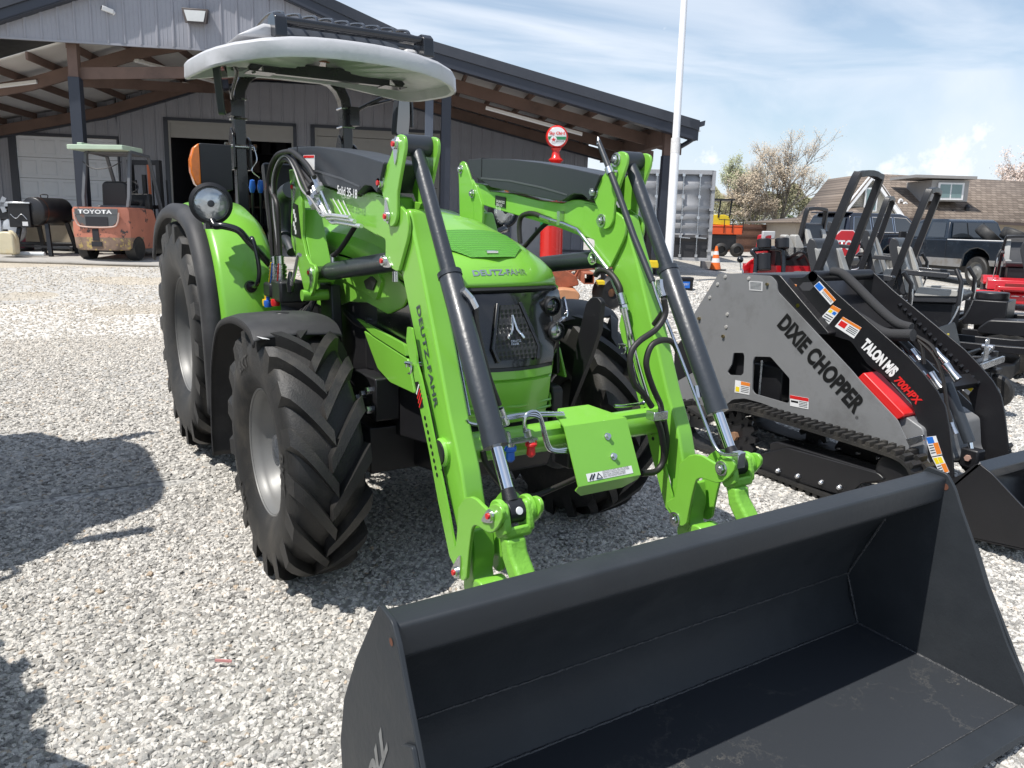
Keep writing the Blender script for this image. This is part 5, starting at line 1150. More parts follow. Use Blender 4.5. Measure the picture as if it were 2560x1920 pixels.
# dormer
q0=hl(2325,498,45.6);q1=hl(2418,498,45.6);t0=hl(2280,441,45.4);t1=hl(2428,449,45.4)
o=obj('dormer',join(box(q0.x,q1.x,q0.y,q0.y+3,q0.z-.1,t1.z-.05)),mat('dormer_grey',(.33,.32,.31),.6),HO)
obj('dormer_roof',bar([(t0.x-.0,q0.y+1.2,t0.z+.0),(t1.x+.1,q0.y+1.2,t1.z+.08)],3.2,.16,(0,0,1)),mat('dormer_roof_grey',(.28,.27,.26),.6),o)
w0=hl(2347,494,45.5);w1=hl(2402,462,45.5)
wn=obj('window',box(w0.x-.12,w1.x+.12,w0.y-.04,w0.y+.05,w0.z-.12,w1.z+.1),WTR,HO);obj('pane',join(box(w0.x,(w0.x+w1.x)/2-.04,w0.y-.055,w0.y-.04,w0.z,w1.z),box((w0.x+w1.x)/2+.04,w1.x,w0.y-.055,w0.y-.04,w0.z,w1.z)),bpy.data.materials['pane_teal'],wn)
for x_,y_ in ((2247,510),(2258,518)):
    v=hl(x_,y_,46.5);obj('vent_pipe',tube(smooth([(v.x,v.y,v.z-.3),(v.x,v.y,v.z+.15),(v.x+.1,v.y,v.z+.25),(v.x+.2,v.y,v.z+.15)],4),.07,8),WHT,HO)
for x_,y_ in ((2418,520),(2380,533)):
    v=hl(x_,y_,46);obj('roof_vent',lathe([(.14,-.3),(.14,.0),(.2,.02),(.05,.2),(0,.2)],tuple(v),(0,0,1),12),BLACK,HO)
# ---- trees
BARK=mat('bark',(.30,.27,.24),.9,var=.2)
def leafmat(name,c): return mat(name,c,.7,var=.3,scale=1.5)
def tree(name,label,px_,py_,d,height,spread,leafc,nl,lean=0,group=None,dens=1.0,leafsize=.09,seed=1,trunks=1,zb=None,depthmax=5):
    rnd_=random.Random(seed)
    p=at(px_,py_,d);z=ground(p.x,p.y) if zb is None else zb
    t=thing(name,label,'tree',(p.x,p.y,z),0,group)
    segs=[];tips=[]
    def grow(o,dirv,L_,r,dep):
        n=3;P=[o];dv=dirv.copy()
        for i in range(n):
            dv=(dv+Vector((rnd_.uniform(-.16,.16),rnd_.uniform(-.16,.16),rnd_.uniform(-.03,.14)))).normalized();P.append(P[-1]+dv*L_/n)
        segs.append((P,r,dep))
        if dep>=depthmax: tips.extend(P[1:]);return
        k=rnd_.choice((3,4)) if dep<3 else rnd_.choice((3,3,4))
        for j in range(k):
            f=rnd_.uniform(.35,1.0) if j else 1.0
            q=P[0].lerp(P[-1],f) if f<1 else P[-1]
            if f<1: q=P[min(n,int(f*n)+0)].lerp(P[min(n,int(f*n)+1)],f*n-int(f*n))
            az=rnd_.uniform(0,2*PI);sp=rnd_.uniform(.35,.75)*spread
            u=dv.orthogonal().normalized();w_=dv.cross(u)
            nd=(dv+(u*math.cos(az)+w_*math.sin(az))*sp+Vector((0,0,.12))).normalized()
            grow(q,nd,L_*rnd_.uniform(.62,.82),r*.58,dep+1)
    for k in range(trunks):
        a_=2*PI*k/trunks+.6;grow(Vector((0,0,0)),Vector((.28*math.cos(a_)*(trunks>1)+lean,.28*math.sin(a_)*(trunks>1),1)).normalized(),height*.31,height*.018,0)
    ms=[]
    for P,r,dep in segs: ms.append(tube(P,[r*(1-.12*i) for i in range(len(P))],6 if dep<2 else (4 if dep<4 else 3),caps=False))
    cut=2
    tk=[tube(P,[r*(1-.12*i) for i in range(len(P))],8,caps=False) for P,r,dep in segs if dep<2]
    br=[tube(P,[max(.006,r*(1-.12*i)) for i in range(len(P))],4 if dep<4 else 3,caps=False) for P,r,dep in segs if dep>=2]
    obj('trunk',join(*tk),BARK,t,smoothang=60);obj('branches',join(*br),BARK,t,smoothang=0)
    V=[];F=[];
    for i in range(nl):
        c=rnd_.choice(tips)+Vector((rnd_.gauss(0,.16),rnd_.gauss(0,.16),rnd_.gauss(0,.14)))*height/9
        s=leafsize*rnd_.uniform(.6,1.4);u=Vector((rnd_.gauss(0,1),rnd_.gauss(0,1),rnd_.gauss(0,1))).normalized();w_=u.orthogonal().normalized()
        b0=len(V);V+=[tuple(c-u*s),tuple(c+w_*s*.6),tuple(c+u*s),tuple(c-w_*s*.6)];F.append((b0,b0+1,b0+2,b0+3))
    me=bpy.data.meshes.new('crown');me.from_pydata(V,[],F);me.materials.append(leafc);o=bpy.data.objects.new('crown',me);COL.objects.link(o);o.parent=t
    return t
LB=leafmat('bud_brown',(.46,.38,.28));LG=leafmat('spring_green',(.32,.34,.19));LP=leafmat('bud_pink',(.58,.48,.42));LD=leafmat('dark_green',(.07,.10,.04))
tree('budding_tree','tall bare spring tree with brown buds, largest above the fence between container and house','',0,0,0,0) if False else None
tree('budding_tree','tall spreading spring tree with brown buds, the largest one above the board fence',1938,632,62,9.5,.95,LB,15000,seed=4,trunks=2,leafsize=.05)
tree('young_green_tree','pale green budding tree just right of the shipping container',1785,640,64,8.2,1.0,LG,12000,seed=9,leafsize=.06)
tree('small_brown_tree','low reddish brown budding tree between the container and the tallest tree',1872,640,60,6.2,1.0,LB,9000,seed=15,leafsize=.055)
tree('pink_budding_tree','pinkish budding tree at the right edge above the brown house roof',2585,600,66,11.5,1.0,LP,16000,seed=21,trunks=2,leafsize=.08)
tree('round_bush_tree','small dark leafy tree behind the fence next to the house',2075,632,58,3.6,1.2,LG,4000,seed=31,leafsize=.10,depthmax=4)
tree('dark_evergreen','tiny dark evergreen standing at the left end of the brown house',1968,640,56,2.9,.6,LD,2500,seed=37,leafsize=.09,depthmax=4)
# low thicket behind the fence
V=[];F=[];rb=random.Random(3)
for i in range(42000):
    pxx=rb.uniform(1735,2130);dd=rb.uniform(60,78);top_=486+18*math.sin(pxx*.031)+12*math.sin(pxx*.09+2);py=top_+abs(rb.gauss(0,1))*40
    if py>630: continue
    c=at(pxx,py,dd);s=rb.uniform(.05,.13);u=Vector((rb.gauss(0,1),rb.gauss(0,1),rb.gauss(0,1))).normalized();w_=u.orthogonal().normalized()
    b0=len(V);V+=[tuple(c-u*s),tuple(c+w_*s*.6),tuple(c+u*s),tuple(c-w_*s*.6)];F.append((b0,b0+1,b0+2,b0+3))
me=bpy.data.meshes.new('thicket');me.from_pydata(V,[],F);me.materials.append(leafmat('thicket_olive',(.26,.25,.14)));o=bpy.data.objects.new('thicket',me);COL.objects.link(o);tag(o,'hazy olive thicket of spring bushes behind the board fence','thicket',kind='stuff')
# ================================================================ TRACKED MINI LOADER
KL=Vector((2.8,.1,0))
SK=thing('mini_track_loader','grey and black stand-on tracked mini loader parked right of the green tractor','mini loader',tuple(KL))
GP=mat('grey_powdercoat',(.20,.203,.208),.42,var=.04,bump=.1,bscale=200,dirt=(.14,.14,.14),dscale=3)
BP=mat('black_powdercoat',(.011,.011,.013),.4,var=.08,bump=.1,bscale=200)
def Sl(c,pts,x): return [(y-KL.y,z-KL.z) for y,z in S(c,pts,x)]
def kx(x): return x-KL.x
XP=2.38
plate=rnd(Sl(cs,[(350,195),(655,212),(690,250),(695,305),(1135,775),(1185,835),(1405,1068),(1482,1235),(1440,1256),(770,1030),(600,965),(500,938),(430,944),(380,985),(330,1060),(245,1118),(78,1088),(80,850),(290,732),(200,440)],XP),.02)
# plate with two cut-outs (built as a face with holes)
def holed(poly,holes,x0,x1):
    bm=bmesh.new();al=[]
    for loop in [poly]+holes:
        vs=[bm.verts.new((x0,y,z)) for y,z in loop]
        for i in range(len(vs)): al.append(bm.edges.new((vs[i],vs[(i+1)%len(vs)])))
    r=bmesh.ops.triangle_fill(bm,use_beauty=True,use_dissolve=True,edges=al)
    fs=[f for f in bm.faces]
    e=bmesh.ops.extrude_face_region(bm,geom=fs)
    for v in e['geom']:
        if isinstance(v,bmesh.types.BMVert): v.co.x=x1
    V=[tuple(v.co) for v in bm.verts];bm.verts.index_update();F=[tuple(v.index for v in f.verts) for f in bm.faces];bm.free();return V,F
h1=rnd(Sl(cs,[(435,668),(495,668),(500,690),(495,790),(480,803),(410,800),(398,780),(425,735)],XP),.012)
h2=rnd(Sl(cs,[(560,690),(655,692),(768,820),(765,962),(745,966),(560,912),(546,890),(550,720)],XP),.012)
PL=obj('side_plate',holed(plate,[h1,h2],kx(XP),kx(XP+.010)),GP,SK,smoothang=20)
bl=[]
for p in ((388,217),(527,228),(342,262),(296,340),(400,440),(393,515)):
    y,z=Sl(cs,[p],XP)[0];bl.append(lathe([(.013,0),(.012,-.006),(0,-.009)],(kx(XP),y,z),(1,0,0),14))
obj('plate_rivets',join(*bl),mat('rivet_white',(.6,.58,.55),.4,metal=.5),PL)
for p,r in (((235,465),.012),((377,570),.012),((638,262),.010)):
    y,z=Sl(cs,[p],XP)[0];obj('plate_bolt',cyl((kx(XP),y,z),(kx(XP)-.014,y,z),r,6),mat('brass_bolt',(.5,.4,.2),.35,metal=1),PL)
def sticker(c,pts,x,m,bands,parent,base=WHT):
    pl=[(y-KL.y,z) for y,z in S(c,pts,x)]
    o=obj('warning_label',prism(pl,kx(x)-.0025,kx(x)),base,parent)
    a,b,cc_,d=[Vector(p) for p in pl]   # a top-left b top-right c bottom-right d bottom-left
    def q(u,v): return a.lerp(b,u).lerp(d.lerp(cc_,u),v)
    for (u0,v0,u1,v1,mm) in bands:
        obj('label_band',prism([tuple(q(u0,v0)),tuple(q(u1,v0)),tuple(q(u1,v1)),tuple(q(u0,v1))],kx(x)-.0035,kx(x)-.0025),mm,o)
    return o
std=[(.0,.0,1,.28,ORGV)]+[(.38,.36+.12*i,.94,.41+.12*i,GRYV) for i in range(5)]
sticker(cs,[(447,830),(535,848),(530,918),(443,902)],XP,0,[(.4,.0,1,.28,ORGV),(.06,.5,.32,.9,YELV)]+[(.42,.38+.14*i,.95,.43+.14*i,GRYV) for i in range(4)],PL)
sticker(cs,[(772,918),(882,938),(880,1003),(772,982)],XP,0,[(0,0,1,.3,REDV),(.06,.45,.45,.62,BLK)]+[(.5,.4+.14*i,.95,.45+.14*i,GRYV) for i in range(4)],PL)
sticker(cs,[(528,242),(610,248),(608,304),(530,298)],XP,0,[(.1,.12+.13*i,.9,.17+.13*i,GRYV) for i in range(6)],PL,base=mat('label_grey',(.5,.5,.5),.4))
sticker(cs,[(130,953),(225,965),(220,1003),(130,993)],XP,0,[(.36,.1,1,.4,ORGV),(.03,.1,.32,.9,BLUV),(.4,.55,.95,.62,GRYV),(.4,.75,.95,.82,GRYV)],PL)
pa=Vector((kx(XP)-.003,*Sl(cs,[(692,508)],XP)[0]));pb=Vector((kx(XP)-.003,*Sl(cs,[(1150,1035)],XP)[0]));pu=Vector((kx(XP)-.003,*Sl(cs,[(765,462)],XP)[0]))
text('side_lettering','DIXIE CHOPPER',tuple(pa),tuple(pb-pa),tuple(pu-pa),(pb-pa).length*1.0,(pu-pa).length*1.08,BLK,PL,off=.045,spacing=1.05,shear=.08)
text('registered_mark','®',tuple(Vector((kx(XP)-.003,*Sl(cs,[(1155,1050)],XP)[0]))),tuple(pb-pa),tuple(pu-pa),.02,.02,BLK,PL)
obj('inner_panel',prism(Sl(cs,[(380,640),(520,650),(520,830),(380,830)],XP+.05),kx(XP+.05),kx(XP+.06)),BP,SK)
# battery in the opening
yb,zb_=zip(*Sl(cs,[(565,750),(740,760),(720,960)],XP+.1))
obj('battery_box',join(box(kx(XP+.08),kx(XP+.3),min(yb),max(yb),min(zb_)+.0,max(zb_))),BP,SK,bevel=.01)
obj('battery_strap',join(bar([(kx(XP+.075),(min(yb)+max(yb))/2+.05,min(zb_)),(kx(XP+.075),(min(yb)+max(yb))/2+.05,max(zb_)+.03)],.012,.012)),ZINC,SK)
# body
yy=[p[0] for p in plate];
zs=[p[1] for p in plate]
inner=[(p[0],p[1]) for p in Sl(cs,[(370,225),(660,235),(1120,790),(1380,1080),(1440,1220),(770,1010),(430,930),(250,1090),(110,1070),(110,880),(310,740),(230,450)],XP)]
obj('chassis_body',prism(rnd(inner,.02),kx(XP+.30),kx(3.12)),BP,SK,bevel=.01)
obj('body_top',join(prism(rnd([(p[0],p[1]) for p in Sl(cs,[(370,200),(700,205),(1000,560),(700,560),(400,400)],XP)],.02),kx(XP+.012),kx(3.12)),),BP,SK,bevel=.01)
obj('far_side_plate',prism(plate,kx(3.16),kx(3.17)),GP,SK)
obj('operator_guard',prism(rnd(Sl(cs,[(85,640),(150,560),(250,558),(330,612),(346,670),(310,722),(78,848)],XP+.02),.05),kx(XP+.02),kx(XP+.05)),BP,SK,bevel=.005)
hq=Sl(cs,[(118,1005),(150,1010),(170,1040),(165,1075),(140,1085)],XP-.02)
obj('tie_down_loop',tube(smooth([(kx(XP-.02),y,z) for y,z in hq],5),.009,8),mat('light_loop',(.55,.55,.55),.4),PL)
lvp=onp(cs((478,170)),0,2.75);lv0=onp(cs((490,195)),0,2.75)
o=obj('control_lever',tube(smooth([tuple(lvp-KL+Vector((0,0,-.005))),tuple((lvp+lv0)/2-KL+Vector((0,-.01,0))),tuple(lv0-KL+Vector((0,.0,-.06)))],5),.006,8),ZINC,SK)
obj('lever_knob',sphere(tuple(onp(cs((475,117)),0,2.75)-KL),.024),BLACKG,o)
o.data.transform(Matrix.Translation((0,0,.0)))
obj('lever_stem',tube([tuple(onp(cs((475,125)),0,2.75)-KL),tuple(onp(cs((480,175)),0,2.75)-KL)],.006,8),ZINC,o)
# tracks: belt loop with lugs
def track(x0,x1):
    loop=Sl(cs,[(300,1060),(400,1005),(520,1010),(900,1120),(1300,1245),(1440,1300),(1500,1370),(1500,1440)],2.27)
    loopb=[Vector(p) for p in loop]
    y0=Z3[0]
    pts=[Vector(p) for p in loop]+[Vector((-.86-KL.y+0,.085)),Vector((-.80-KL.y,.03)),Vector((-.66-KL.y,.012)),Vector((.20-KL.y,.03)),Vector((.66-KL.y,.045)),Vector((.80-KL.y,.09)),Vector((.84-KL.y,.20)),Vector((.80-KL.y,.32))]
    P=smooth([(0,p.x,p.y) for p in pts],6,closed=True)
    # resample evenly
    Ls=[0]
    for i in range(len(P)): Ls.append(Ls[-1]+(P[(i+1)%len(P)]-P[i]).length)
    tot=Ls[-1];n=int(tot/.052);R=[]
    k=0
    for i in range(n):
        s=tot*i/n
        while Ls[k+1]<s:k+=1
        f=(s-Ls[k])/(Ls[k+1]-Ls[k]);R.append(P[k%len(P)].lerp(P[(k+1)%len(P)],f))
    ctr=Vector((0,sum(p.y for p in R)/n,sum(p.z for p in R)/n))
    belt=[[],[]];lug=[]
    rows=[]
    for i in range(n):
        t=(R[(i+1)%n]-R[i-1]).normalized();nn=Vector((0,-t.z,t.y))
        if nn.dot(R[i]-ctr)<0: nn=-nn
        a=R[i]-nn*.012;b=R[i]+nn*.008
        rows.append([(x0,a.y,a.z),(x0,b.y,b.z),(x1,b.y,b.z),(x1,a.y,a.z)])
        for (u0,u1,sh) in ((x0+.004,x0+(x1-x0)*.46,0),(x0+(x1-x0)*.54,x1-.004,.5)):
            c=R[i].lerp(R[(i+1)%n],sh)
            w1,w2=.019,.011
            v=[]
            for (h,w_) in ((.004,w1),(.034,w2)):
                for uu in (u0,u1):
                    for sg in (-1,1): q=c+nn*h+t*w_*sg;v.append((uu,q.y,q.z))
            lug.append((v,[(0,1,3,2),(4,6,7,5),(0,4,5,1),(2,3,7,6),(0,2,6,4),(1,5,7,3)]))
    V=[p for r in rows for p in r];F=[]
    for i in range(n):
        j=(i+1)%n
        for k in range(4): l=(k+1)%4;F.append((i*4+k,i*4+l,j*4+l,j*4+k))
    return join((V,F),*lug),R
Z3=(0,0)
for x0,x1 in ((2.24,2.43),(3.07,3.26)):
    mt,R=track(kx(x0),kx(x1));tk=obj('track',mt,RUB,SK,smoothang=20)
    fr=Sl(cs,[(600,1265),(760,1230),(1300,1380),(1340,1420),(1200,1440),(1110,1520),(620,1380),(560,1330)],2.28)
    obj('track_frame',join(prism(rnd(Sl(cs,[(655,1200),(700,1195),(1290,1370),(1345,1440),(1200,1440),(660,1290)],2.3),.02),kx(x0+.05),kx(x1-.03)),prism(rnd(fr,.02),kx(x0+.03),kx(x0+.05))),BP,tk,bevel=.006)
    bb=[]
    for p in ((590,1335),(702,1368),(818,1400),(957,1437),(1065,1466)):
        y,z=Sl(cs,[p],2.27)[0];bb.append(lathe([(.019,0),(.018,-.012),(.010,-.02),(0,-.02)],(kx(x0+.03),y,z),(1,0,0),8))
    obj('roller_nuts',join(*bb),ZINC,tk)
    y,z=Sl(cs,[(450,1160)],2.3)[0]
    sp=[]
    for k in range(13):
        a0=2*PI*k/13
        for da,rr in ((0,.13),(.12,.17),(.30,.17),(.42,.13)): sp.append((y+rr*math.cos(a0+da),z+rr*math.sin(a0+da)))
    obj('drive_sprocket',join(prism(sp,kx(x0+.06),kx(x0+.10)),*[cyl((kx(x0+.06),y+.09*math.cos(a),z+.09*math.sin(a)),(kx(x0+.045),y+.09*math.cos(a),z+.09*math.sin(a)),.012,6) for a in [k*PI/3 for k in range(6)]]),BP,tk)
    obj('hub_nut',cyl((kx(x0+.06),y,z),(kx(x0+.03),y,z),.03,6),mat('rusty_nut',(.35,.2,.12),.6,metal=.4),tk)
    y,z=Sl(cs,[(1400,1400)],2.3)[0];obj('idler_wheel',lathe([(0,.04),(.10,.04),(.13,.06),(.13,.12),(0,.12)],(kx(x0),y,z),(1,0,0),28),BP,tk)
# loader arms
XA=2.46
armL=Sl(cs,[(690,232),(760,222),(848,222),(905,180),(960,232),(1050,320),(1290,530),(1470,690),(1560,790),(1640,890),(1690,985),(1712,1100),(1735,1300),(1740,1420),(1640,1470),(1560,1300),(1545,1160),(1530,1080),(1480,945),(1400,860),(1230,740),(1130,600),(1000,560),(905,490),(850,380),(760,345),(705,300)],XA)
pk=onp(cs((905,180)),0,XA)
def solx(P,pxx):
    lo,hi=0,6
    for _ in range(50):
        m_=(lo+hi)/2;d=Vector((m_,P.y,P.z))-CAM
        if IW/2+FOC*d.dot(cR)/d.dot(cF)<pxx: lo=m_
        else: hi=m_
    return lo
XR=solx(pk,1650+1240/2.37)
AL=obj('lift_arm',prism(rnd(armL,.015),kx(XA),kx(XA+.012)),BP,SK,bevel=.002)
AR=obj('lift_arm',prism(rnd(armL,.015),kx(XR),kx(XR+.012)),BP,SK,bevel=.002)
y,z=Sl(cs,[(1600,1300)],XA)[0]
pc=Sl(cs,[(905,215),(1620,1290)],XA)
obj('cross_shaft',join(cyl((kx(XA),pc[0][0]+.0,pc[0][1]),(kx(XR),pc[0][0],pc[0][1]),.034,20)),BP,SK)
cm=Sl(cs,[(1500,840),(1560,900),(1540,930),(1480,870)],XA);obj('arm_crossmember',prism(cm,kx(XA+.01),kx(XR)),BP,SK)
hx=Sl(cs,[(825,275),(850,250),(895,250),(912,275),(890,300),(845,300)],XA);obj('arm_slot',prism(hx,kx(XA)-.001,kx(XA)+.001),mat('slot_grey',(.05,.05,.055),.6),AL)
for p in ((850,385),):
    y,z=Sl(cs,[p],XA)[0];obj('pivot_lug',join(box(kx(XA)-.05,kx(XA)-.0,y-.05,y+.03,z-.09,z+.03)),BP,AL,bevel=.01);obj('grease_fitting',cyl((kx(XA)-.05,y-.01,z-.0),(kx(XA)-.07,y-.01,z),.014,6),mat('brass_fitting',(.6,.5,.1),.3,metal=1),AL)
sticker(cs,[(730,242),(812,265),(804,310),(718,285)],XA,0,[(.35,0,1,.25,ORGV),(.05,.15,.3,.5,YELV),(.05,.6,.3,.95,YELV)]+[(.4,.4+.18*i,.95,.46+.18*i,GRYV) for i in range(3)],AL)
sticker(cs,[(945,245),(1043,355),(1012,385),(913,272)],XA,0,[(.02,.1,.32,.9,BLUV),(.36,0,1,.38,ORGV)]+[(.4,.5+.18*i,.95,.56+.18*i,GRYV) for i in range(2)],AL)
sticker(cs,[(1025,385),(1073,412),(1000,502),(945,470)],XA,0,[(0,0,1,.2,ORGV),(.1,.25,.45,.42,YELV),(.55,.25,.9,.42,BLUV)]+[(.1,.55+.13*i,.9,.6+.13*i,GRYV) for i in range(3)],AL)
sticker(cs,[(1085,455),(1195,520),(1150,583),(1037,512)],XA,0,[(0,0,1,.2,ORGV),(.06,.3,.4,.75,REDV)]+[(.5,.32+.14*i,.95,.38+.14*i,GRYV) for i in range(4)],AL)
sticker(cs,[(1572,1168),(1635,1160),(1672,1270),(1610,1283)],XA,0,[(.1,.02,.7,.35,BLUV),(.55,.35,1,.95,ORGV)]+[(.08,.42+.13*i,.5,.47+.13*i,GRYV) for i in range(4)],AL)
sticker(cs,[(1612,1288),(1672,1278),(1715,1375),(1665,1392)],XA,0,[(.1,.05,.45,.4,YELV),(.5,.05,.9,.4,YELV),(.55,.45,1,.95,ORGV)]+[(.08,.5+.13*i,.5,.55+.13*i,GRYV) for i in range(3)],AL)
def skew(c,o_,a_,u_,s,m,x,parent,sc=1,off=.03,shear=0,name='arm_lettering'):
    A_=Vector((kx(x)-.003,*Sl(c,[o_],x)[0]));B_=Vector((kx(x)-.003,*Sl(c,[a_],x)[0]));U_=Vector((kx(x)-.003,*Sl(c,[u_],x)[0]))
    return text(name,s,tuple(A_),tuple(B_-A_),tuple(U_-A_),(B_-A_).length,(U_-A_).length,m,parent,off=off,shear=shear)
skew(cs,(1187,632),(1372,818),(1228,575),'TALON M/S',WHT,XA,AL,off=.06,shear=.1)
skew(cs,(1385,835),(1525,985),(1418,800),'700HPX',REDV,XA,AL,off=.04,shear=.25)
# red step panel
obj('red_guard',prism(rnd(Sl(cs,[(1172,820),(1212,783),(1452,1030),(1450,1045),(1405,1066)],XP+.03),.012),kx(XP+.02),kx(XP+.16)),mat('red_powdercoat',(.62,.02,.02),.35,coat=.2,var=.03),SK,bevel=.005)
obj('front_bracket',join(prism(rnd(Sl(cs,[(1455,1180),(1555,1155),(1560,1190),(1475,1222)],XP),.004),kx(XP-.0),kx(XP+.02))),ZINC,SK,bevel=.002)
obj('nose_box',prism(rnd(Sl(cs,[(1410,1070),(1455,1045),(1560,1120),(1570,1300),(1590,1340),(1530,1370),(1480,1240)],XP+.05),.02),kx(XP+.05),kx(XR-.02)),GP,SK,bevel=.01)
# hoses, couplers, sleeve, tilt cylinder between the arms
XM=(XA+XR)/2
def mp_(p,x): return onp(cs(p),0,x)-KL
sl=obj('hose_sleeve',join(tube(smooth([mp_(p,XA+.14) for p in ((1020,185),(1080,200),(1160,270),(1290,400),(1400,490),(1490,520))],6),[.028]*31,10),tube(smooth([mp_(p,XA+.10) for p in ((900,395),(1050,395),(1200,480),(1330,555),(1500,565))],6),[.036]*25,10)),mat('nylon_sleeve',(.03,.03,.032),.85,bump=.4,bscale=200),SK)
ho=[]
for (pts) in (((1330,560),(1400,620),(1450,680)),((1360,570),(1430,620),(1490,680)),((1500,560),(1545,620),(1560,700),(1565,735)),((1520,570),(1600,620),(1650,690)),((1500,565),(1620,680),(1670,800),(1690,900),(1700,980),(1725,1080))):
    ho.append(tube(smooth([mp_(p,XA+.16) for p in pts],6),.011,8))
obj('loader_hoses',join(*ho),HOSE,SK)
fi=[]
for a,b,r in (((1440,660),(1500,735),.020),((1490,650),(1540,715),.018),((1625,650),(1700,730),.018),((1545,790),(1620,870),.024),((1600,790),(1665,880),.026),((1690,735),(1765,830),.024),((1715,1065),(1750,1150),.018)): fi.append(tube([mp_(a,XA+.17),mp_(((a[0]+b[0])/2,(a[1]+b[1])/2),XA+.17),mp_(b,XA+.17)],[r,r*.8,r*1.05],10))
multi('hose_coupler',fi,ZINC,SK)
ca1=mp_((1700,850),XM-.02);ca2=mp_((1835,1200),XM-.02);ca3=mp_((1850,1285),XM-.02)
TCn=obj('tilt_cylinder',tube([ca1,ca2],.032,20),CYLG,SK);obj('cylinder_rod',tube([ca2,ca3],.016,16),CHR,TCn);obj('clevis',join(box(ca3.x-.04,ca3.x+.04,ca3.y-.05,ca3.y+.05,ca3.z-.06,ca3.z+.05)),BP,TCn,bevel=.01);obj('clevis_nut',cyl((ca3.x-.04,ca3.y,ca3.z),(ca3.x-.055,ca3.y,ca3.z),.018,6),mat('rusty_nut2',(.4,.25,.2),.6),TCn)
o=sticker(cs,[(1765,810),(1858,880),(1828,918),(1738,845)],XR,0,[(.3,0,1,.5,YELV)],AR)
sp_=[]
for i in range(16):
    u=i/15;p=Vector(mp_((1420,390),XR)).lerp(Vector(mp_((1880,850),XR)),u);sp_.append(tube([p+Vector((-.012,0,0)),p+Vector((.02,-.012,.018))],.012,6))
obj('spiral_wrap',join(*sp_),BP,AR)
# bucket of the mini loader
def Sb(pts,x): return [(y-KL.y,z) for y,z in S(ct,pts,x)]
XB0=2.44
bs=Sb([(600,1122),(680,1085),(765,1020),(800,1016),(885,1085),(1095,1310),(1290,1500),(1300,1640),(1097,1590),(692,1502),(640,1260)],XB0)
MBU=obj('bucket',prism(rnd(bs,.01),kx(XB0),kx(XB0+.012)),BP,SK,bevel=.002);obj('far_bucket_side',prism(rnd(bs,.01),kx(XB0+1.1),kx(XB0+1.112)),BP,MBU,bevel=.002)
bk_=[bs[0],(bs[0][0]+.0,bs[0][1]-.05),bs[10],bs[9],bs[8]]
obj('bucket_shell',grid([[(kx(XB0),y,z),(kx(XB0+1.1),y,z)] for y,z in [bs[3],(bs[0][0],bs[0][1]-.06),bs[10],bs[9],(bs[8][0],bs[8][1])]]),BP,MBU,solid=.012,smoothang=25)
tbp=[bs[3],bs[4],(bs[4][0]+.02,bs[4][1]-.06),(bs[3][0]+.03,bs[3][1]-.05)]
obj('bucket_top_bar',prism([(bs[3][0]+.01,bs[3][1]+.01),(bs[4][0]+.03,bs[4][1]+.005),(bs[4][0]+.04,bs[4][1]-.05),(bs[3][0]+.03,bs[3][1]-.04)],kx(XB0+.01),kx(XB0+1.1)),CYLG,MBU,bevel=.005)
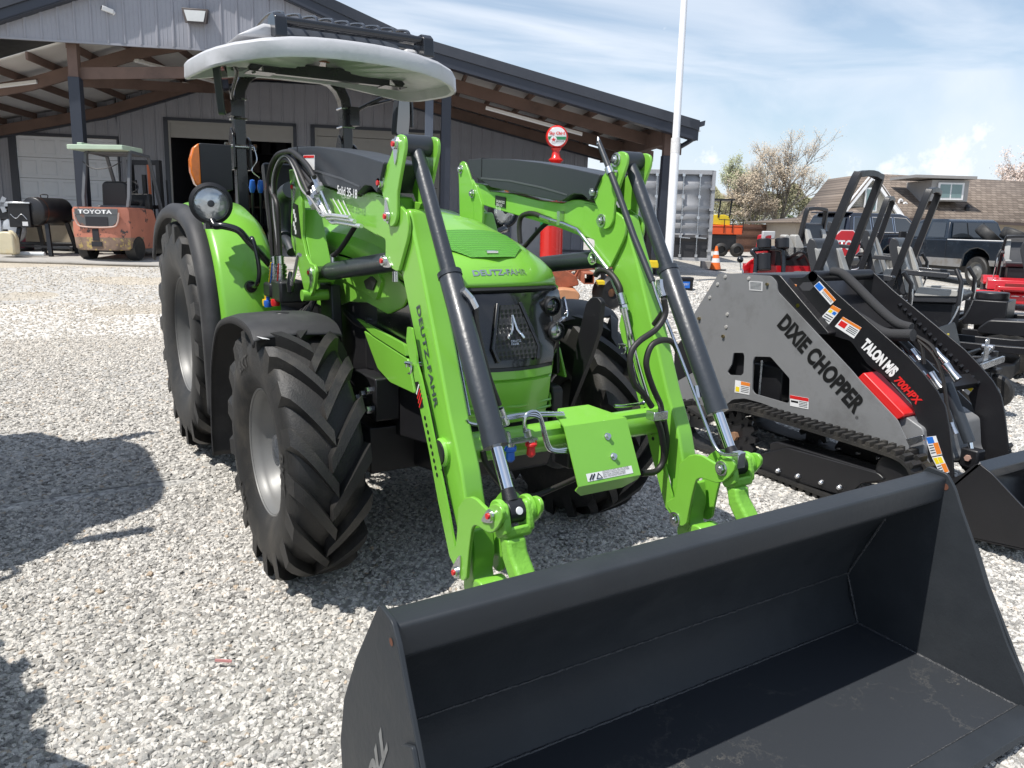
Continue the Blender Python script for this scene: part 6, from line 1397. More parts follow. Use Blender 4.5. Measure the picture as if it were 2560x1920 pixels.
# ================================================================ MOWERS
def mower(name,label,loc,rot,body=BP,seat='grey',hoop=1.0,lean=.25,group=None,fade=None,deck=None,hw=.32,enc=False,canister=False,shield=False):
    t=thing(name,label,'mower',(loc[0],loc[1],ground(loc[0],loc[1])),rot,group)
    deck=deck or body
    for sx in (-1,1):
        w=obj('rear_wheel',lathe([(.0,.13),(.09,.12),(.12,.06),(.13,.11),(.20,.12),(.255,.10),(.27,.05),(.27,-.05),(.255,-.10),(.15,-.12)],(sx*.46,0,.27),(sx,0,0),28),RUB,t)
        obj('rim',lathe([(.0,.05),(.06,.06),(.11,.04),(.13,.10)],(sx*.46,0,.27),(sx,0,0),20),mat('mower_rim',(.45,.45,.45),.4,metal=.5) if 'mower_rim' not in bpy.data.materials else bpy.data.materials['mower_rim'],w)
        c=obj('caster_wheel',lathe([(.06,.045),(.13,.05),(.15,.03),(.15,-.03),(.13,-.05),(.06,-.045)],(sx*.42,1.45,.15),(1,0,0),24),RUB,t)
        obj('caster_rim',lathe([(0,.03),(.02,.045),(.05,.03),(.075,.045),(.075,-.045),(.05,-.03),(0,-.03)],(sx*.42,1.45,.15),(1,0,0),20),bpy.data.materials['mower_rim'],c)
        obj('caster_fork',join(bar([(sx*.42-.065,1.45,.15),(sx*.42-.065,1.42,.33)],.012,.05,(1,0,0)),bar([(sx*.42+.065,1.45,.15),(sx*.42+.065,1.42,.33)],.012,.05,(1,0,0)),box(sx*.42-.075,sx*.42+.075,1.36,1.47,.32,.35),cyl((sx*.42,1.41,.33),(sx*.42,1.41,.50),.03,14)),deck,c,bevel=.004)
    fr=[bar([(-.30,-.5,.42),(-.30,1.1,.40),(-.40,1.42,.42)],.05,.07),bar([(.30,-.5,.42),(.30,1.1,.40),(.40,1.42,.42)],.05,.07),bar([(-.44,1.40,.43),(.44,1.40,.43)],.07,.06),box(-.26,.26,-.1,.5,.40,.55)]
    obj('frame',join(*fr),body,t,bevel=.008)
    dk=[(-.62,.40),(-.66,.55),(-.62,1.0),(-.3,1.18),(.3,1.18),(.62,1.0),(.66,.55),(.62,.40)]
    obj('mower_deck',join(prism(dk,.12,.27,2),box(-.35,.35,.5,.95,.27,.30),cyl((-.4,.75,.27),(-.4,.75,.33),.06,12),cyl((.4,.75,.27),(.4,.75,.33),.06,12)),deck,t,bevel=.015)
    obj('engine',join(box(-.25,.25,-.52,-.1,.5,.78),cyl((0,-.3,.78),(0,-.3,.86),.17,20),cyl((-.22,-.2,.7),(.22,-.2,.7),.075,14),box(-.3,.3,-.62,-.56,.35,.6)),BP,t,bevel=.01)
    if canister: obj('canister',join(cyl((-.2,-.2,.75),(-.2,-.2,1.1),.085,16),cyl((.2,-.2,.75),(.2,-.2,1.1),.085,16)),BP,t,bevel=.01)
    n0=len(t.children)
    s1=obj('seat',prism(rnd([(.16,.60),(.62,.62),(.66,.70),(.60,.73),(.2,.70)],.03),-.24,.24),bpy.data.materials['seat_dark'],t,bevel=.03)
    obj('seat_back',prism(rnd([(.20,.68),(.10,.92),(.02,1.18),(-.04,1.20),(-.06,1.12),(.02,.85),(.10,.66)],.03),-.23,.23),bpy.data.materials['seat_dark'],s1,bevel=.035,seg=3)
    for sx in (-1,1):
        obj('seat_bolster',join(prism(rnd([(.22,.70),(.14,.92),(.06,1.10),(.02,1.12),(.08,.90),(.15,.68)],.02),min(sx*.15,sx*.245),max(sx*.15,sx*.245)),prism(rnd([(.22,.66),(.60,.68),(.63,.735),(.25,.745)],.02),min(sx*.15,sx*.25),max(sx*.15,sx*.25))),bpy.data.materials['seat_'+seat],s1,bevel=.02)
        obj('armrest',join(prism(rnd([(.10,.86),(.50,.84),(.52,.89),(.12,.91)],.02),min(sx*.27,sx*.34),max(sx*.27,sx*.34))),bpy.data.materials['seat_dark'],s1,bevel=.02)
        obj('fender',prism(rnd([(-.30,.50),(-.2,.60),(.25,.62),(.42,.50),(.42,.44),(-.3,.44)],.03),min(sx*.30,sx*.58),max(sx*.30,sx*.58)),body,t,bevel=.015)
        obj('lap_bar',tube(smooth([(sx*.42,.45,.55),(sx*.43,.60,.60),(sx*.42,.68,.85),(sx*.40,.66,1.05),(sx*.36,.60,1.12)],6),.010,8),ZINC,t)
        obj('lap_grip',tube([(sx*.43,.665,.80),(sx*.41,.665,1.03),(sx*.36,.60,1.14)],.021,10),BLACK,t)
    s1.location=(0,0,.14);s1.scale=(1.05,1.05,1.08);obj('seat_base',box(-.2,.2,.15,.6,.52,.80),BP,t,bevel=.02)
    obj('foot_plate',join(box(-.28,.28,.66,1.22,.36,.375),prism([(1.20,.36),(1.34,.52),(1.33,.535),(1.19,.375)],-.28,.28)),body,t,bevel=.004)
    if hoop:
        h=hoop
        P=[(-.30,-.12,.55),(-.30,-.10+lean*.15,.75),(-.27,-.1+lean*.9,.55+.95*h),(-.18,-.1+lean,.55+1.05*h),(.18,-.1+lean,.55+1.05*h),(.27,-.1+lean*.9,.55+.95*h),(.30,-.10+lean*.15,.75),(.30,-.12,.55)]
        obj('roll_bar',bar(smooth(P,4),.05,.065,(0,1,0)),BP,t,bevel=.01)
        obj('roll_bar_label',join(box(-.338,-.334,.02+lean*.3,.06+lean*.3,.95,1.08)),ORGV,t)
    if shield:
        obj('foot_shield',xf(prism(rnd([(-.34,.40),(.34,.40),(.27,.74),(-.25,.76)],.03),-.006,.006,1),Matrix.Translation((0,1.30,0))@Matrix.Rotation(.25,4,'X')),BP,t,bevel=.004)
        obj('shield_linkage',join(bar([(-.3,1.42,.55),(.1,1.46,.52)],.03,.03),prism(rnd([(.02,.42),(.16,.42),(.13,.66),(.05,.66)],.02),1.47,1.48,1),cyl((.09,1.44,.6),(.09,1.52,.6),.015,8),bar([(-.35,1.5,.45),(.3,1.5,.45)],.02,.05)),ZINC,t)
        obj('yellow_tag',box(.50,.60,1.30,1.305,.60,.72),YELV,t)
    if enc:
        obj('deck_front',join(prism([(1.0,.14),(1.15,.14),(1.17,.30),(1.08,.36),(1.0,.36)],-.75,.75),prism([(.7,.38),(1.05,.38),(1.02,.56),(.75,.60)],-.55,.55)),deck,t,bevel=.01)
        text('deck_lettering','ENCORE',(.50,1.176,.19),(-1,0,0),(0,0,1),1.0,.09,WHT,t,off=.03)
        text('hood_lettering','XX',(.25,1.045,.42),(-1,0,0),(0,-.2,1),.5,.10,WHT,t,off=.05)
    return t
mat('seat_dark',(.035,.036,.04),.45,var=.06,bump=.2,bscale=120,coat=.1);mat('seat_grey',(.30,.30,.29),.5,var=.05,bump=.2,bscale=120);mat('seat_light',(.42,.41,.38),.5,bump=.2,bscale=120)
REDM=mat('mower_red',(.50,.012,.02),.3,coat=.4,var=.03)
GRPM='zero-turn mowers parked in a row'
mower('zero_turn_mower','nearest black zero-turn mower with tall black roll bar, just behind the mini track loader',(4.66,1.50),PI+.22,group=GRPM,seat='grey',hoop=1.37,lean=.45,shield=True)
mower('zero_turn_mower','black zero-turn mower with narrow roll bar directly behind the nearest tall roll bar',(7.67,3.1),PI+.45,group=GRPM,seat='grey',hoop=1.2,lean=.3)
mower('zero_turn_mower','black zero-turn mower with two-tone seat and roll bar, parked in front of the blue pickup',(6.10,1.66),PI+.36,group=GRPM,seat='light',hoop=1.28,lean=.36)
mower('zero_turn_mower','black zero-turn mower without a roll bar, light seat, nearest the blue pickup wheel',(7.7,1.15),PI+.3,group=GRPM,seat='light',hoop=0)
mower('zero_turn_mower','farther black zero-turn mower with small arched roll bar left of the stop sign',(8.71,4.8),PI+.1,group=GRPM,seat='light',hoop=1.03,lean=.15)
mower('zero_turn_mower','farthest red-decked zero-turn mower with light seats in front of the fence',(11.6,6.6),PI+.5,group=GRPM,seat='light',hoop=0,body=BP,deck=REDM,canister=True)
_encr=math.radians(122);_ep=at(2548,745,15.3);_encl=(_ep.x+1.15*math.sin(_encr),_ep.y-1.15*math.cos(_encr))
mower('zero_turn_mower','bright red commercial mower with white lettering on its deck at the right edge',_encl,_encr,group=GRPM,seat='grey',hoop=.8,body=REDM,enc=True)
# stand-on machine with round tube handle
def base(px_,py_): 
    p=hit(px_,py_);return (p.x,p.y,ground(p.x,p.y))
p=at(1925,690,9.6)
so_=thing('stand_on_mower','red stand-on mower with black tube handle and two black canisters beyond the grey side plate','stand-on mower',(p.x,p.y,ground(p.x,p.y)),PSI)
Q=so_.matrix_world.inverted()
def sq(px_,py_,d=9.6): return Q@at(px_,py_,d)
obj('handle_tube',tube(smooth([sq(1888,682),sq(1890,645),sq(1880,628),sq(1905,622),sq(1950,624),sq(1958,640),sq(1958,690)],5),.028,10),BLACKG,so_)
obj('canister',join(*[cyl(sq(x,y0),sq(x,y1),.085,18) for x,y0,y1 in ((1910,598,622),(1910,634,676),(1955,596,622))]),BP,so_,bevel=.01)
a=sq(1876,690);obj('red_shell',join(grid([[ (a.x+.95*u-.0,a.y+.2*math.sin(PI*u)+.3,a.z+.30*math.sin(PI*min(1,u*.8+.12))*v) for u in [k/10 for k in range(11)]] for v in (0,.5,.85,1)]),box(a.x+.1,a.x+1.0,a.y+.1,a.y+.7,a.z+.0,a.z+.12)),REDM,so_,smoothang=60,solid=.01)
obj('red_cowl',join(prism(rnd([(sq(1920,640).x,sq(1920,640).z),(sq(1935,640).x,sq(1935,640).z),(sq(1945,586).x,sq(1945,586).z),(sq(1925,588).x,sq(1925,588).z)],.03),.3,.6,1)),REDM,so_,bevel=.02)
obj('mower_engine',join(box(a.x+.35,a.x+1.1,.2,.7,a.z+.10,a.z+.35),*[tube(smooth([(a.x+.5+.12*i,.2,a.z+.2),(a.x+.6+.12*i,.0,a.z+.3),(a.x+.75+.12*i,.1,a.z+.15)],4),.02,6) for i in range(4)]),BP,so_,bevel=.01)
obj('control_panel',box(sq(1920,572).x,sq(1952,572).x,.3,.36,sq(1920,598).z,sq(1920,578).z),mat('panel_white',(.5,.5,.5),.4),so_,bevel=.01)
for x in (1985,2010): 
    c=sq(x,618);obj('seat_back',prism(rnd([(-.05,c.z-.22),(.08,c.z-.2),(.0,c.z+.1),(-.14,c.z+.22),(-.2,c.z+.2)],.04),c.x+.4-.2,c.x+.4+.2,0) if False else xf(prism(rnd([(-.05,-.12),(.06,-.13),(.05,0),(-.03,.15),(-.08,.14)],.03),.2,.4,1),Matrix.Translation((c.x,0,c.z))),bpy.data.materials['seat_light'],so_,bevel=.03)
# near front corner parts of the mower row (black plates, linkage)
# ---- stop sign
p=at(2105,690,12.5)
SS=thing('stop_sign','red octagonal stop sign with white letters, half hidden behind the mower roll bars','sign',(p.x,p.y,ground(p.x,p.y)),PSI)
Q=SS.matrix_world.inverted();c=Q@at(2108,612,12.5)
def octo(r,rot=0): return [(c.x+r*math.cos(PI/8+PI/4*k),c.z+r*math.sin(PI/8+PI/4*k)) for k in range(8)]
o=obj('sign_face',prism(octo(.235),-.012,0,1),mat('sign_red',(.55,.02,.03),.35),SS);obj('sign_border',join(prism(octo(.25),0.0,.006,1)),WHT,o)
text('sign_lettering','STOP',(c.x-.18,-.014,c.z-.075),(1,0,0),(0,0,1),.36,.15,WHT,o,off=.03)
obj('sign_post',box(c.x-.02,c.x+.02,.006,.04,0,c.z+.1),ZINC,SS)
# ---- vehicles
def wheelset(t,ys,r=.39,w=.26,hx=.82,rimm=None):
    for y in ys:
        for sx in (-1,1):
            wv_=obj('wheel',lathe([(.25,w*.5),(r*.72,w*.5),(r*.93,w*.48),(r,w*.38),(r,-w*.38),(r*.9,-w*.5),(.2,-w*.5)],(sx*hx,y,r),(sx,0,0),36),RUB,t)
            obj('rim',lathe([(r*.70,w*.47),(r*.64,w*.50),(r*.60,w*.38),(r*.52,w*.25),(r*.30,w*.34),(r*.22,w*.45),(0,w*.46)],(sx*hx,y,r),(sx,0,0),24),rimm or RIM,wv_)
def pickup(name,label,loc,rot,paint,low=None):
    t=thing(name,label,'pickup truck',loc,rot)
    prof=[(-2.55,.62),(-2.58,.75),(-2.56,1.18),(-.45,1.2),(-.42,1.22),(-.30,1.70),(-.15,1.76),(.75,1.77),(.95,1.70),(1.45,1.24),(2.0,1.20),(2.55,1.08),(2.68,.95),(2.70,.62),(2.25,.58),(2.16,.82),(1.98,.95),(1.75,1.0),(1.52,.95),(1.34,.82),(1.26,.5),(-1.12,.5),(-1.18,.82),(-1.36,.95),(-1.6,1.0),(-1.84,.95),(-2.02,.82),(-2.1,.58)]
    low_=[p for p in prof]
    # body below the belt, cab narrower above
    belt=[p for p in prof if p[1]<=1.25]
    bd=obj('body',prism(rnd([(-2.55,.62),(-2.58,.75),(-2.56,1.18),(1.45,1.22),(2.0,1.20),(2.55,1.08),(2.68,.95),(2.70,.62),(2.25,.58),(2.16,.82),(1.98,.95),(1.75,1.0),(1.52,.95),(1.34,.82),(1.26,.5),(-1.12,.5),(-1.18,.82),(-1.36,.95),(-1.6,1.0),(-1.84,.95),(-2.02,.82),(-2.1,.58)],.03),-.98,.98),paint,t,bevel=.035,seg=3,smoothang=35)
    cabp=[(-.45,1.19),(-.30,1.68),(-.15,1.76),(.75,1.77),(.95,1.70),(1.45,1.19)]
    rows=[]
    for u,(x,) in zip((0,.5,1),((-.93,),(0,),(.93,))): pass
    V=[];n=len(cabp)
    for sx in (-1,1):
        for y,z in cabp: V.append((sx*(.95-.20*max(0,(z-1.2))/.57),y,z))
    F=[tuple(range(n)),tuple(range(2*n-1,n-1,-1))]+[(i,n+i,n+(i+1)%n,(i+1)%n) for i in range(n)]
    cab=obj('cab',(V,F),paint,t,bevel=.04,seg=3,smoothang=35)
    def sidepane(pts,nm='side_window'):
        for sx in (-1,1):
            v=[(sx*(.95-.20*max(0,(z-1.2))/.57+d),y,z) for d in (.002,.008) for y,z in pts]
            k=len(pts);f=[tuple(range(k)),tuple(range(2*k-1,k-1,-1))]+[(i,k+i,k+(i+1)%k,(i+1)%k) for i in range(k)]
            obj(nm,(v,f),GLASS,cab)
    sidepane([(.42,1.26),(1.28,1.26),(.90,1.64),(.46,1.67)]);sidepane([(-.32,1.26),(.34,1.26),(.36,1.67),(-.18,1.66)])
    def pane(y0,z0,y1,z1,w0,w1,off): 
        return ([(-w0,y0,z0),(w0,y0,z0),(w1,y1,z1),(-w1,y1,z1),(-w0,y0+off,z0),(w0,y0+off,z0),(w1,y1+off,z1),(-w1,y1+off,z1)],[(0,1,2,3),(7,6,5,4),(0,4,5,1),(1,5,6,2),(2,6,7,3),(3,7,4,0)])
    obj('rear_window',pane(-.455,1.26,-.325,1.66,.80,.70,-.012),GLASS,cab);obj('windscreen',pane(1.42,1.25,.985,1.66,.82,.72,.02),GLASS,cab)
    obj('window_divider',join(*[bar([(x,-.475,1.26),(x*.95,-.345,1.66)],.02,.01,(1,0,0)) for x in (-.28,.28)]),BLACK,cab)
    obj('bed_floor',box(-.86,.86,-2.46,-.50,1.165,1.186),BLACK,t);obj('bed_rail',join(*[box(min(sx*.86,sx*.97),max(sx*.86,sx*.97),-2.52,-.48,1.186,1.215) for sx in (-1,1)],box(-.9,.9,-2.56,-2.50,1.186,1.215)),mat('bed_rail_white',(.6,.6,.6),.35) if 'bed_rail_white' not in bpy.data.materials else bpy.data.materials['bed_rail_white'],t,bevel=.01)
    if low: obj('lower_body',join(*[prism([(-1.10,.48),(1.24,.48),(1.3,.70),(-1.14,.70)],min(sx*.985,sx*.995),max(sx*.985,sx*.995)) for sx in (-1,1)],*[prism([(-2.57,.56),(-2.12,.56),(-2.05,.70),(-2.57,.70)],min(sx*.985,sx*.995),max(sx*.985,sx*.995)) for sx in (-1,1)],*[prism([(2.27,.58),(2.70,.60),(2.70,.70),(2.22,.70)],min(sx*.985,sx*.995),max(sx*.985,sx*.995)) for sx in (-1,1)]),low,t)
    for sx in (-1,1):
        obj('tail_light',join(box(min(sx*.80,sx*.988),max(sx*.80,sx*.988),-2.60,-2.50,.80,1.08)),mat('tail_red',(.45,.01,.02),.15,coat=.5) if 'tail_red' not in bpy.data.materials else bpy.data.materials['tail_red'],t,bevel=.01)
        obj('headlight',box(min(sx*.62,sx*.93),max(sx*.62,sx*.93),2.60,2.69,.80,.98),LENS,t,bevel=.01)
        m_=obj('wing_mirror',box(min(sx*.98,sx*1.20),max(sx*.98,sx*1.20),1.15,1.25,1.20,1.40),BLACK,t,bevel=.02)
        obj('door_handle',box(min(sx*.985,sx*1.0),max(sx*.985,sx*1.0),.42,.56,1.04,1.08),BLACK,t)
        obj('door_seam',join(bar([(sx*.984,.36,.6),(sx*.984,.36,1.2)],.008,.008),bar([(sx*.984,1.36,.75),(sx*.984,1.36,1.2)],.008,.008),bar([(sx*.984,-.48,.5),(sx*.984,-.48,1.2)],.01,.01)),BLACK,t)
    obj('rear_bumper',box(-.95,.95,-2.72,-2.56,.48,.66),low or ZINC,t,bevel=.02);obj('front_bumper',box(-.96,.96,2.66,2.80,.48,.68),ZINC,t,bevel=.03);obj('front_grille',box(-.55,.55,2.64,2.70,.76,1.0),BLACK,t)
    obj('underbody',box(-.7,.7,-2.3,2.4,.32,.56),BLACK,t)
    wheelset(t,(-1.6,1.75))
    return t
NAVY=mat('navy_paint',(.005,.010,.018),.25,coat=.6,var=.05,dirt=(.014,.024,.036),dscale=3);SILV=mat('silver_lower_paint',(.25,.25,.25),.4,metal=.3,dirt=(.18,.15,.12),dscale=2)
p=hit(2440,718);hd=math.radians(-20)
R_l=Vector((math.cos(hd),math.sin(hd)));F_l=Vector((-math.sin(hd),math.cos(hd)))
ct_=Vector((p.x,p.y))+R_l*.85+F_l*1.6
PK=pickup('pickup_truck','dark blue pickup truck with silver lower body and spare tyres in its bed',(ct_.x,ct_.y,ground(ct_.x,ct_.y)),hd,NAVY,SILV)
for i,(x,y,a) in enumerate(((.1,-1.0,.1),(.25,-1.75,-.15))):
    o=obj('loose_tyre',lathe([(.20,.13),(.30,.15),(.37,.13),(.39,.08),(.39,-.08),(.37,-.13),(.30,-.15),(.20,-.13)],(0,0,0),(0,0,1),36),RUB,None,smoothang=60)
    o.matrix_world=PK.matrix_world@Matrix.Translation((x-.2,y,1.30))@Matrix.Rotation(.5+a,4,'Y')@Matrix.Rotation(.35+a,4,'X')
    tag(o,['worn black spare tyre leaning in the pickup bed, nearer the cab','worn black spare tyre leaning in the pickup bed, nearer the tailgate'][i],'tyre','spare tyres in the truck bed')
p=at(1954,600,62)
pickup('far_pickup','small light blue-grey pickup truck seen over the board fence behind the red mowers',(p.x,p.y,0),math.radians(131),mat('blue_grey_paint',(.16,.22,.27),.3,coat=.4))
p=at(2690,690,24)
pickup('silver_pickup','silver grey truck cut off by the right edge behind the dark blue pickup',(p.x+.8,p.y+.5,ground(p.x,p.y)),math.radians(-25),mat('silver_paint',(.28,.28,.29),.3,metal=.4,coat=.4))
def suv(name,label,loc,rot,paint):
    t=thing(name,label,'suv',loc,rot)
    obj('body',prism(rnd([(-2.3,.5),(-2.4,.8),(-2.36,1.15),(1.1,1.15),(1.9,1.08),(2.35,.95),(2.4,.5),(1.95,.5),(1.85,.78),(1.5,.9),(1.15,.78),(1.05,.42),(-1.1,.42),(-1.2,.78),(-1.5,.9),(-1.85,.78),(-1.95,.5)],.04),-.97,.97),paint,t,bevel=.05,seg=3,smoothang=35)
    cabp=[(-2.38,1.13),(-2.2,1.70),(-2.0,1.80),(.1,1.80),(.4,1.72),(1.15,1.13)];V=[];n=len(cabp)
    for sx in (-1,1):
        for y,z in cabp: V.append((sx*(.95-.18*max(0,z-1.15)/.6),y,z))
    F=[tuple(range(n)),tuple(range(2*n-1,n-1,-1))]+[(i,n+i,n+(i+1)%n,(i+1)%n) for i in range(n)]
    cab=obj('cabin',(V,F),paint,t,bevel=.05,seg=3,smoothang=35)
    for pts in ([(-2.15,1.2),(-1.35,1.2),(-1.35,1.66),(-2.05,1.66)],[(-1.25,1.2),(-.35,1.2),(-.35,1.68),(-1.25,1.67)],[(-.27,1.2),(.85,1.2),(.30,1.66),(-.27,1.68)]):
        for sx in (-1,1):
            k=len(pts);v=[(sx*(.95-.18*max(0,z-1.15)/.6+d),y,z) for d in (.002,.008) for y,z in pts];f=[tuple(range(k)),tuple(range(2*k-1,k-1,-1))]+[(i,k+i,k+(i+1)%k,(i+1)%k) for i in range(k)]
            o=obj('side_window',(v,f),GLASS,cab)
            v=[(sx*(.95-.18*max(0,z-1.15)/.6+.004),y,z) for y,z in pts];obj('window_trim',tube(v,.016,6,closed=True),CHR,cab)
    obj('rear_window',([(-.75,-2.385,1.2),(.75,-2.385,1.2),(.68,-2.255,1.64),(-.68,-2.255,1.64),(-.75,-2.40,1.2),(.75,-2.40,1.2),(.68,-2.27,1.64),(-.68,-2.27,1.64)],[(0,1,2,3),(7,6,5,4),(0,4,5,1),(1,5,6,2),(2,6,7,3),(3,7,4,0)]),GLASS,cab)
    obj('roof_spoiler',box(-.72,.72,-2.36,-2.0,1.78,1.83),paint,cab,bevel=.02)
    for sx in (-1,1): obj('tail_light',box(min(sx*.75,sx*.96),max(sx*.75,sx*.96),-2.42,-2.36,.85,1.15),bpy.data.materials['tail_red'],t,bevel=.01)
    wheelset(t,(-1.5,1.5),.37,.24,.83)
    return t
p=at(2185,668,27)
suv('parked_suv','dark navy suv with chrome-trimmed side windows behind the stop sign and mowers',(p.x,p.y,ground(p.x,p.y)),math.radians(-97),mat('dark_suv_paint',(.007,.009,.018),.2,coat=.8))
# ---- orange and yellow machine behind the container
p=at(1822,664,29)
OM=thing('orange_machine','orange utility machine with yellow hood and black canopy parked beside the container','utility machine',(p.x,p.y,ground(p.x,p.y)),PSI)
ORM=mat('machine_orange',(.75,.10,.02),.4);YEM=mat('machine_yellow',(.75,.55,.02),.4)
obj('hood',prism(rnd([(-.75,1.15),(-.05,1.12),(-.08,1.42),(-.25,1.5),(-.75,1.5)],.05),.0,.7,1),YEM,OM,bevel=.03);obj('bed',join(box(-.8,.38,-.1,.9,.80,1.08),box(-.8,.40,-.12,.92,1.08,1.12)),ORM,OM,bevel=.02)
obj('bed_frame',join(*[tube([(x,-.14,.85),(x,-.14,1.35)],.015,6) for x in (-.3,0,.38)],tube([(-.5,-.14,1.33),(.4,-.14,1.30)],.015,6)),BLACK,OM)
obj('canopy',join(box(-.9,.05,-.1,.9,2.0,2.06),tube([(-.1,0,1.4),(-.05,0,2.0)],.03,8),tube([(-.5,0,1.4),(-.45,0,2.0)],.03,8)),BLACK,OM)
obj('undercarriage',join(box(-.8,.2,-.05,.9,.25,.80)),BLACK,OM,bevel=.03)
for x in (-.35,.22): obj('wheel',lathe([(0,.03),(.12,.03),(.14,.1),(.22,.07),(.25,.04),(.25,-.04),(.22,-.08),(0,-.08)],(x,-.1,.25),(0,-1,0),24),RUB,OM)
obj('drag_chain',tube(smooth([(.3,-.3,.05),(.6,-.2,.03),(.9,-.35,.05),(1.2,-.1,.03),(1.5,-.2,.04)],6),.03,6),BLACK,OM)
# concrete block & battery box
p=at(1768,668,21);o=obj('concrete_block',box(-.17,.17,-.1,.1,0,.19),CONC,None,bevel=.008);o.location=(p.x,p.y,ground(p.x,p.y));o.rotation_euler.z=PSI;tag(o,'pale concrete block lying between the container corner and the traffic cone','block')
p=at(1703,706,15)
o=thing('toolbox','black toolbox with a blue label on the gravel below the flagpole','toolbox',(p.x,p.y,ground(p.x,p.y)),PSI+.1);obj('case',box(-.2,.2,-.12,.12,0,.22),BP,o,bevel=.02);obj('case_lid',box(-.21,.21,-.13,.13,.2,.25),BP,o,bevel=.02);obj('blue_label',box(-.13,.13,-.125,-.1205,.05,.17),BLUV,o);text('label_lettering','BATTERY',(-.11,-.127,.10),(1,0,0),(0,0,1),.22,.04,WHT,o)
# ---- vintage petrol pump
p=at(1376,690,16.6)
VP=thing('petrol_pump','tall red vintage petrol pump topped by a round globe under the porch roof','petrol pump',(p.x,p.y,ground(p.x,p.y)),PSI)
PR=mat('pump_red',(.58,.02,.015),.25,coat=.5,var=.03)
obj('pump_body',lathe([(0,0),(.27,0),(.27,.08),(.235,.12),(.235,1.02),(.0,1.02)],(0,0,0),(0,0,1),32),PR,VP);obj('green_band',lathe([(.24,1.02),(.24,1.10),(0,1.10)],(0,0,0),(0,0,1),32),mat('pump_green',(.02,.2,.08),.3),VP)
obj('white_pipe',tube([(.02,-.25,.1),(.02,-.25,1.02)],.025,10),WHT,VP)
obj('glass_cylinder',lathe([(.17,1.10),(.17,1.95),(0,1.95)],(0,0,0),(0,0,1),28),GLASS,VP);obj('cage_rods',join(*[cyl((.2*math.cos(a),.2*math.sin(a),1.1),(.2*math.cos(a),.2*math.sin(a),2.0),.014,8) for a in [k*PI/2+.4 for k in range(4)]]),PR,VP)
obj('pump_crown',lathe([(.26,1.98),(.30,2.02),(.30,2.08),(.22,2.16),(.14,2.2),(.10,2.28),(.16,2.33),(.10,2.38),(.07,2.5),(.11,2.56),(0,2.56)],(.05,0,0),(0,0,1),32),PR,VP)
obj('crown_lamps',join(*[tube(smooth([(.05+sx*.25,0,2.1),(.05+sx*.36,0,2.15),(.05+sx*.40,0,2.06)],4),.02,8) for sx in (-1,1)]),BLACK,VP)
gc=(.06,0,2.78);n_globe=len(VP.children);gl=obj('globe',lathe([(0,-.10),(.17,-.10),(.225,-.05),(.225,.05),(.17,.10),(0,.10)],gc,(0,1,0),36),PR,VP,smoothang=50)
obj('globe_face',lathe([(.0,-.108),(.185,-.104)],gc,(0,1,0),36),WHT,gl)
obj('globe_green',prism([(gc[0]-.175,gc[2]-.06),(gc[0]+.175,gc[2]-.06),(gc[0]+.182,gc[2]+.0),(gc[0]-.182,gc[2]+.0)],-.111,-.108,1),bpy.data.materials['pump_green'],gl)
obj('globe_star_disc',lathe([(0,-.114),(.065,-.112)],(gc[0]-.07,0,gc[2]-.06),(0,1,0),24),WHT,gl)
st=[]
for k in range(10):
    a=PI/2+k*PI/5;r=.05 if k%2==0 else .02;st.append((gc[0]-.07+r*math.cos(a),gc[2]-.06+r*math.sin(a)))
obj('globe_star',prism(st,-.118,-.115,1),REDV,gl)
text('globe_lettering','Sky Chief',(gc[0]-.16,-.115,gc[2]+.015),(1,0,0),(0,0,1),.32,.08,REDV,gl,off=.03)
text('globe_small_lettering','GASOLINE',(gc[0]-.02,-.115,gc[2]-.11),(1,0,0),(0,0,1),.16,.035,BLK,gl,off=.01)
for ch in list(VP.children)[n_globe:]:
    ch.matrix_local=Matrix.Translation((gc[0],0,0))@Matrix.Rotation(math.radians(-58),4,'Z')@Matrix.Translation((-gc[0],0,0))
# utility cabinet and bench under the porch
p=at(1315,640,18.5);o=thing('utility_cabinet','light grey metal cabinet standing under the porch left of the petrol pump','cabinet',(p.x,p.y,ground(p.x,p.y)+.02),PSI);obj('cabinet_body',box(-.35,.35,0,.5,0,1.5),mat('cab_grey',(.25,.26,.27),.5),o,bevel=.01);obj('cabinet_door',box(-.31,.31,-.015,-.002,.05,1.45),bpy.data.materials['cab_grey'],o,bevel=.004);obj('door_handle',box(.2,.24,-.04,-.015,.7,.85),BLACK,o)
p=at(1470,655,19);o=thing('work_bench','dark work bench with clutter under the porch behind the petrol pump','bench',(p.x,p.y,ground(p.x,p.y)+.02),PSI);obj('bench_top',box(-.9,.9,0,.7,.85,.9),BLACK,o,bevel=.01)
for x in (-.85,.8): obj('leg',box(x,x+.06,.02,.65,0,.85),BLACK,o)
obj('bench_shelf',box(-.85,.85,.1,.6,.3,.34),TRIM,o);obj('bench_window',join(box(-.6,.7,.72,.76,1.1,1.6)),mat('screen_grey',(.18,.19,.2),.4),o)
p=at(1585,670,17.5);o=thing('stored_equipment','dark pile of stored equipment against the right porch post','equipment',(p.x,p.y,ground(p.x,p.y)),PSI)
rq=random.Random(5)
for i in range(8): obj('crate',box(-.5+.12*i,-.3+.12*i,rq.uniform(-.2,.1),.5,rq.uniform(0,.3),rq.uniform(.5,1.5)),[BLACK,TRIM,INT][i%3],o,bevel=.02)
obj('yellow_tray',box(-.1,.5,-.25,.05,.16,.32),YEM,o,bevel=.02)
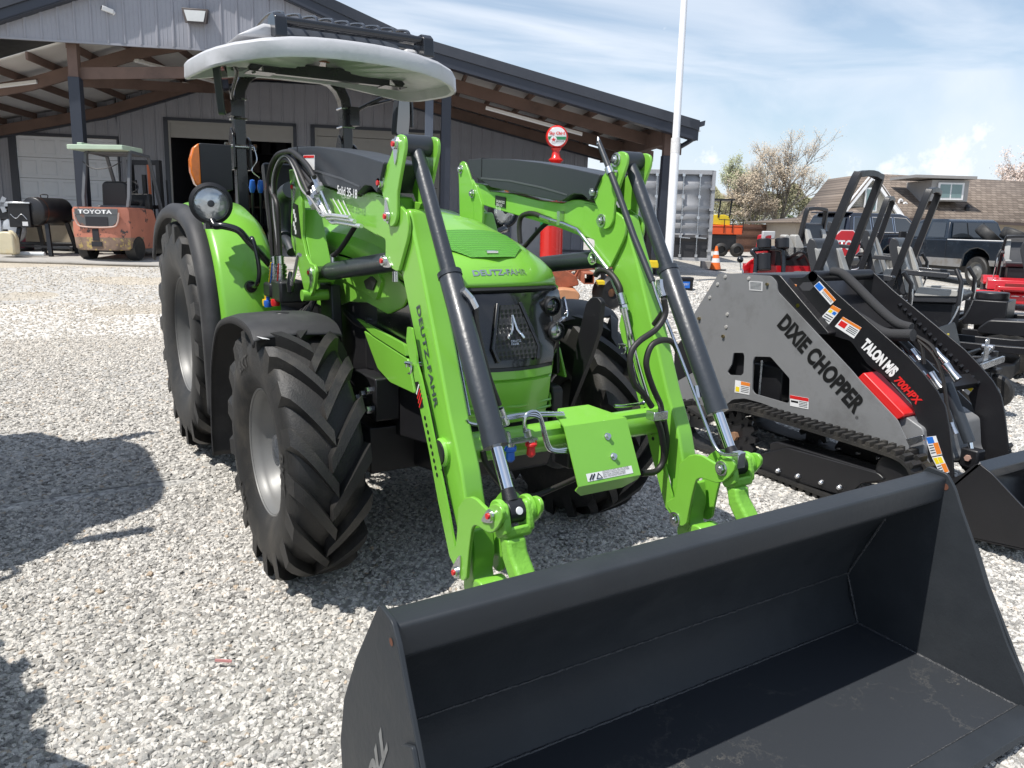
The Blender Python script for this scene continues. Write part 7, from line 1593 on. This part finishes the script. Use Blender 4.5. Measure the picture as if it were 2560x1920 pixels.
# ---- rusty rotary cutter between hood and far arm
p=at(1430,770,9.6)
RC=thing('rotary_cutter','rusty orange rotary cutter with tail wheel on the gravel behind the far loader arm','rotary cutter',(p.x,p.y,ground(p.x,p.y)),PSI)
Q=RC.matrix_world.inverted()
def rq_(px_,py_,d=9.6): return Q@at(px_,py_,d)
RUST=mat('rusty_orange',(.33,.10,.05),.7,var=.3,scale=8,dirt=(.16,.07,.04),dscale=6,bump=.3);TANR=mat('faded_orange',(.50,.24,.12),.7,var=.15,dirt=(.33,.16,.09),dscale=5)
dk=[rq_(*q) for q in ((1300,745),(1400,716),(1436,720),(1446,732),(1440,748),(1405,768),(1300,790))]
obj('deck_skirt',prism(rnd([(v.x,v.z) for v in dk],.04),-.3,.9,1),TANR,RC,bevel=.02)
obj('deck_top',join(xf(prism(rnd([(rq_(*q).x,rq_(*q).z) for q in ((1300,668),(1395,664),(1440,690),(1448,712),(1400,722),(1300,735))],.03),.0,.9,1),Matrix.Identity(4))),RUST,RC,bevel=.015)
tb_=[rq_(*q) for q in ((1452,678),(1475,678),(1475,702),(1452,702))]
obj('hitch_tube',join(*[bar([(v.x,-.4,v.z),(v.x,.5,v.z)],.012,.12 if i%2 else .12) for i,v in enumerate([(tb_[0]+tb_[3])/2,(tb_[1]+tb_[2])/2])],bar([((tb_[0].x+tb_[1].x)/2,-.4,tb_[0].z),((tb_[0].x+tb_[1].x)/2,.5,tb_[0].z)],.11,.012),bar([((tb_[0].x+tb_[1].x)/2,-.4,tb_[3].z),((tb_[0].x+tb_[1].x)/2,.5,tb_[3].z)],.11,.012)),RUST,RC)
obj('linkage',join(*[bar([rq_(*a),rq_(*b)],.06,.03) for a,b in (((1390,700),(1440,668)),((1420,730),(1450,665)),((1340,680),(1530,668)),((1500,700),(1560,672)))]),RUST,RC,bevel=.004)
obj('yellow_bracket',box(rq_(1486,700).x,rq_(1504,700).x,-.3,-.1,rq_(1486,706).z,rq_(1486,697).z),YEM,RC,bevel=.004)
w_=rq_(1522,731);obj('tail_wheel',lathe([(.05,.06),(.08,.10),(.17,.11),(.20,.07),(.20,-.07),(.17,-.11),(.08,-.10)],tuple(w_),(.55,-1,0),28),RUB,RC);obj('tail_rim',lathe([(0,.02),(.09,.05),(.10,.09)],tuple(w_),(.55,-1,0),20),TANR,RC);obj('wheel_fork',join(bar([w_+Vector((-.05,-.12,0)),w_+Vector((-.1,-.05,.3)),w_+Vector((-.35,.1,.42))],.03,.06)),BP,RC)
# ================================================================ PORCH OBJECTS AT LEFT
def bx_(px_,py_,d):
    p=at(px_,py_,d);return p
# ---- forklift
p=at(258,652,15.1);gz=padz(p.x,p.y)
FK=thing('forklift','weathered orange and rust forklift with pale green roof, seen from behind under the porch','forklift',(p.x,p.y,p.z),PSI-.02)
Q=FK.matrix_world.inverted()
def fq(px_,py_,d=15.1): v=Q@at(px_,py_,d);return (v.x,v.z)
FO=mat('forklift_orange',(.46,.17,.11),.6,var=.12,scale=4,dirt=(.05,.045,.045),dscale=5,dlo=.56,dhi=.6);FR=mat('forklift_rust',(.22,.15,.11),.75,var=.4,scale=7,dirt=(.45,.33,.12),dscale=9,dlo=.55,dhi=.6,bump=.4);FG=mat('forklift_grey',(.09,.095,.10),.5,var=.1,dirt=(.2,.1,.07),dscale=5,dlo=.6,dhi=.63);FGR=mat('faded_green',(.42,.52,.40),.6,var=.05)
W2=.54
def cwp(z0,z1,w0,w1,y=0,bul=.12,dep=.75):
    K=8;rows=[]
    for z,w in ((z0,w0),(z1,w1)):
        r=[(-w,dep,z),(-w,.12,z)]+[(-w+2*w*k/K,-bul*(1-(2*k/K-1)**4)*1.0+.05,z) for k in range(K+1)]+[(w,.12,z),(w,dep,z)];rows.append(r)
    return rows
rows=cwp(.20,.20,.46,.46)[:1]+cwp(.24,.24,.52,.52)[:1]+cwp(.44,.44,W2+.0,W2)[:1]
lowc=obj('lower_counterweight',join(grid(rows),([rows[0][i] for i in range(len(rows[0]))],[tuple(range(len(rows[0])))])),FR,FK,smoothang=30)
rows=cwp(.44,.44,W2,W2)[:1]+cwp(.50,.5,W2+.01,.5)[:1]+cwp(.95,.5,W2,.5)[:1]+cwp(1.0,.5,W2-.03,.5)[:1]
obj('counterweight',join(grid(rows),([p_ for p_ in rows[-1]],[tuple(range(len(rows[-1])))])),FO,FK,smoothang=30)
lip=obj('air_outlet',prism(rnd([(-.42,.86),(.40,.86),(.36,.72),(.26,.64),(-.28,.64),(-.38,.72)],.03),-.085,-.072,1),FG,FK,bevel=.004);obj('outlet_lip',tube(smooth([(-.43,-.088,.90),(-.40,-.088,.72),(-.28,-.09,.635),(.26,-.09,.635),(.38,-.088,.72),(.42,-.088,.90)],5),.014,8),mat('faded_pink',(.55,.38,.32),.6),lip)
obj('outlet_opening',box(-.22,.20,-.095,-.084,.66,.82),INT,lip);obj('name_band',box(-.42,.40,-.088,-.076,.86,.97),FG,FK,bevel=.004)
text('name_lettering','TOYOTA',(-.35,-.0905,.875),(1,0,0),(0,0,1),.64,.075,WHT,FK,off=.03,spacing=1.1)
obj('drawbar_slot',join(box(-.12,-.0,-.082,-.07,.38,.60),box(-.15,.05,-.086,-.065,.27,.36)),INT,FK)
obj('frame_body',prism(rnd([(.55,.22),(1.75,.20),(1.75,.42),(1.3,.5),(1.05,.98),(.6,1.0)],.05),-W2+.03,W2-.0),FO,FK,bevel=.02)
obj('engine_cover',box(-.35,.35,.55,1.15,.95,1.05),FG,FK,bevel=.04)
for sx in (-1,1):
    w_=obj('rear_wheel',lathe([(0,.06),(.10,.07),(.16,.09),(.22,.09),(.235,.05),(.235,-.09),(.1,-.09)],(sx*.46,.36,.235),(sx,0,0),28),RUB,FK)
    obj('front_wheel',lathe([(0,.06),(.10,.07),(.18,.1),(.28,.1),(.30,.05),(.30,-.09),(.1,-.09)],(sx*.46,1.65,.30),(sx,0,0),28),RUB,FK)
obj('seat_back',prism(rnd([(-.26,1.02),(.26,1.02),(.24,1.45),(.18,1.50),(-.18,1.50),(-.24,1.45)],.05),.62,.72,1),BLACK,FK,bevel=.03);obj('seat',box(-.25,.25,.7,1.15,1.05,1.13),BLACK,FK,bevel=.04)
obj('steering_wheel',tube([(-.05+.17*math.cos(a),1.35+.05*math.sin(a),1.42+.12*math.sin(a)) for a in [2*PI*k/20 for k in range(20)]],.014,6,closed=True),BLACK,FK)
GD=mat('guard_grey',(.10,.105,.115),.5)
obj('overhead_guard',join(*[bar([(sx*.42,.28,1.0),(sx*.44,.32,1.2),(sx*.42,.5,2.02)],.06,.07,(0,1,0)) for sx in (-1,1)],*[bar([(sx*.42,1.75,.75),(sx*.42,1.45,1.55),(sx*.42,1.25,2.02),(sx*.42,.5,2.05)],.06,.06,(1,0,0)) for sx in (-1,1)],*[bar([(-.42,y,2.03),(.42,y,2.03)],.04,.04) for y in (.55,.75,.95,1.15,1.25)]),GD,FK,bevel=.008)
obj('roof_sheet',join(box(-.62,.44,.2,1.0,2.06,2.15),box(-.45,-.35,.25,.6,2.15,2.19)),FGR,FK,bevel=.012)
obj('mast',join(*[bar([(sx*.3,1.95,.15),(sx*.3,1.95,2.0)],.08,.14,(0,1,0)) for sx in (-1,1)],box(-.3,.3,1.92,1.98,1.9,2.0),box(-.3,.3,1.92,1.98,1.0,1.08),cyl((0,1.9,.2),(0,1.9,1.7),.05)),BLACK,FK);obj('lift_chain',bar([(.12,1.86,.5),(.12,1.86,1.9)],.05,.03,(0,1,0)),mat('chain_orange',(.5,.12,.04),.5),FK)
obj('backrest_grille',join(*[bar([(x,2.05,.6),(x,2.05,1.6)],.02,.03,(0,1,0)) for x in (-.4,-.25,-.1,.1,.25,.4)]),BLACK,FK)
obj('dash_cluster',box(-.2,.3,1.4,1.6,.9,1.3),BLACK,FK,bevel=.04);obj('wiring',tube(smooth([(-.4,.3,1.85),(-.2,.28,1.72),(.1,.3,1.74),(.35,.3,1.85)],6),.01,6),BLACK,FK)
# ---- pellet grill
p=at(98,640,15.6)
PGr=thing('pellet_grill','black barrel pellet grill on splayed legs under the porch left of the forklift','grill',tuple(p),PSI+.15)
obj('barrel',lathe([(0,-.40),(.25,-.40),(.27,-.38),(.27,.38),(.25,.40),(0,.40)],(.12,.3,.86),(.35,1,0),28),BP,PGr,smoothang=50)
obj('lid_trim',lathe([(.275,-.30),(.28,-.28)],(.12,.3,.86),(.35,1,0),28),mat('copper_lid',(.10,.05,.035),.3,metal=.6),PGr)
obj('hopper',box(-.44,-.05,-.1,.35,.55,1.0),BP,PGr,bevel=.015);obj('hopper_lid',box(-.46,-.03,-.12,.37,1.0,1.03),ZINC,PGr,bevel=.005);obj('grill_handle',tube(smooth([(.1,.1,1.12),(.1,.1,1.18),(.2,.15,1.18),(.2,.15,1.12)],4),.01,6),BLACK,PGr)
obj('tool_hooks',tube(smooth([(-.40,-.105,.80),(-.3,-.12,.72),(-.2,-.11,.80),(-.1,-.12,.7)],5),.006,6),ZINC,PGr);obj('price_tag',box(-.2,-.1,-.106,-.101,.58,.66),WHT,PGr)
for a,b in (((-.30,-.0,.55),(-.40,-.12,0)),((-.05,.25,.6),(-.02,.35,0)),((.22,-.05,.62),(.28,-.15,0)),((.38,.5,.65),(.5,.62,0))): obj('leg',bar([a,b],.07,.07,(0,1,0)),BP,PGr)
obj('leg_brace',join(bar([(-.38,-.1,.2),(.28,-.1,.18)],.04,.04),bar([(-.05,.3,.2),(.47,.6,.2)],.04,.04)),BP,PGr)
# ---- jug
p=at(24,636,15.1)
JG=thing('plastic_jug','yellowed white plastic jug with handle standing at the left edge of the apron','jug',tuple(p),PSI)
JM=mat('jug_plastic',(.62,.55,.38),.4,var=.08,dirt=(.55,.38,.12),dscale=4,dlo=.5,dhi=.9)
obj('jug_body',prism(rnd([(-.155,0),(.16,0),(.165,.30),(.12,.40),(.06,.43),(-.06,.43),(-.14,.40),(-.165,.3)],.04),-.1,.1,1),JM,JG,bevel=.035,seg=3);obj('jug_handle',tube(smooth([(.04,0,.43),(.10,0,.42),(.145,0,.34),(.15,0,.26)],5),.022,8),JM,JG);obj('jug_cap',cyl((-.03,0,.42),(-.03,0,.47),.04),BLACK,JG)
# ---- clutter
p=at(150,628,16.6)
CR=thing('wooden_cart','low wooden cart piled with tools and a red bag behind the grill','cart',tuple(p),PSI-.1)
WD=mat('pale_plywood',(.33,.27,.19),.7,var=.1)
obj('cart_box',box(-.75,.45,0,.7,.18,.62),WD,CR,bevel=.01);obj('cart_base',box(-.85,.5,-.05,.75,.12,.18),BLACK,CR,bevel=.01)
for x in (-.7,.3): obj('caster',lathe([(0,.03),(.07,.03),(.07,-.03),(0,-.03)],(x,.0,.07),(1,0,0),16),BLACK,CR)
o=obj('red_bag',sphere((0,0,0),.22,18,12,(1.1,.8,.6)),mat('bag_red',(.25,.02,.04),.7,bump=1,bscale=8),None);o.matrix_world=CR.matrix_world@Matrix.Translation((-.0,.2,.75));tag(o,'crumpled dark red bag lying on the wooden cart next to the forklift','bag')
o=obj('tool_pile',join(*[bar([(rq.uniform(-.5,.4),rq.uniform(0,.5),rq.uniform(-.05,.05)),(rq.uniform(-.5,.4),rq.uniform(0,.5),rq.uniform(.02,.22))],.05,.03) for _ in range(14)]),mat('tool_grey',(.12,.12,.12),.6,var=.4),None);o.matrix_world=CR.matrix_world@Matrix.Translation((0,0,.65));tag(o,'jumbled pile of grey tools and bars on the wooden cart','tools',kind='stuff')
p=at(20,628,16.2)
TL=thing('garden_tiller','small tiller engine wrapped in clear plastic behind the white jug','tiller',tuple(p),PSI)
obj('tiller_engine',join(box(-.2,.25,0,.35,.62,.85),cyl((0,.15,.85),(0,.15,.97),.13)),BLACK,TL,bevel=.03);obj('tiller_fan',join(*[bar([(0,-.05,.93),(.28*math.cos(a),-.05,.93+.15*math.sin(a))],.09,.01,(0,1,0)) for a in (0.2,1.3,2.5,3.6,4.9)]),mat('fan_grey',(.3,.32,.35),.5),TL)
obj('plastic_wrap',sphere((.12,.1,.45),.24,16,12,(1,.6,1.2)),mat('cloudy_plastic',(.35,.37,.40),.25,bump=1.5,bscale=7,var=.3),TL);obj('tiller_stem',tube([(-.1,.0,0),(-.1,.0,.7)],.02,8),ZINC,TL);obj('tiller_base',box(-.3,.3,-.1,.4,0,.06),BLACK,TL,bevel=.01)
o=obj('red_case',box(-.22,.22,-.1,.15,0,.5),bpy.data.materials['bag_red'],None,bevel=.03);pp=at(52,625,16.9);o.location=pp;o.rotation_euler.z=PSI;tag(o,'dark red plastic case behind the legs of the black grill','case')
o=obj('white_roll',cyl((-.28,0,.04),(.28,.05,.04),.04,16),mat('roll_white',(.6,.62,.63),.5),None);o.location=at(72,640,15.3);o.rotation_euler.z=PSI;tag(o,'white plastic roll lying on the apron edge in front of the grill','roll')
# ================================================================ NEIGHBOURING TRACTOR (just outside the left edge; its shadow falls into view)
# keep the tree three levels deep: thing > part > sub-part
bpy.context.view_layer.update()
def depth(o):
    n=0
    while o.parent: o=o.parent;n+=1
    return n
for o in sorted([o for o in bpy.data.objects if depth(o)>2],key=depth):
    mw=o.matrix_world.copy()
    while depth(o)>2: o.parent=o.parent.parent
    bpy.context.view_layer.update();o.matrix_parent_inverse=Matrix.Identity(4);o.matrix_local=o.parent.matrix_world.inverted()@mw
B2=copytree(BU);B2.parent=None;B2.location=(-3.26,.82,.02)  # bucket copy added out of view, only for the shadow it casts
tag(B2,'unseen black loader bucket added outside the left edge to shade the bottom left gravel','bucket')
T2=copytree(T)
KEEP=('wheel','rear_fender','chassis','engine','hood','front_axle','rear_axle','canopy','roll_bar','cowl','seat','platform','grille','mirror','turn_signal','lower_nose','headlight','steering')
for ch in list(T2.children):
    if not ch.name.startswith(KEEP):
        for g in list(ch.children):
            for q in list(g.children): bpy.data.objects.remove(q)
            bpy.data.objects.remove(g)
        bpy.data.objects.remove(ch)
T2.location=(-3.76,-.70,.0);T2.scale=(1.25,1.25,1.25)
T2['label']='larger green tractor outside the left edge, casting the canopy shadow on the gravel';T2['category']='tractor'
p=hit(558,1667);o=obj('pink_scrap',box(-.004,.004,-.03,.03,.012,.02),mat('pink_scrap',(.55,.25,.24),.5),None);o.location=p+Vector((0,0,.008));o.rotation_euler=(0.1,0.1,1.1);tag(o,'small pink plastic strip lying on the gravel near the front wheel','scrap')
# ================================================================ LIGHT, SKY
SUN=Vector((-.469,-.03,.883)).normalized()
w=bpy.data.worlds.new('World');SC.world=w;w.use_nodes=True;nt=w.node_tree;L=nt.links.new
bg=nt.nodes['Background'];sky=N(nt,'ShaderNodeTexSky',sky_type='NISHITA',sun_disc=False)
sky.sun_elevation=math.asin(SUN.z);sky.sun_rotation=math.atan2(SUN.x,SUN.y);sky.air_density=1.15;sky.dust_density=.5;sky.ozone_density=2.0
tc=N(nt,'ShaderNodeTexCoord')
sep=N(nt,'ShaderNodeSeparateXYZ');L(tc.outputs['Generated'],sep.inputs[0])
mx_=N(nt,'ShaderNodeMath',operation='MAXIMUM',inp={1:.16});L(sep.outputs['Z'],mx_.inputs[0])
dv=N(nt,'ShaderNodeVectorMath',operation='DIVIDE');cmb=N(nt,'ShaderNodeCombineXYZ');[L(mx_.outputs[0],cmb.inputs[i]) for i in range(3)]
L(tc.outputs['Generated'],dv.inputs[0]);L(cmb.outputs[0],dv.inputs[1])
mp=N(nt,'ShaderNodeMapping');mp.inputs['Rotation'].default_value=(0,0,math.radians(20));mp.inputs['Scale'].default_value=(.42,.85,1);L(dv.outputs[0],mp.inputs[0])
n1=N(nt,'ShaderNodeTexNoise',inp={'Scale':1.1,'Detail':7,'Roughness':.52,'Distortion':.5});L(mp.outputs[0],n1.inputs['Vector'])
r1=N(nt,'ShaderNodeMapRange',inp={1:.42,2:.68,3:.10,4:.75});L(n1.outputs['Fac'],r1.inputs[0])
cm=N(nt,'ShaderNodeMix',data_type='RGBA');cm.inputs[7].default_value=(7.2,7.7,8.5,1);hz=N(nt,'ShaderNodeMapRange',inp={1:.0,2:.34,3:.6,4:.0});L(sep.outputs['Z'],hz.inputs[0])
hm=N(nt,'ShaderNodeMix',data_type='RGBA');hm.inputs[7].default_value=(5.2,6.5,8.2,1);L(sky.outputs[0],hm.inputs[6]);L(hz.outputs[0],hm.inputs[0])
L(hm.outputs[2],cm.inputs[6]);L(r1.outputs[0],cm.inputs[0])
# heaped cloud banks low over the trees
n2=N(nt,'ShaderNodeTexNoise',inp={'Scale':7,'Detail':9,'Roughness':.55});L(tc.outputs['Generated'],n2.inputs['Vector'])
def bump_dir(d,rad,amt):
    dp=N(nt,'ShaderNodeVectorMath',operation='DISTANCE');dp.inputs[1].default_value=Vector(d).normalized();L(tc.outputs['Generated'],dp.inputs[0])
    mr=N(nt,'ShaderNodeMapRange',inp={1:0,2:rad,3:amt,4:0});L(dp.outputs['Value'],mr.inputs[0]);return mr.outputs[0]
acc=None
for px_,py_,rd,am in ((2340,420,.04,.40),(2400,370,.035,.42),(2270,440,.035,.36),(2450,345,.025,.40),(2130,430,.035,.33),(1785,395,.03,.32),(2210,440,.035,.33),(2380,420,.04,.35)):
    s_=bump_dir(ray(px_,py_),rd,am)
    if acc is None: acc=s_
    else:
        m_=N(nt,'ShaderNodeMath',operation='MAXIMUM');L(acc,m_.inputs[0]);L(s_,m_.inputs[1]);acc=m_.outputs[0]
n3=N(nt,'ShaderNodeTexNoise',inp={'Scale':34,'Detail':7,'Roughness':.6});L(tc.outputs['Generated'],n3.inputs['Vector'])
a_=N(nt,'ShaderNodeMath',operation='ADD');L(n3.outputs['Fac'],a_.inputs[0]);L(acc,a_.inputs[1])
r2=N(nt,'ShaderNodeMapRange',inp={1:.72,2:.95,3:0,4:.9});L(a_.outputs[0],r2.inputs[0])
cm2=N(nt,'ShaderNodeMix',data_type='RGBA');cm2.inputs[7].default_value=(9.5,9.6,9.8,1);L(cm.outputs[2],cm2.inputs[6]);L(r2.outputs[0],cm2.inputs[0])
L(cm2.outputs[2],bg.inputs[0]);bg.inputs[1].default_value=.115
sl=bpy.data.lights.new('sun','SUN');sl.energy=4.9;sl.angle=math.radians(.53);sl.color=(1,.96,.9)
so=bpy.data.objects.new('sun',sl);COL.objects.link(so);so.rotation_euler=SUN.to_track_quat('Z','Y').to_euler();so.location=(-10,0,20)
SC.view_settings.view_transform='Standard';SC.view_settings.look='None';SC.view_settings.gamma=1;SC.view_settings.exposure=.2
SC.render.engine='CYCLES'
